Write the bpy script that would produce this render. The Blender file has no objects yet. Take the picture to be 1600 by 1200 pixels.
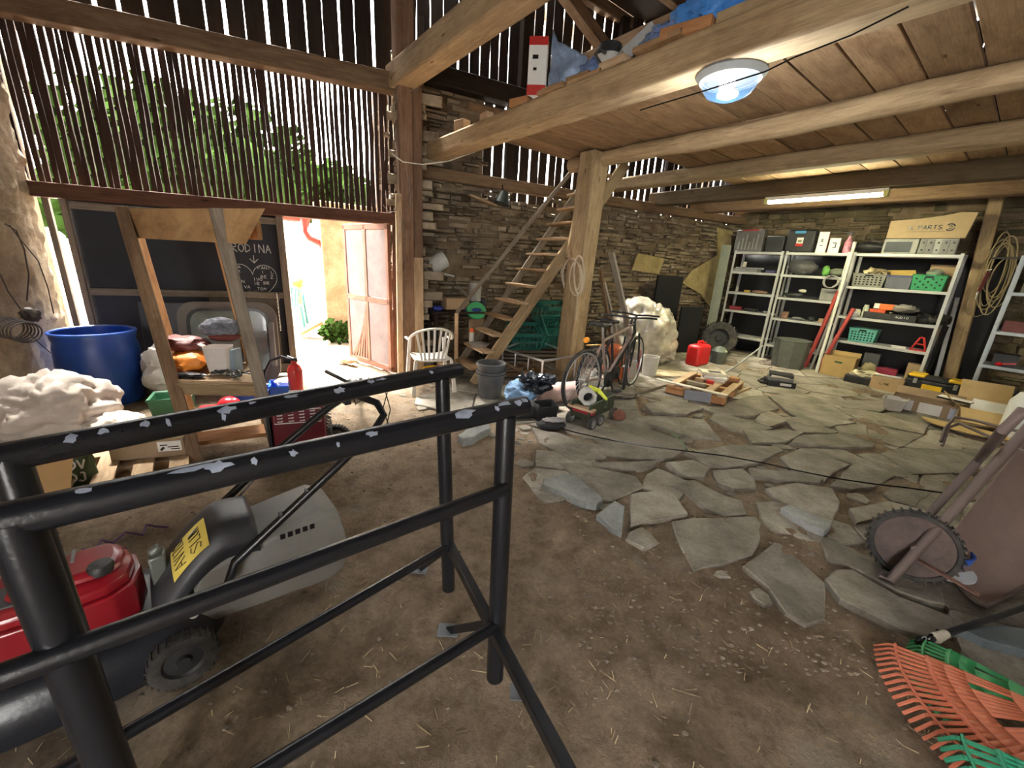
import bpy, bmesh, math, random
from mathutils import Vector, Matrix, noise
from math import radians, sin, cos, pi
S = bpy.context.scene
# ---------------------------------------------------------------- camera
FPX = 630.0
EYE = Vector((0, 0, 1.5))
def _raw(px, py): return Vector(((px-800)/FPX, -(py-600)/FPX, -1.0))
_up = -_raw(677, 2700).normalized()
_f = Vector((0, 0, -1)); _y = (_f - _f.dot(_up)*_up).normalized(); _x = _y.cross(_up)
R = Matrix((_x, _y, _up))
cd = bpy.data.cameras.new('camera'); cd.sensor_width = 36; cd.lens = FPX/1600*36; cd.clip_start = .05; cd.clip_end = 300
cam = bpy.data.objects.new('camera', cd); S.collection.objects.link(cam)
cam.matrix_world = Matrix.Translation(EYE) @ R.to_4x4()
S.camera = cam
# ---------------------------------------------------------------- world, sun, exposure
S.view_settings.view_transform = 'Standard'; S.view_settings.look = 'None'
S.view_settings.gamma = 1; S.view_settings.exposure = 3.25
S.cycles.use_denoising = True
S.cycles.max_bounces = 10; S.cycles.diffuse_bounces = 6; S.cycles.sample_clamp_indirect = 6
w = bpy.data.worlds.new('world'); S.world = w; w.use_nodes = True
bg = w.node_tree.nodes['Background']; bg.inputs[0].default_value = (1, .975, .93, 1); bg.inputs[1].default_value = 2.4
sd = bpy.data.lights.new('sun', 'SUN'); sd.energy = 16; sd.angle = radians(12); sd.color = (1, .95, .86)
sun = bpy.data.objects.new('sun', sd); S.collection.objects.link(sun)
sun.rotation_euler = (radians(27), 0, radians(-140))
# ---------------------------------------------------------------- helpers
def ray(px, py): return R @ _raw(px, py)
def at(px, py, z=0.0):                      # the point of height z seen there
    d = ray(px, py); return EYE + d*((z-EYE.z)/d.z)
def dirv(az): return Vector((cos(radians(az)), sin(radians(az)), 0))
def onp(px, py, p0, az):                    # the point of a vertical plane seen there
    a = dirv(az); n = Vector((-a.y, a.x, 0)); d = ray(px, py); q = Vector((p0[0], p0[1], 0))
    t = (q-EYE).dot(n)/d.dot(n); return EYE + d*t
OO = Vector((.83, 5.43, 0)); AZ = -51.0
UU = dirv(AZ); VV = dirv(AZ+90)
def uv(u, v, z=0.0): return OO + UU*u + VV*v + Vector((0, 0, z))
rnd = random.Random(7)
def rr(a, b): return rnd.uniform(a, b)
def I4(loc=(0, 0, 0), rz=0, rx=0, ry=0):
    return Matrix.Translation(loc) @ Matrix.Rotation(radians(rz), 4, 'Z') @ Matrix.Rotation(radians(ry), 4, 'Y') @ Matrix.Rotation(radians(rx), 4, 'X')
class B:
    def __init__(s, M=None): s.bm = bmesh.new(); s.l = s.bm.loops.layers.uv.new('uv'); s.M = M or Matrix.Identity(4)
    def v(s, p): return s.bm.verts.new(s.M @ Vector(p))
    def face(s, vs, uvs=None):
        try: f = s.bm.faces.new(vs)
        except ValueError: return None
        if uvs:
            for lp, q in zip(f.loops, uvs): lp[s.l].uv = q
        return f
    def hexa(s, P, L=1.0, w=.1, h=.1):      # eight corners: four at one end, four at the other
        V = [s.v(p) for p in P]; o = rr(0, 50)
        s.face([V[3], V[2], V[1], V[0]], [(o, o), (o+w, o), (o+w, o+h), (o, o+h)])
        s.face(V[4:], [(o, o), (o+w, o), (o+w, o+h), (o, o+h)])
        a = [0, w, w+h, 2*w+h, 2*w+2*h]
        for i in range(4):
            j = (i+1) % 4
            s.face([V[i], V[j], V[4+j], V[4+i]], [(o, o+a[i]), (o, o+a[i+1]), (o+L, o+a[i+1]), (o+L, o+a[i])])
        return s
    def bar(s, p0, p1, w, h, up=(0, 0, 1), w1=None, h1=None):
        p0 = Vector(p0); p1 = Vector(p1); d = p1-p0; L = d.length; d.normalize(); up = Vector(up)
        if abs(d.dot(up)) > .97: up = Vector((0, 1, 0))
        x = d.cross(up).normalized(); y = x.cross(d).normalized(); w1 = w1 or w; h1 = h1 or h
        P = [p0 + x*a*w/2 + y*b*h/2 for a, b in ((-1, -1), (1, -1), (1, 1), (-1, 1))] + [p1 + x*a*w1/2 + y*b*h1/2 for a, b in ((-1, -1), (1, -1), (1, 1), (-1, 1))]
        return s.hexa(P, L, w, h)
    def box(s, c, d, M=None):               # centre, size; grain along the longest side
        c = Vector(c); k = max(range(3), key=lambda i: d[i]); e = Vector((0, 0, 0)); e[k] = d[k]/2
        up = Vector((0, 0, 1)) if k != 2 else Vector((0, 1, 0)); dd = e.normalized(); x = dd.cross(up)
        W = abs(x.dot(Vector(d))); H = abs(up.dot(Vector(d)))
        if M:
            o = s.M; s.M = s.M @ M; s.bar(c-e, c+e, W, H, up); s.M = o; return s
        return s.bar(c-e, c+e, W, H, up)
    def tube(s, pts, r, n=8, closed=False, rads=None, caps=True):
        pts = [Vector(p) for p in pts]; N = len(pts); rings = []; x = None; L = 0
        for i, p in enumerate(pts):
            a = pts[(i-1) % N] if (i or closed) else p; b = pts[(i+1) % N] if (i < N-1 or closed) else p
            d = (b-a).normalized()
            if x is None: x = d.orthogonal().normalized()
            else: x = (x - d*x.dot(d)).normalized()
            y = d.cross(x); q = rads[i] if rads else r
            if i: L += (p-pts[i-1]).length
            rings.append(([s.v(p + x*cos(2*pi*k/n)*q + y*sin(2*pi*k/n)*q) for k in range(n)], L))
        for i in range(N if closed else N-1):
            (A, la), (C, lc) = rings[i], rings[(i+1) % N]
            for k in range(n):
                j = (k+1) % n; c = 2*pi*r/n
                s.face([A[k], A[j], C[j], C[k]], [(la, k*c), (la, (k+1)*c), (lc, (k+1)*c), (lc, k*c)])
        if caps and not closed:
            s.face(rings[0][0][::-1]); s.face(rings[-1][0])
        return s
    def cyl(s, p0, p1, r0, r1=None, n=20, caps=True): return s.tube([p0, p1], r0, n, rads=[r0, r0 if r1 is None else r1], caps=caps)
    def lathe(s, prof, c=(0, 0, 0), n=28, M=None, sx=1, sy=1, cap=True):
        o = s.M; s.M = s.M @ Matrix.Translation(c) @ (M or Matrix.Identity(4)); rings = []
        for r, z in prof: rings.append([s.v((r*sx*cos(2*pi*k/n), r*sy*sin(2*pi*k/n), z)) for k in range(n)])
        for A, C in zip(rings, rings[1:]):
            for k in range(n): s.face([A[k], A[(k+1) % n], C[(k+1) % n], C[k]])
        if cap: s.face(rings[0][::-1]); s.face(rings[-1])
        s.M = o; return s
    def prism(s, poly, z0, z1, inset=0, M=None):   # polygon in x,y pulled from z0 to z1
        o = s.M; s.M = s.M @ (M or Matrix.Identity(4))
        ar = sum(poly[i][0]*poly[(i+1) % len(poly)][1]-poly[(i+1) % len(poly)][0]*poly[i][1] for i in range(len(poly)))
        if ar < 0: poly = poly[::-1]
        n = len(poly); cx = sum(p[0] for p in poly)/n; cy = sum(p[1] for p in poly)/n
        A = [s.v((x, y, z0)) for x, y in poly]
        if inset:
            def ins(p):
                dx, dy = p[0]-cx, p[1]-cy; l = math.hypot(dx, dy) or 1; return (p[0]-dx/l*inset, p[1]-dy/l*inset)
            Mi = [s.v((x, y, z1-inset*.8)) for x, y in poly]; C = [s.v((*ins(p), z1)) for p in poly]; rows = [A, Mi, C]
        else: C = [s.v((x, y, z1)) for x, y in poly]; rows = [A, C]
        for a, b in zip(rows, rows[1:]):
            for k in range(n): s.face([a[k], a[(k+1) % n], b[(k+1) % n], b[k]], [(k, 0), (k+1, 0), (k+1, 1), (k, 1)])
        s.face(A[::-1], [(x, y) for x, y in poly[::-1]]); s.face(rows[-1], [(x, y) for x, y in poly])
        s.M = o; return s
    def grid(s, fn, nu, nv, closeu=False, th=0):
        V = [[s.v(fn(i/nu, j/nv)) for j in range(nv+1)] for i in range(nu if closeu else nu+1)]
        for i in range(nu):
            for j in range(nv):
                k = (i+1) % len(V); s.face([V[i][j], V[k][j], V[k][j+1], V[i][j+1]], [(i/nu, j/nv), ((i+1)/nu, j/nv), ((i+1)/nu, (j+1)/nv), (i/nu, (j+1)/nv)])
        return s
    def blob(s, c, d, amp=.1, sc=2.0, seed=0, sub=3, flat=None, crease=0):   # lumpy closed body: centre, size
        t = bmesh.new(); bmesh.ops.create_icosphere(t, subdivisions=sub, radius=1); V = {}
        for v in t.verts:
            n = v.co.copy(); q = n*sc + Vector((seed*3.1, seed*1.7, seed)); k = 1 + amp*noise.fractal(q, 1, 2, 3)
            if crease: k -= crease*(1-min(1, abs(noise.noise(q*1.7))*6))
            p = Vector((n.x*d[0]/2*k, n.y*d[1]/2*k, n.z*d[2]/2*k))
            if flat is not None: p.z = max(p.z, flat)
            V[v.index] = s.v(Vector(c)+p)
        for f in t.faces: s.face([V[v.index] for v in f.verts])
        t.free(); return s
    def stroke(s, pts, wd, M, y=0.0, th=.003):  # painted line on the local x,z plane of M
        for a, b in zip(pts, pts[1:]):
            o = s.M; s.M = s.M @ M; s.bar((a[0], y, a[1]), (b[0], y, b[1]), th, wd, (0, 0, 1) if abs(a[0]-b[0]) > 1e-5 else (1, 0, 0)); s.M = o
        return s
GL = {'A': [[(0, 0), (.5, 1), (1, 0)], [(.2, .4), (.8, .4)]], 'B': [[(0, 0), (0, 1), (.8, .8), (.7, .55), (0, .5)], [(.7, .5), (.9, .2), (0, 0)]], 'C': [[(1, .85), (.5, 1), (0, .6), (0, .3), (.5, 0), (1, .15)]], 'D': [[(0, 0), (0, 1), (.8, .75), (.9, .3), (0, 0)]], 'E': [[(1, 0), (0, 0), (0, 1), (1, 1)], [(0, .5), (.8, .5)]],
 'F': [[(0, 0), (0, 1), (1, 1)], [(0, .5), (.8, .5)]], 'H': [[(0, 0), (0, 1)], [(1, 0), (1, 1)], [(0, .5), (1, .5)]], 'I': [[(.5, 0), (.5, 1)]], 'J': [[(0, .2), (.4, 0), (.8, .2), (.8, 1), (.3, 1)]], 'K': [[(0, 0), (0, 1)], [(1, 1), (0, .45), (1, 0)]], 'L': [[(0, 1), (0, 0), (1, 0)]], 'M': [[(0, 0), (.1, 1), (.5, .4), (.9, 1), (1, 0)]],
 'N': [[(0, 0), (0, 1), (1, 0), (1, 1)]], 'O': [[(.5, 0), (0, .3), (0, .7), (.5, 1), (1, .7), (1, .3), (.5, 0)]], 'P': [[(0, 0), (0, 1), (.9, .9), (.9, .6), (0, .5)]], 'R': [[(0, 0), (0, 1), (.9, .9), (.8, .6), (0, .5), (1, 0)]], 'S': [[(1, .9), (.4, 1), (0, .75), (1, .3), (.6, 0), (0, .1)]], 'T': [[(.5, 0), (.5, 1)], [(0, 1), (1, 1)]], 'U': [[(0, 1), (0, .2), (.5, 0), (1, .2), (1, 1)]], 'V': [[(0, 1), (.5, 0), (1, 1)]],
 'W': [[(0, 1), (.25, 0), (.5, .6), (.75, 0), (1, 1)]], 'Y': [[(0, 1), (.5, .5), (1, 1)], [(.5, .5), (.5, 0)]], 'Z': [[(0, 1), (1, 1), (0, 0), (1, 0)]], '1': [[(.2, .8), (.6, 1), (.6, 0)]], '2': [[(0, .8), (.5, 1), (1, .75), (0, 0), (1, 0)]], '3': [[(0, .9), (.6, 1), (.9, .75), (.4, .5), (.9, .25), (.5, 0), (0, .1)]], '4': [[(.8, 0), (.8, 1), (0, .3), (1, .3)]], '9': [[(.9, .6), (.3, .5), (0, .8), (.5, 1), (.9, .8), (.8, .2), (.2, 0)]], ' ': [], '-': [[(.1, .5), (.9, .5)]]}
def write(b, text, x, z, h, M, w=.6, wd=None, y=0.0):
    for ch in text:
        for st in GL.get(ch, []): b.stroke([(x+p[0]*h*w, z+p[1]*h) for p in st], wd or h*.13, M, y)
        x += h*w*1.35
    return b
def obj(name, b, m, parent=None, world=False, bev=0, flat=False, ang=38, label=None, kind=None, sub=0):
    me = bpy.data.meshes.new(name); b.bm.to_mesh(me); b.bm.free()
    if parent is not None and world:
        M = parent.matrix_basis.copy(); g = parent.parent
        while g is not None: M = g.matrix_basis @ M; g = g.parent
        me.transform(M.inverted())
    me.materials.append(m); o = bpy.data.objects.new(name, me); S.collection.objects.link(o)
    if parent is not None: o.parent = parent
    if not flat:
        me.shade_smooth(); me.set_sharp_from_angle(angle=radians(ang))
    if bev:
        mo = o.modifiers.new('bevel', 'BEVEL'); mo.width = bev; mo.segments = 2; mo.limit_method = 'ANGLE'
    if sub:
        mo = o.modifiers.new('sub', 'SUBSURF'); mo.levels = mo.render_levels = sub
    if label: o['label'] = label
    if kind: o['kind'] = kind
    return o
def thing(name, label, cat, loc=(0, 0, 0), rz=0, group=None):
    o = bpy.data.objects.new(name, None); S.collection.objects.link(o); o.empty_display_size = .1
    o.matrix_basis = Matrix.Translation(loc) @ Matrix.Rotation(radians(rz), 4, 'Z')
    o['label'] = label; o['category'] = cat
    if group: o['group'] = group
    return o
def single(name, b, m, label, cat, group=None, **k):
    o = obj(name, b, m, **k); o['label'] = label; o['category'] = cat
    if group: o['group'] = group
    return o
def place(o, loc, rz=0, rx=0, ry=0): o.matrix_basis = I4(loc, rz, rx, ry); return o
def dup(root, loc, rz=0, label=None, group=None):
    r = root.copy(); S.collection.objects.link(r); r.matrix_basis = I4(loc, rz)
    if label: r['label'] = label
    if group: r['group'] = group
    for ch in root.children:
        c = ch.copy(); S.collection.objects.link(c); c.parent = r
        for g in ch.children:
            q = g.copy(); S.collection.objects.link(q); q.parent = c
    return r
def struct(name, b, m, parent=None, **k):
    return obj(name, b, m, parent, kind='structure', **k)
# ---------------------------------------------------------------- materials
def newmat(name):
    m = bpy.data.materials.new(name); m.use_nodes = True; nt = m.node_tree; return m, nt, nt.nodes, nt.links, nt.nodes['Principled BSDF']
def ramp(N, L, src, stops):
    r = N.new('ShaderNodeValToRGB'); e = r.color_ramp.elements
    while len(e) < len(stops): e.new(.5)
    for q, (p, c) in zip(e, stops): q.position = p; q.color = (*c, 1)
    L.new(src, r.inputs[0]); return r.outputs[0]
def mixc(N, L, f, a, b, mode='MIX'):
    x = N.new('ShaderNodeMix'); x.data_type = 'RGBA'; x.blend_type = mode
    if isinstance(f, (int, float)): x.inputs[0].default_value = f
    else: L.new(f, x.inputs[0])
    for s_, i in ((a, 6), (b, 7)):
        if isinstance(s_, tuple): x.inputs[i].default_value = (*s_, 1)
        else: L.new(s_, x.inputs[i])
    return x.outputs[2]
def noi(N, L, vec, scale, det=5, rough=.6, dist=0):
    n = N.new('ShaderNodeTexNoise'); n.inputs['Scale'].default_value = scale; n.inputs['Detail'].default_value = det; n.inputs['Roughness'].default_value = rough; n.inputs['Distortion'].default_value = dist
    if vec is not None: L.new(vec, n.inputs['Vector'])
    return n.outputs['Fac']
def bump(N, L, P, h, st, dist=.02):
    b = N.new('ShaderNodeBump'); b.inputs['Strength'].default_value = st; b.inputs['Distance'].default_value = dist; L.new(h, b.inputs['Height']); L.new(b.outputs[0], P.inputs['Normal']); return b
CACHE = {}
def plain(name, col, rough=.5, metal=0, var=.12, scale=9, bmp=0, dirt=0, trans=0, coat=0, bs=60):
    key = name
    if key in CACHE: return CACHE[key]
    m, nt, N, L, P = newmat(name); tc = N.new('ShaderNodeTexCoord').outputs['Object']
    n = noi(N, L, tc, scale)
    c = ramp(N, L, n, [(.3, tuple(x*(1-var) for x in col)), (.7, tuple(min(1, x*(1+var)) for x in col))])
    if dirt:
        d = ramp(N, L, noi(N, L, tc, scale*.6, 8, .7), [(.45, (0, 0, 0)), (.75, (dirt, dirt, dirt))])
        c = mixc(N, L, d, c, (.26, .21, .16))
    L.new(c, P.inputs['Base Color']); P.inputs['Roughness'].default_value = rough; P.inputs['Metallic'].default_value = metal
    if trans: P.inputs['Transmission Weight'].default_value = trans
    if coat: P.inputs['Coat Weight'].default_value = coat
    if bmp: bump(N, L, P, noi(N, L, tc, bs, 6), bmp, .01)
    CACHE[key] = m; return m
def wood(name, a, b, sx=1.6, sy=26, rough=.75, bmp=.35, knots=True):
    if name in CACHE: return CACHE[name]
    m, nt, N, L, P = newmat(name); tc = N.new('ShaderNodeTexCoord').outputs['UV']
    mp = N.new('ShaderNodeMapping'); L.new(tc, mp.inputs[0]); mp.inputs['Scale'].default_value = (sx, sy, 1)
    g = noi(N, L, mp.outputs[0], 1.0, 8, .65, .6)
    ri = N.new('ShaderNodeNewGeometry').outputs['Random Per Island']
    c = ramp(N, L, g, [(.22, tuple(x*.8 for x in a)), (.42, tuple(x*.75+y*.25 for x, y in zip(a, b))), (.62, tuple(x*.35+y*.65 for x, y in zip(a, b))), (.85, b)])
    hv = N.new('ShaderNodeHueSaturation'); L.new(c, hv.inputs['Color'])
    mr = N.new('ShaderNodeMapRange'); L.new(ri, mr.inputs[0]); mr.inputs[3].default_value = .78; mr.inputs[4].default_value = 1.2; L.new(mr.outputs[0], hv.inputs['Value'])
    c = hv.outputs[0]
    mp2 = N.new('ShaderNodeMapping'); L.new(tc, mp2.inputs[0]); mp2.inputs['Scale'].default_value = (2.2, 5, 1)
    st = ramp(N, L, noi(N, L, mp2.outputs[0], 1.3, 6, .7, .8), [(.35, (.66, .6, .56)), (.58, (1, 1, 1))])
    c = mixc(N, L, .8, c, st, 'MULTIPLY')
    if knots:
        vo = N.new('ShaderNodeTexVoronoi'); mp3 = N.new('ShaderNodeMapping'); L.new(tc, mp3.inputs[0]); mp3.inputs['Scale'].default_value = (2.2, 7, 1); L.new(mp3.outputs[0], vo.inputs['Vector']); vo.inputs['Scale'].default_value = .9
        k = ramp(N, L, vo.outputs['Distance'], [(.045, (.28, .2, .14)), (.09, (1, 1, 1))]); c = mixc(N, L, .85, c, k, 'MULTIPLY')
    mp4 = N.new('ShaderNodeMapping'); L.new(tc, mp4.inputs[0]); mp4.inputs['Scale'].default_value = (5, 110, 1)
    fg = noi(N, L, mp4.outputs[0], 1.0, 6, .7, .3); c = mixc(N, L, .75, c, ramp(N, L, fg, [(.3, (.55, .5, .46)), (.5, (.95, .94, .92)), (.7, (1.12, 1.1, 1.08))]), 'MULTIPLY')
    L.new(c, P.inputs['Base Color']); P.inputs['Roughness'].default_value = rough; P.inputs['Specular IOR Level'].default_value = .25
    bump(N, L, P, g, bmp, .012); CACHE[name] = m; return m
def stone(name, stops, sc=3, bmp=.6, rough=.85, island=.5):
    m, nt, N, L, P = newmat(name); tc = N.new('ShaderNodeTexCoord').outputs['Object']
    n = noi(N, L, tc, sc, 10, .65, .3); c = ramp(N, L, n, stops)
    ri = N.new('ShaderNodeNewGeometry').outputs['Random Per Island']
    hv = N.new('ShaderNodeHueSaturation'); L.new(c, hv.inputs['Color'])
    mr = N.new('ShaderNodeMapRange'); L.new(ri, mr.inputs[0]); mr.inputs[3].default_value = 1-island; mr.inputs[4].default_value = 1+island; L.new(mr.outputs[0], hv.inputs['Value'])
    c = mixc(N, L, .6, hv.outputs[0], ramp(N, L, noi(N, L, tc, sc*14, 6, .7), [(.3, (.6, .58, .55)), (.6, (1, 1, 1))]), 'MULTIPLY')
    L.new(c, P.inputs['Base Color']); P.inputs['Roughness'].default_value = rough; P.inputs['Specular IOR Level'].default_value = .3
    bump(N, L, P, noi(N, L, tc, sc*6, 10, .7), bmp, .02); return m
W_old = wood('old beam wood', (.15, .095, .055), (.3, .195, .115))
W_dark = wood('dark weathered wood', (.02, .0135, .01), (.042, .028, .02))
W_slat = wood('dark slat wood', (.035, .018, .013), (.075, .04, .028), 3, 60)
W_red = wood('reddish board wood', (.1, .045, .028), (.19, .09, .055))
W_grey = wood('grey weathered wood', (.17, .14, .11), (.33, .28, .22))
W_plank = wood('loft plank wood', (.25, .155, .08), (.46, .31, .175), 1.6, 9)
W_new = wood('pale sawn wood', (.42, .29, .17), (.66, .5, .33), 1.3, 18)
W_orange = wood('warm pine wood', (.36, .17, .07), (.58, .32, .15), 1.3, 18)
W_post = wood('oak post wood', (.27, .19, .105), (.5, .375, .225), 1.3, 14)
# ---------------------------------------------------------------- ground
def mat_dirt():
    m, nt, N, L, P = newmat('packed earth'); tc = N.new('ShaderNodeTexCoord').outputs['Object']
    a = noi(N, L, tc, .9, 6, .6, .3); b = noi(N, L, tc, 7, 10, .72); c_ = noi(N, L, tc, 45, 8, .75)
    c = ramp(N, L, a, [(.3, (.36, .27, .195)), (.5, (.52, .405, .295)), (.68, (.64, .525, .4))])
    c = mixc(N, L, .75, c, ramp(N, L, b, [(.34, (.5, .46, .42)), (.5, (1, .98, .95)), (.64, (1.3, 1.26, 1.2))]), 'MULTIPLY')
    c = mixc(N, L, .5, c, ramp(N, L, c_, [(.35, (.5, .48, .45)), (.6, (1, 1, 1))]), 'MULTIPLY')
    pl = ramp(N, L, noi(N, L, tc, 1.7, 6, .7), [(.56, (0, 0, 0)), (.7, (.6, .6, .6))]); c = mixc(N, L, pl, c, (.46, .43, .37))
    L.new(c, P.inputs['Base Color']); P.inputs['Roughness'].default_value = .95; P.inputs['Specular IOR Level'].default_value = .12
    mx = N.new('ShaderNodeMath'); mx.operation = 'ADD'; L.new(b, mx.inputs[0]); L.new(c_, mx.inputs[1])
    bump(N, L, P, mx.outputs[0], 1.0, .1); return m
DIRT = mat_dirt()
def gz(x, y):
    p = Vector((x, y, 0)); return -.007 + .028*noise.fractal(p*1.1, 1, 2, 3) + .019*noise.noise(p*4.3) + .013*noise.noise(p*11) + .006*noise.noise(p*24)
b = B()
b.grid(lambda i, j: (-6+15*i, -3.2+14.4*j, gz(-6+15*i, -3.2+14.4*j)), 470, 450)
struct('floor', b, DIRT, flat=False, ang=180)
# paving edge in the world: everything right of this line is flagged
EDGE = [at(*p) for p in ((600, 560), (640, 640), (705, 668), (790, 700), (820, 760), (900, 800), (985, 850), (1050, 850), (1075, 905), (1150, 915), (1200, 960), (1290, 990), (1330, 900), (1400, 960), (1460, 1040), (1700, 1130))]
def paved(x, y):                            # inside the flagged side
    for a, c in zip(EDGE, EDGE[1:]):
        pass
    poly = [(p.x, p.y) for p in EDGE] + [(9, -.5), (12, 12), (-2, 12)]
    ins = False; n = len(poly)
    for i in range(n):
        (x1, y1), (x2, y2) = poly[i], poly[(i+1) % n]
        if (y1 > y) != (y2 > y) and x < (x2-x1)*(y-y1)/(y2-y1)+x1: ins = not ins
    return ins
FLAG = stone('flagstone', [(.3, (.14, .125, .1)), (.47, (.24, .215, .175)), (.55, (.3, .27, .225)), (.7, (.4, .37, .32))], 3.2, .9, .85, .28)
def px5(l): return [(800+x/3.2, 600+y/3.2) for x, y in l]
def px6(l): return [(1200+x/3.4286, 600+y/3.4286) for x, y in l]
def px8(l): return [(850+x/3.4286, 850+y/3.4286) for x, y in l]
def px7(l): return [(1200+x/4, 900+y/4) for x, y in l]
SL = [px5([(795, 700), (900, 680), (1215, 675), (1245, 705), (1225, 820), (1195, 870), (1050, 915), (905, 950), (850, 850), (815, 770)]),
 px8([(1060, 130), (1130, 80), (1230, 0), (1260, 10), (1500, 220), (1500, 420), (1400, 450), (1290, 380), (1200, 250)]),
 px5([(590, 560), (760, 545), (800, 545), (880, 660), (870, 670), (700, 690), (590, 715), (585, 640)]),
 px5([(230, 405), (330, 400), (480, 440), (620, 470), (660, 525), (500, 595), (440, 580), (330, 490)]),
 px5([(790, 520), (900, 490), (1060, 570), (1150, 600), (1170, 660), (1060, 672), (960, 630), (880, 560)]),
 px5([(100, 225), (240, 255), (330, 290), (440, 340), (475, 380), (310, 400), (220, 350), (130, 300)]),
 px5([(330, 260), (480, 290), (850, 350), (810, 375), (640, 385), (470, 370), (360, 310)]),
 px5([(395, 400), (560, 400), (720, 395), (720, 410), (620, 440), (400, 425)]),
 px5([(860, 350), (1100, 310), (1330, 320), (1360, 340), (1240, 400), (1080, 425), (1000, 410)]),
 px5([(400, 240), (600, 205), (850, 290), (880, 330), (830, 350), (500, 285)]),
 px5([(1210, 190), (1260, 130), (1390, 185), (1280, 222), (1235, 205)]),
 px5([(1265, 530), (1420, 500), (1600, 530), (1640, 600), (1600, 710), (1520, 690), (1340, 600)]),
 px5([(985, 130), (1170, 70), (1270, 60), (1335, 130), (1210, 165), (1100, 165), (990, 145)]),
 px5([(660, 110), (800, 80), (960, 125), (870, 160), (700, 150)]),
 px5([(550, 170), (750, 165), (960, 185), (1050, 295), (880, 265), (720, 215)]),
 px5([(1340, 175), (1600, 160), (1720, 200), (1600, 215), (1480, 215)]),
 px5([(1150, 240), (1380, 240), (1460, 250), (1370, 300), (1200, 305)]),
 px6([(355, 1010), (440, 1010), (700, 1160), (980, 1270), (1010, 1340), (900, 1390), (700, 1330), (380, 1170), (300, 1060)]),
 px6([(275, 850), (320, 835), (500, 930), (920, 1105), (945, 1200), (860, 1185), (700, 1130), (430, 990), (310, 950)]),
 px6([(600, 380), (720, 350), (1120, 360), (1105, 485), (770, 492), (660, 420)]),
 px6([(110, 330), (170, 285), (430, 275), (570, 330), (560, 345), (400, 350)]),
 px6([(330, 90), (660, 95), (685, 120), (600, 155), (400, 130)]),
 px6([(325, 560), (450, 440), (560, 450), (680, 505), (580, 560), (440, 580)]),
 px6([(610, 600), (690, 550), (870, 590), (790, 668), (660, 632)]),
 px6([(60, 400), (180, 350), (440, 440), (350, 480), (300, 530), (120, 460)]),
 px6([(150, 350), (400, 360), (600, 450), (750, 510), (640, 500), (430, 430)]),
 px6([(0, 70), (110, 50), (220, 60), (460, 190), (330, 240), (230, 225), (110, 160)]),
 px6([(430, 680), (640, 640), (870, 700), (860, 760), (620, 720), (470, 760)]),
 px5([(1000, 440), (1150, 430), (1210, 480), (1220, 530), (1110, 530), (1030, 500)]),
 px5([(1180, 430), (1380, 450), (1560, 480), (1540, 505), (1390, 495), (1190, 470)]),
 px5([(770, 400), (900, 390), (990, 430), (960, 480), (850, 470)])]
SL = [[(at(*q).x, at(*q).y) for q in s_] for s_ in SL]
def inpoly(x, y, poly):
    ins = False; n = len(poly)
    for i in range(n):
        (x1, y1), (x2, y2) = poly[i], poly[(i+1) % n]
        if (y1 > y) != (y2 > y) and x < (x2-x1)*(y-y1)/(y2-y1)+x1: ins = not ins
    return ins
def slab(b, poly, z0, z1):
    # roughen the outline of a flagstone
    out = []
    for i, p in enumerate(poly):
        q = poly[(i+1) % len(poly)]; L = math.hypot(q[0]-p[0], q[1]-p[1]); n = max(1, int(L/.09)); nx, ny = -(q[1]-p[1])/(L+1e-6), (q[0]-p[0])/(L+1e-6)
        for k in range(n):
            t = k/n; j = noise.noise(Vector((p[0]*7+t*9, p[1]*7, 3)))*.018 if k else 0
            out.append((p[0]+(q[0]-p[0])*t+nx*j, p[1]+(q[1]-p[1])*t+ny*j))
    b.prism(out, z0, z1, .008)
def shrink(poly, k):
    n = len(poly); cx = sum(p[0] for p in poly)/n; cy = sum(p[1] for p in poly)/n
    return [(cx+(x-cx)*(1-k/max(.05, math.hypot(x-cx, y-cy))), cy+(y-cy)*(1-k/max(.05, math.hypot(x-cx, y-cy)))) for x, y in poly]
b = B(); ALLP = list(SL)
for s_ in SL: slab(b, s_, -.05, .02+rr(-.003, .006))
seeds = []
r2 = random.Random(3)
for i in range(4200):
    x, y = r2.uniform(-2.2, 9), r2.uniform(-1, 11); dmin = .36 if y < 4 else .46
    # stones lie stretched along one way: measure distance in a squeezed frame
    if all(((x-a)*.83+(y-c)*.56)**2*.42+((x-a)*-.56+(y-c)*.83)**2*1.3 > dmin**2*.62 for a, c in seeds): seeds.append((x, y))
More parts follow.
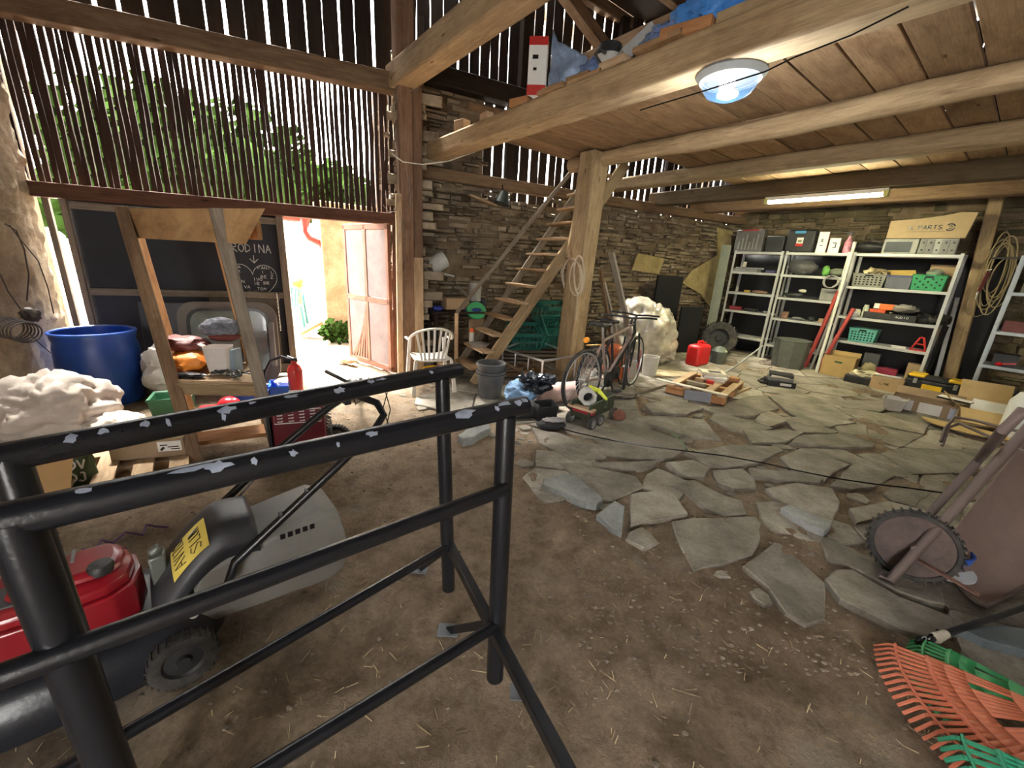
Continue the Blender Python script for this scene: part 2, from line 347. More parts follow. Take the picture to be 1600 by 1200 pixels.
for i, (x, y) in enumerate(seeds):
    if not paved(x, y) or x > 8.8 or x < -2: continue
    if any(inpoly(x, y, s_) for s_ in SL): continue
    poly = [(x-.9, y-.9), (x+.9, y-.9), (x+.9, y+.9), (x-.9, y+.9)]
    near = [q for q in seeds if q != (x, y) and abs(q[0]-x) < 2 and abs(q[1]-y) < 2]
    near += [(sum(p[0] for p in s_)/len(s_), sum(p[1] for p in s_)/len(s_)) for s_ in SL]
    for (a, c) in near:
        mx, my, nx, ny = (x+a)/2, (y+c)/2, a-x, c-y; out = []
        for k in range(len(poly)):
            p, q = poly[k], poly[(k+1) % len(poly)]; dp = (p[0]-mx)*nx+(p[1]-my)*ny; dq = (q[0]-mx)*nx+(q[1]-my)*ny
            if dp <= 0: out.append(p)
            if dp*dq < 0: t = dp/(dp-dq); out.append((p[0]+(q[0]-p[0])*t, p[1]+(q[1]-p[1])*t))
        poly = out
        if len(poly) < 3: break
    if len(poly) < 3: continue
    smp = [(x, y)]+[(x+(p[0]-x)*f_, y+(p[1]-y)*f_) for p in poly for f_ in (.55, .9)]
    if sum(any(inpoly(q[0], q[1], s_) for s_ in SL) for q in smp)/len(smp) > .42 or sum(paved(*q) for q in smp)/len(smp) < .8: continue
    poly = shrink(poly, rr(.004, .014)); slab(b, poly, -.05, .012+rr(-.006, .006)); ALLP.append(poly)
boxes = [(min(p[0] for p in q), max(p[0] for p in q), min(p[1] for p in q), max(p[1] for p in q), q) for q in ALLP]
for i in range(5200):                      # small stones wedged in the joints
    x, y = r2.uniform(-1.5, 7.5), r2.uniform(.8, 8.5); r_ = r2.uniform(.03, .1)
    if not paved(x, y): continue
    pts = [(x+r_*r2.uniform(.6, 1.3)*cos(a+.3), y+r_*r2.uniform(.5, 1.1)*sin(a+.3)) for a in [2*pi*k/6 for k in range(6)]]
    if any(b_[0] < q[0] < b_[1] and b_[2] < q[1] < b_[3] and inpoly(q[0], q[1], b_[4]) for q in pts+[(x, y)] for b_ in boxes): continue
    slab(b, pts, -.05, .004+r2.uniform(-.004, .008)); boxes.append((x-r_*1.3, x+r_*1.3, y-r_*1.3, y+r_*1.3, pts))
struct('floor', b, FLAG, ang=25)
# loose slabs at the edge of the paving: each could be lifted
loose = [(px5([(155, 500), (250, 475), (300, 480), (440, 590), (450, 610), (420, 630), (370, 630), (250, 570), (150, 530)]), .05, 'grey rounded-end slab loose on the earth at the paving edge', 0),
 (px5([(420, 680), (510, 610), (560, 640), (555, 700), (545, 770), (500, 750)]), .045, 'small blue-grey pointed slab sunk in the earth at the paving edge', 0),
 ([(715, 690), (740, 672), (762, 668), (766, 678), (740, 692), (722, 695)], .06, 'lone grey slab lying on bare earth beyond the black pipe frame posts', 0),
 (px6([(60, 700), (100, 685), (330, 780), (325, 800), (290, 828), (200, 790), (130, 750)]), .06, 'narrow pale slab tilted up in the paving beside the wheelbarrow wheel', 0)]
SLAB = stone('loose slab stone', [(.3, (.17, .175, .17)), (.5, (.27, .28, .275)), (.7, (.37, .38, .37))], 3, .5, .8, .1)
for s_, h, lab, _ in loose:
    b = B(); slab(b, [(at(*q).x, at(*q).y) for q in s_], -.03, h); single('loose_flagstone', b, SLAB, lab, 'stone slab', 'loose slabs at the paving edge', ang=25)
# straw, chips and crumbs trodden into the earth
b = B()
for i in range(5200):
    x, y = rr(-3.6, 2.6), rr(.4, 5.6)
    if (paved(x, y) and rr(0, 1) > .12) or x < -2.1-.442*(y+1.7)+.35: continue
    a = rr(0, pi); L = rr(.008, .05)*(1 if rr(0, 1) < .93 else 2.4); t = rr(.0008, .002); z = gz(x, y)+.004; c = Vector((cos(a)*L/2, sin(a)*L/2, rr(-.003, .008)))
    p = Vector((x, y, z)); b.bar(p-c, p+c, t*1.6, t)
obj('straw_litter', b, plain('straw', (.42, .33, .2), .9, var=.5, scale=3), kind='stuff')
b = B()
for i in range(1500):
    x, y = rr(-3.6, 3.2), rr(.5, 5.8); s_ = rr(.004, .014)
    if rr(0, 1) < .35: q = at(rr(900, 1500), rr(800, 1050)); x, y = q.x, q.y
    if x < -2.1-.442*(y+1.7)+.35: continue
    b.blob((x, y, gz(x, y)+s_*.2), (s_*2, s_*1.5, s_), .3, 2, i, 1)
obj('earth_crumbs', b, plain('crumb earth', (.2, .16, .12), .95, var=.4, scale=4), kind='stuff')
# ---------------------------------------------------------------- walls
RUB = stone('rubble wall stone', [(.3, (.12, .09, .062)), (.5, (.21, .165, .115)), (.7, (.31, .255, .185))], 4, .6, .9, .35)
MORT = stone('clay mortar', [(.3, (.12, .085, .05)), (.5, (.2, .145, .09)), (.7, (.3, .225, .15))], 3, .8, .95, 0)
def rubble(b, L, z0, z1, M, keep=None, rh=.085, rw=.26, out=.035, seed=1):
    r = random.Random(seed); z = z0
    while z < z1:
        h = rh*r.uniform(.55, 1.35); x = -r.uniform(0, .2)
        while x < L:
            w_ = rw*r.uniform(.35, 1.8)*(.7 if h < rh*.8 else 1); g = .008
            zz = z+.02*sin(x*2.1+z*3)+.012*sin(x*5+z)
            zz += r.uniform(-.012, .012)
            if r.random() > .2 and (keep is None or keep(x+w_/2, zz+h/2)):
                o = out*r.uniform(.3, 1.3); j = lambda a: r.uniform(-a, a)
                b.M = M; c = min(.02, h*.25)
                P = [(x+g, 0, zz+g), (x+w_-g, 0, zz+g), (x+w_-g, 0, zz+h-g), (x+g, 0, zz+h-g)]
                Q = [(x+g+c+j(.012), -o+j(.008), zz+g+c*.6+j(.006)), (x+w_-g-c+j(.012), -o+j(.008), zz+g+c*.6+j(.006)), (x+w_-g-c+j(.012), -o+j(.008), zz+h-g-c*.5+j(.006)), (x+g+c+j(.012), -o+j(.008), zz+h-g-c*.5+j(.006))]
                Pm = [(p[0], -o*.65, p[2]) for p in P]
                vs = [[b.v(p) for p in q] for q in (P, Pm, Q)]
                for A, C in zip(vs, vs[1:]):
                    for k in range(4): b.face([A[k], A[(k+1) % 4], C[(k+1) % 4], C[k]])
                b.face(vs[2])
            x += w_
        z += h
    return b
def boards(b, L, z0, z1, M, wd, gap, th=.022, y=0.0, seed=1, wob=.006, n=7, jag=.0, skip=()):
    r = random.Random(seed); x = 0; k = 0; b.M = M
    while x < L:
        w_ = wd*r.uniform(.75, 1.25); g = gap*r.uniform(.3, 1.7); k += 1
        if not any(a < x < c for a, c in skip):
            yy = y+r.uniform(-.006, .006); s1 = r.uniform(0, 99); za = z0-r.uniform(0, jag); zb = z1+r.uniform(0, jag); rows = []; o = rr(0, 50)
            for i in range(n+1):
                t = i/n; z = za+(zb-za)*t; l = wob*noise.noise(Vector((s1, z*2.3, 0)))*2; q = wob*noise.noise(Vector((s1+7, z*2.3, 5)))*2
                rows.append(([b.v((x+l, yy, z)), b.v((x+w_+q, yy, z)), b.v((x+w_+q, yy+th, z)), b.v((x+l, yy+th, z))], z))
            for (A, la), (C, lc) in zip(rows, rows[1:]):
                for m in range(4):
                    c = [0, w_, w_+th, 2*w_+th, 2*w_+2*th]; b.face([A[m], A[(m+1) % 4], C[(m+1) % 4], C[m]], [(la+o, c[m]), (la+o, c[m+1]), (lc+o, c[m+1]), (lc+o, c[m])])
            b.face(rows[0][0][::-1]); b.face(rows[-1][0])
        x += w_+g
    return b
def wallM(p0, p1):
    d = Vector((p1[0]-p0[0], p1[1]-p0[1], 0)); L = d.length; return Matrix.Translation((p0[0], p0[1], 0)) @ Matrix.Rotation(math.atan2(d.y, d.x), 4, 'Z'), L
ZT = 5.2
LC = (-4.62, 4.0); PC = (-1.5, 5.39); BC = (4.62, 9.24); LB = (-2.1, -1.7)
SC = (-1.75, 5.85)
# the wall with the gate: slats above, door opening below
MD, LD = wallM(LC, PC)
b = B(); boards(b, LD-.03, 1.93, 3.36, MD, .043, .0135, .02, .05, 5, .006, 11)
struct('wall_front', b, W_slat)
b = B(); boards(b, LD, 3.3, ZT+.2, MD, .17, .026, .02, .05, 8, .004, 4)
struct('wall_front', b, W_dark)
b = B(MD); b.bar((-.1, -.02, 3.34), (LD+.1, -.02, 3.37), .17, .19); struct('trim_upper_rail', b, W_old, bev=.01)
b = B(MD); b.bar((-.15, -.02, 1.905), (LD+.1, -.02, 1.935), .14, .13); struct('trim_lintel', b, W_red, bev=.008)
# dark closed leaf of the gate with cross rails (left of the opening)
DX = 2.09                                     # the opening starts here along the wall
b = B(MD); b.box((.27+(DX-.27)/2, .06, .95), (DX-.27, .02, 1.86))
TAR = plain('black tarred board', (.018, .02, .026), .75, var=.35, scale=3, bmp=.2)
dl = struct('door_1', b, TAR)
b = B(MD); b.bar((.26, .02, .05), (.26, .02, 1.87), .05, .04); b.bar((.13, .04, 0), (.13, .04, 1.9), .05, .04); b.bar((DX-.02, .02, .0), (DX-.02, .02, 1.87), .07, .05); b.bar((.3, .03, .98), (DX, .03, .98), .03, .07); b.bar((.3, .03, 1.8), (DX, .03, 1.8), .03, .07); b.bar((.3, .03, .1), (DX, .03, .1), .03, .1)
struct('door_frame', b, W_grey, dl, bev=.004)
b = B(MD); b.box((1.62, .045, .52), (.66, .01, .84)); struct('door_panel', b, plain('earth-brown board', (.1, .085, .065), .9, bmp=.3), dl)
# chalk writing on the dark leaf
b = B(); Mx = MD @ I4((1.47, .044, 0)); ck = .007
write(b, 'RODINA', .1, 1.45, .09, Mx, .54, .008)
b.stroke([(.3, 1.42), (.3, 1.34)], ck, Mx).stroke([(.26, 1.38), (.3, 1.335), (.34, 1.38)], ck, Mx)
hp = []
for i in range(49):
    t = i/48*2*pi; hp.append((.27+.0155*16*sin(t)**3*.98, 1.12+.0165*(13*cos(t)-5*cos(2*t)-2*cos(3*t)-cos(4*t))))
b.stroke(hp, ck*.8, Mx)
r3 = random.Random(11)
for k, (x, z, t_) in enumerate([(.07, 1.27, 'EMA'), (.06, 1.22, 'TOM'), (.05, 1.17, 'EVA'), (.09, 1.11, 'JAN'), (.14, 1.05, 'IVA'), (.33, 1.27, 'FANI'), (.36, 1.22, 'I  L'), (.35, 1.17, 'BE Z'), (.27, 1.14, 'IVO'), (.27, 1.09, 'IR'), (.37, 1.1, 'BR'), (.21, .99, 'PAD'), (.3, 1.03, 'TOM')]):
    write(b, t_, x, z, .032, Mx, .75, .0045)
b.stroke([(.45+.06*cos(a/10*2*pi), .93+.045*sin(a/10*2*pi)) for a in range(11)], ck*.6, Mx).stroke([(.45+.025*cos(a/10*2*pi), .93+.02*sin(a/10*2*pi)) for a in range(11)], ck*.6, Mx)
b.stroke([(.08, .98), (.2, .86)], ck, Mx).stroke([(.05, .9), (.16, .98)], ck*.7, Mx)
struct('door_lettering', b, plain('chalk', (.55, .53, .48), .95, var=.3, scale=60), dl)
# pillar of rubble at the hinge side, then the rubble wall behind the stairs
b = B(MD); b.box((LD+.13, .22, 1.9), (.3, .4, 3.8)); struct('wall_pillar', b, MORT)
b = B(); rubble(b, .32, 0, 3.3, MD @ I4((LD-.03, .02, 0)), None, .1, .2, .05, 4)
rubble(b, .45, 0, 3.3, MD @ I4((LD-.03, .45, 0), -90), None, .1, .2, .04, 14)
struct('wall_pillar', b, stone('pale rubble', [(.3, (.22, .17, .12)), (.5, (.34, .28, .2)), (.7, (.46, .39, .3))], 5, .6, .9, .3), ang=25)
MB, LBk = wallM(SC, BC)
top = lambda x: 2.56-(.16 if 1.75 < x < 2.5 else 0)-.2*max(0, noise.noise(Vector((x*2.1, 3, 0)))-.1)
b = B(MB); b.box((LBk/2, .2, 1.2), (LBk+.3, .36, 2.4)); b.box((.55, .2, 2.9), (1.5, .36, 1.6)); b.box(((2.7+LBk)/2, .2, 2.45), (LBk-2.7, .3, .14))
struct('wall_back', b, MORT)
b = B(); rubble(b, LBk, 0, 2.6, MB, lambda x, z: z < top(x), .062, .2, .05, 21)
rubble(b, 1.35, 2.4, 3.7, MB, lambda x, z: x < 1.25-.5*(z-2.9)**2, .062, .2, .05, 22)
struct('wall_back', b, RUB, ang=25)
b = B(); boards(b, LBk-1.1, 2.3, 3.75, MB @ I4((1.1, 0, 0)), .13, .03, .02, .16, 31, .006, 4)
struct('wall_back', b, W_dark)
b = B(); boards(b, LBk-.1, 3.65, ZT+.2, MB @ I4((0, 0, 0)), .16, .02, .02, .12, 33, .006, 4)
struct('wall_back', b, W_dark)
b = B(MB); b.bar((0, -.05, 2.6), (LBk, -.05, 2.6), .18, .15); struct('trim_rail', b, W_old, bev=.015)
b = B(MB); b.bar((0, -.05, 3.74), (LBk, -.05, 3.74), .2, .22); struct('trim_rail', b, W_dark, bev=.015)
b = B(MB); b.cyl((1.0, -.14, 3.48), (4.4, -.12, 3.5), .05, .045, 10); struct('trim_pole', b, W_old)
# short studs behind the boards
b = B(MB)
for x in (1.75, 2.8, 3.9, 5.0): b.bar((x, .06, 2.67), (x, .06, 3.66), .12, .1)
for x in (1.9, 3.6, 5.3, 6.6): b.bar((x, .04, 3.8), (x, .04, ZT), .14, .12)
struct('trim_stud', b, W_dark, bev=.01)
# wall behind the shelves
P_R = uv(6.4, 5.16)
MR, LR = wallM(BC, (P_R.x, P_R.y))
b = B(MR); b.box((LR/2, .2, 1.4), (LR+.4, .36, 2.8)); struct('wall_right', b, MORT)
b = B(); rubble(b, LR, 0, 2.8, MR, None, .1, .3, .04, 41)
struct('wall_right', b, stone('shade-darkened rubble', [(.3, (.075, .06, .035)), (.5, (.13, .105, .06)), (.7, (.19, .155, .09))], 4, .6, .9, .35), ang=25)  # stone colour darkened to carry the dimness of the shelf corner
b = B(); boards(b, LR, 2.78, ZT, MR, .18, .006, .02, .1, 43, .003, 3); struct('wall_right', b, W_dark)
b = B(MR); b.bar((0, -.1, 2.86), (LR, -.1, 2.92), .2, .2); struct('trim_wall_plate', b, W_old, bev=.02)
# ochre plaster remains in the back corner
b = B(MB)
def patch(b, pts, y): b.prism([(x, z) for x, z in pts], 0, .03, M=Matrix(((1, 0, 0, 0), (0, 0, -1, y), (0, 1, 0, 0), (0, 0, 0, 1))))
patch(b, [(LBk-.9, 1.1), (LBk-.35, .7), (LBk-.25, 2.1), (LBk-.3, 2.4), (LBk-.75, 2.42), (LBk-.6, 1.9), (LBk-1.3, 1.55), (LBk-1.5, 1.3)], -.045)
patch(b, [(LBk-2.9, 1.5), (LBk-2.2, 1.45), (LBk-2.1, 1.75), (LBk-2.8, 1.8)], -.045)
struct('wall_back', b, stone('ochre plaster', [(.3, (.24, .18, .08)), (.5, (.36, .28, .13)), (.7, (.45, .37, .2))], 6, .5, .9, 0), ang=25)
# left wall: clay-plastered rubble
ML, LL = wallM(LB, LC)
def lw(i, j):
    x, z = LL*i, -.05+(ZT+.3)*j; p = Vector((x*1.6, z*1.9, 0))
    return (x, -.05-.07*min(1, (LL-x)/1.2+.1)-.075*min(1, (LL-x)/1.5+.25)*noise.fractal(p, 1, 2, 4)-.03*abs(noise.noise(p*3.3))-.02*noise.noise(p*8), z)
b = B(ML); b.grid(lw, 220, 190)
CLAY = stone('clay plaster', [(.25, (.24, .17, .11)), (.5, (.4, .31, .21)), (.75, (.55, .46, .35))], 2.2, .9, .95, 0)
struct('wall_left', b, CLAY, ang=180)
b = B(ML); b.box((LL/2, .2, ZT/2), (LL+.4, .4, ZT)); struct('wall_left', b, MORT)
# brick-like stones showing through
b = B(); rubble(b, LL, .9, 3.6, ML @ I4((0, -.1, 0)), lambda x, z: x < LL-.7 and noise.noise(Vector((x*1.3, z*1.1, 9))) > .12, .12, .24, .03, 51); struct('wall_left', b, CLAY, ang=25)
# far right end wall (out of the frame, closes the barn)
P2 = uv(6.4, -6)
b = B(); Mx, L2 = wallM((P_R.x, P_R.y), (P2.x, P2.y)); b.M = Mx; b.box((L2/2, .2, ZT/2), (L2, .4, ZT)); struct('wall_end', b, MORT)
# unseen rear wall, added to cut light from behind; opening sized for it
for x0, x1, z0, z1 in ((-3.0, -.9, 0, ZT), (3.0, 9.5, 0, ZT), (-.9, 3.0, 2.7, ZT)):
    b = B(); b.box(((x0+x1)/2, -2.6, (z0+z1)/2), (x1-x0, .3, z1-z0)); struct('wall_rear_added', b, MORT)
# roof over everything, rafters below it
b = B()
rp = [(LC[0]-.2, LC[1]+.2), (PC[0]-.1, PC[1]+.5), (BC[0], BC[1]+.4), (P_R.x+.3, P_R.y+.3), (P2.x+.3, P2.y), (P2.x-3, P2.y-1.5), (-3.2, -2.2)]
b.prism(rp, ZT+.12, ZT+.2); struct('ceiling', b, W_dark)
b = B()
for k in range(12):
    u0 = -2.2+k*.8; p, q = uv(u0, -7.2, ZT+.03), uv(u0, 5.1, ZT+.03); b.bar(p, q, .12, .16)
struct('ceiling_rafter', b, W_old, bev=.01)
# ---------------------------------------------------------------- posts, beams, loft
cp = at(640, 584); CPm = I4(cp, 28)
b = B(CPm); b.bar((0, .06, -.02), (0, .06, 3.6), .17, .17); b.bar((.14, .1, -.02), (.14, .1, 3.4), .13, .12); b.bar((0, .06, 3.5), (0, .06, ZT), .2, .2)
struct('post', b, wood('reddish post wood', (.16, .09, .055), (.3, .19, .12)), bev=.015)
b = B(CPm); b.bar((-.13, -.05, 0), (-.1, -.03, 2.2), .07, .05); b.bar((.13, 0, 0), (.13, 0, 1.5), .12, .05)
struct('post', b, W_new, bev=.006)
tb = cp + Vector((0, 0, 3.42)) - UU*.25
b = B(); b.bar(tb, tb+UU*9, .24, .24); struct('tie_beam', b, W_post, bev=.02)
b = B(); b.bar(uv(-.06, -.05, -.02), uv(0, 0, 2.82), .27, .25, (UU.x, UU.y, 0)); struct('post', b, W_post, bev=.02)
b = B(); b.bar(uv(-1.6, -1.43, 2.75), uv(5.6, -1.43, 2.75), .21, .19, w1=.24, h1=.22); struct('loft_beam', b, W_post, bev=.025)
def log(u0, u1, v, z, r, m, zz=None):
    b = B(); N = 26; b.tube([uv(u0+(u1-u0)*i/N, v+.012*sin(i*.7), z+.01*sin(i*.5)) for i in range(N+1)], r, 12, rads=[r*(1+.06*sin(i*1.9)) for i in range(N+1)]); return struct('loft_beam', b, m, ang=60)
log(-.42, 5.6, 0.04, 2.735, .085, W_post)
b = B(); b.bar(uv(-.9, 1.44, 2.75), uv(5.6, 1.44, 2.75), .2, .17); struct('loft_beam', b, W_post, bev=.03)
b = B(); b.bar(uv(-1.1, 2.85, 2.74), uv(5.8, 2.85, 2.74), .2, .22); struct('loft_beam', b, wood('darker beam wood', (.09, .065, .035), (.17, .125, .07)), bev=.02)  # beam in a darker tone than its neighbours
b = B(); b.bar(uv(-1.1, 4.1, 2.74), uv(5.8, 4.1, 2.74), .2, .2); struct('loft_beam', b, W_old, bev=.02)
b = B()
r4 = random.Random(9); u = -.5; k = 0
while u < 5.5:
    w_ = r4.uniform(.24, .36); g = r4.uniform(.01, .024); zz = 2.855+r4.uniform(-.004, .004)
    v1 = -1.36-r4.uniform(0, .26) if u > 0 else -1.3
    b.bar(uv(u+w_/2, v1, zz), uv(u+w_/2+r4.uniform(-.01, .01), 5.0 if u > .3 else .25, zz), w_, .032); u += w_+g
struct('ceiling_planks', b, W_plank, bev=.004)
b = B(); b.bar(uv(-.5, -1.3, 2.835), uv(-.5, .3, 2.835), .03, .03)
b.bar(uv(-.1, .12, 2.832), uv(4.2, .12, 2.832), .05, .02); struct('trim_strip', b, W_plank)
# diagonal post on the shelf wall
b = B(); b.bar(uv(3.0, 4.95, 2.82), uv(3.22, 4.9, -.02), .19, .15, (UU.x, UU.y, 0)); struct('post', b, W_post, bev=.015)
# ---------------------------------------------------------------- outdoors, seen through gate and gaps
b = B(); b.box((-8, 20, -.06), (60, 40, .04)); 
b = B(); b.grid(lambda i, j: (-40+60*i, 4+50*j, -.1), 2, 2); 
yard = struct('ground', b, plain('pale yard gravel', (.62, .58, .52), .9, var=.1, bmp=.3))
# colours of the things
BLK = plain('black paint', (.008, .009, .012), .27, 0, .2, 5, .1, dirt=.03)
BLKP = plain('black plastic', (.015, .016, .018), .5, 0, .25, 8, .2, dirt=.06)
RUBB = plain('black rubber', (.022, .022, .023), .8, 0, .3, 12, .4, dirt=.35)
STEEL = plain('galvanised steel', (.55, .57, .58), .38, .85, .15, 6)
CHROME = plain('bright metal', (.7, .7, .68), .25, .95, .1, 6)
RUST = plain('rusty steel', (.2, .11, .085), .8, .2, .45, 7, .5)
WHITE = plain('white plastic', (.75, .74, .7), .45, 0, .06)
CREAM = plain('cream plastic', (.62, .57, .46), .5, 0, .1)
REDP = plain('red plastic', (.5, .025, .02), .35, 0, .15, 6, dirt=.1, coat=.2)
BLUEP = plain('blue plastic', (.02, .09, .42), .38, 0, .15, 6, dirt=.08)
GREENP = plain('green plastic', (.04, .34, .12), .45, 0, .15, 6)
CARD = plain('brown cardboard', (.42, .29, .17), .85, 0, .12, 5, .15)
CARDD = plain('dull cardboard', (.3, .21, .13), .88, 0, .15, 5, .15)
PAPER = plain('white paper', (.72, .71, .68), .8, 0, .05)
DGREY = plain('dark grey plastic', (.07, .072, .075), .55, 0, .2, 8, dirt=.15)
MGREY = plain('mid grey plastic', (.2, .2, .19), .55, 0, .15, 8, dirt=.15)
ORANGE = plain('orange plastic', (.75, .16, .02), .45, 0, .12, 6)
YEL = plain('yellow plastic', (.8, .5, .02), .4, 0, .1, 6)
def emit(name, col, st):
    m, nt, N, L, P = newmat(name); P.inputs['Base Color'].default_value = (*col, 1); P.inputs['Emission Color'].default_value = (*col, 1); P.inputs['Emission Strength'].default_value = st; return m
def glass(name, col=(.9, .95, .95), rough=.1, alpha=None):
    m, nt, N, L, P = newmat(name); P.inputs['Base Color'].default_value = (*col, 1); P.inputs['Roughness'].default_value = rough; P.inputs['Transmission Weight'].default_value = 1; P.inputs['IOR'].default_value = 1.15
    return m
def film(name, col, a, rough=.15):       # thin clear sheeting
    m, nt, N, L, P = newmat(name); P.inputs['Base Color'].default_value = (*col, 1); P.inputs['Roughness'].default_value = rough; P.inputs['Alpha'].default_value = a; P.inputs['Specular IOR Level'].default_value = .9; return m
# ---------------------------------------------------------------- outdoors
def crown(b, c, d, n, seed, s=.16):
    r = random.Random(seed)
    for i in range(n):
        a = r.uniform(0, 2*pi); z = r.uniform(-1, 1); k = r.uniform(.55, 1)*(1+.35*noise.noise(Vector((cos(a)*1.8, sin(a)*1.8, z*1.8+seed)))); q = math.sqrt(1-z*z)
        p = Vector(c)+Vector((cos(a)*q*d[0]*k, sin(a)*q*d[1]*k, z*d[2]*k)); u_ = Vector((r.gauss(0, 1), r.gauss(0, 1), r.gauss(0, .6))).normalized(); w_ = u_.orthogonal().normalized()*s*.5; u_ *= s
        b.face([b.v(p-u_*.5), b.v(p+w_), b.v(p+u_*.5), b.v(p-w_)])
LEAF = plain('green leaves', (.01, .02, .004), .9, 0, .5, 2)
LEAF.node_tree.nodes['Principled BSDF'].inputs['Specular IOR Level'].default_value = 0
dn = dirv(114)
def outd(x, o, z=0): return Vector(LC) .to_3d() + dirv(24)*x + dn*o + Vector((0, 0, z))
for (x, o, z, d, n, seed, lab) in ((-.7, 8, 1.7, (3.2, 2.0, 2.0), 4800, 1, 'tall leafy green tree outside the leftmost slats of the barn front'), (2.4, 12.5, 1.5, (2.5, 1.8, 2.1), 3800, 2, 'round leafy green tree outside the middle of the slatted barn front'), (6.2, 13.5, .3, (2.3, 1.6, 1.2), 2400, 3, 'low leafy green tree outside above the open barn gateway')):
    c = outd(x, o, z+1); t = thing('tree', lab, 'tree', outd(x, o), 0, 'trees behind the slatted wall')
    b = B(); crown(b, c, d, n, seed, .38); obj('crown', b, LEAF, t, True, flat=True)
    b = B(); b.blob(c, (d[0]*1.7, d[1]*1.5, d[2]*1.65), .35, 1.6, seed, 4); obj('inner_crown', b, LEAF, t, True)
    b = B(); b.cyl(outd(x, o), c, .18, .08, 10); obj('trunk', b, W_grey, t, True)
# sunlit house wall at the right of the yard with red downpipe
STUC = stone('ochre render', [(.3, (.17, .12, .06)), (.5, (.27, .2, .115)), (.7, (.38, .31, .2))], 2.5, .7, .9, 0)
hc = at(514, 532); hz = dirv(54)
b = B(); Mh = I4(hc, 40); b.M = Mh; b.box((2.0, .25, 1.15), (4.0, .5, 2.3)); struct('house_wall', b, STUC, bev=.02)
b = B(); q = at(436, 505); Mq = I4(q, 70); 
yq, yr = at(405, 497), at(518, 494); b.M = Matrix.Identity(4); b.bar(yq+Vector((0, 0, 1.05)), yr+Vector((0, 0, 1.05)), .3, 2.1); struct('yard_wall', b, plain('white render', (.8, .78, .74), .9, var=.04))
PINK = plain('faded red metal', (.22, .03, .025), .4, .1, .12)
t = thing('downpipe', 'red metal rain downpipe with funnel and elbows on sunlit ochre wall', 'downpipe', hc)
def hp_(x, y): return onp(x, y, (hc - dirv(130)*-.1 - dirv(40)*.12), 40)
ppts = [hp_(476, 352), hp_(476, 362), hp_(483, 372), hp_(500, 380), hp_(506, 390), hp_(509, 420), hp_(514, 455), hp_(524, 463)]
b = B(); b.tube(ppts, .05, 10); obj('pipe', b, PINK, t, True)
b = B(); b.cyl(ppts[0]+Vector((0, 0, -.02)), ppts[0]+Vector((0, 0, .14)), .06, .11, 12); obj('funnel', b, PINK, t, True)
b = B(); g0 = ppts[0]+Vector((0, 0, .12)); b.tube([g0, g0 - dirv(40)*1.2 + Vector((0, 0, -.02))], .07, 10); obj('gutter', b, PINK, t, True)
b = B(); c = at(527, 534); crown(b, c+Vector((0, 0, .18)), (.3, .3, .22), 260, 5, .09); single('low_shrub', b, LEAF, 'low green plant growing at the foot of the sunlit wall outside', 'plant', flat=True)
b = B(); b.bar(at(470, 527)+Vector((0, 0, .06)), onp(545, 480, at(470, 527), 30), .16, .05); single('leaning_plank', b, W_orange, 'brown plank slanting up outside beside the open gate leaf', 'plank')
b = B(); b.blob(at(543, 568)+Vector((0, 0, .05)), (.26, .14, .1), .25, 2, 4); single('stone', b, CLAY, 'small stone lying at the foot of the open gate leaf', 'stone')
# teal garden chair and yellow-topped post in the glare
TEAL = plain('teal plastic', (.015, .1, .1), .5)
def simple_chair(name, label, cat, loc, rz, m, s=1.0, slats=7, group=None, seatm=None):
    t = thing(name, label, cat, loc, rz, group)
    b = B(); b.grid(lambda i, j: ((i-.5)*.44*s, (j-.5)*.42*s, .43*s+.02*s*(2*abs(i-.5))**3-.015*s*sin(pi*j)), 8, 8); o = obj('seat', b, seatm or m, t); mo = o.modifiers.new('th', 'SOLIDIFY'); mo.thickness = .02*s
    for sx, sy in ((-1, -1), (1, -1), (-1, 1), (1, 1)):
        b = B(); top = (.22*sx*s, .2*sy*s, (.43 if sy > 0 else .64)*s); b.bar((.26*sx*s, .24*sy*s, 0), top, .05*s, .035*s, w1=.04*s); obj('leg', b, m, t, bev=.006*s)
    b = B()
    arc = [(.27*s*cos(a), (.03+.24*sin(a))*s, (.66+.17*sin(a))*s) for a in [pi*k/14 for k in range(15)]]
    b.tube([(.27*s, -.24*s, .64*s)]+arc+[(-.27*s, -.24*s, .64*s)], .016*s, 8); obj('top_rail', b, m, t)
    b = B()
    for k in range(slats):
        a = pi*(.22+.56*k/(slats-1)); b.bar((.17*s*cos(a)*1.1, .19*s, .43*s), (.27*s*cos(a), (.03+.24*sin(a))*s, (.66+.17*sin(a))*s), .026*s, .01*s, (0, 1, 0))
    obj('backrest', b, m, t, bev=.002); return t
simple_chair('garden_chair', 'teal plastic garden chair standing outdoors in the bright yard', 'chair', at(458, 508), 200, TEAL, .95)
b = B(); c = at(472, 500); b.cyl(c, c+Vector((0, 0, .75)), .05, .04, 10); t = thing('yard_post', 'short brown post with yellow cap outdoors beside the teal chair', 'post', c); obj('shaft', b, W_orange, t, True)
b = B(); b.blob(c+Vector((0, 0, .85)), (.3, .3, .25), .3, 2, 3, 2); obj('cap', b, YEL, t, True)
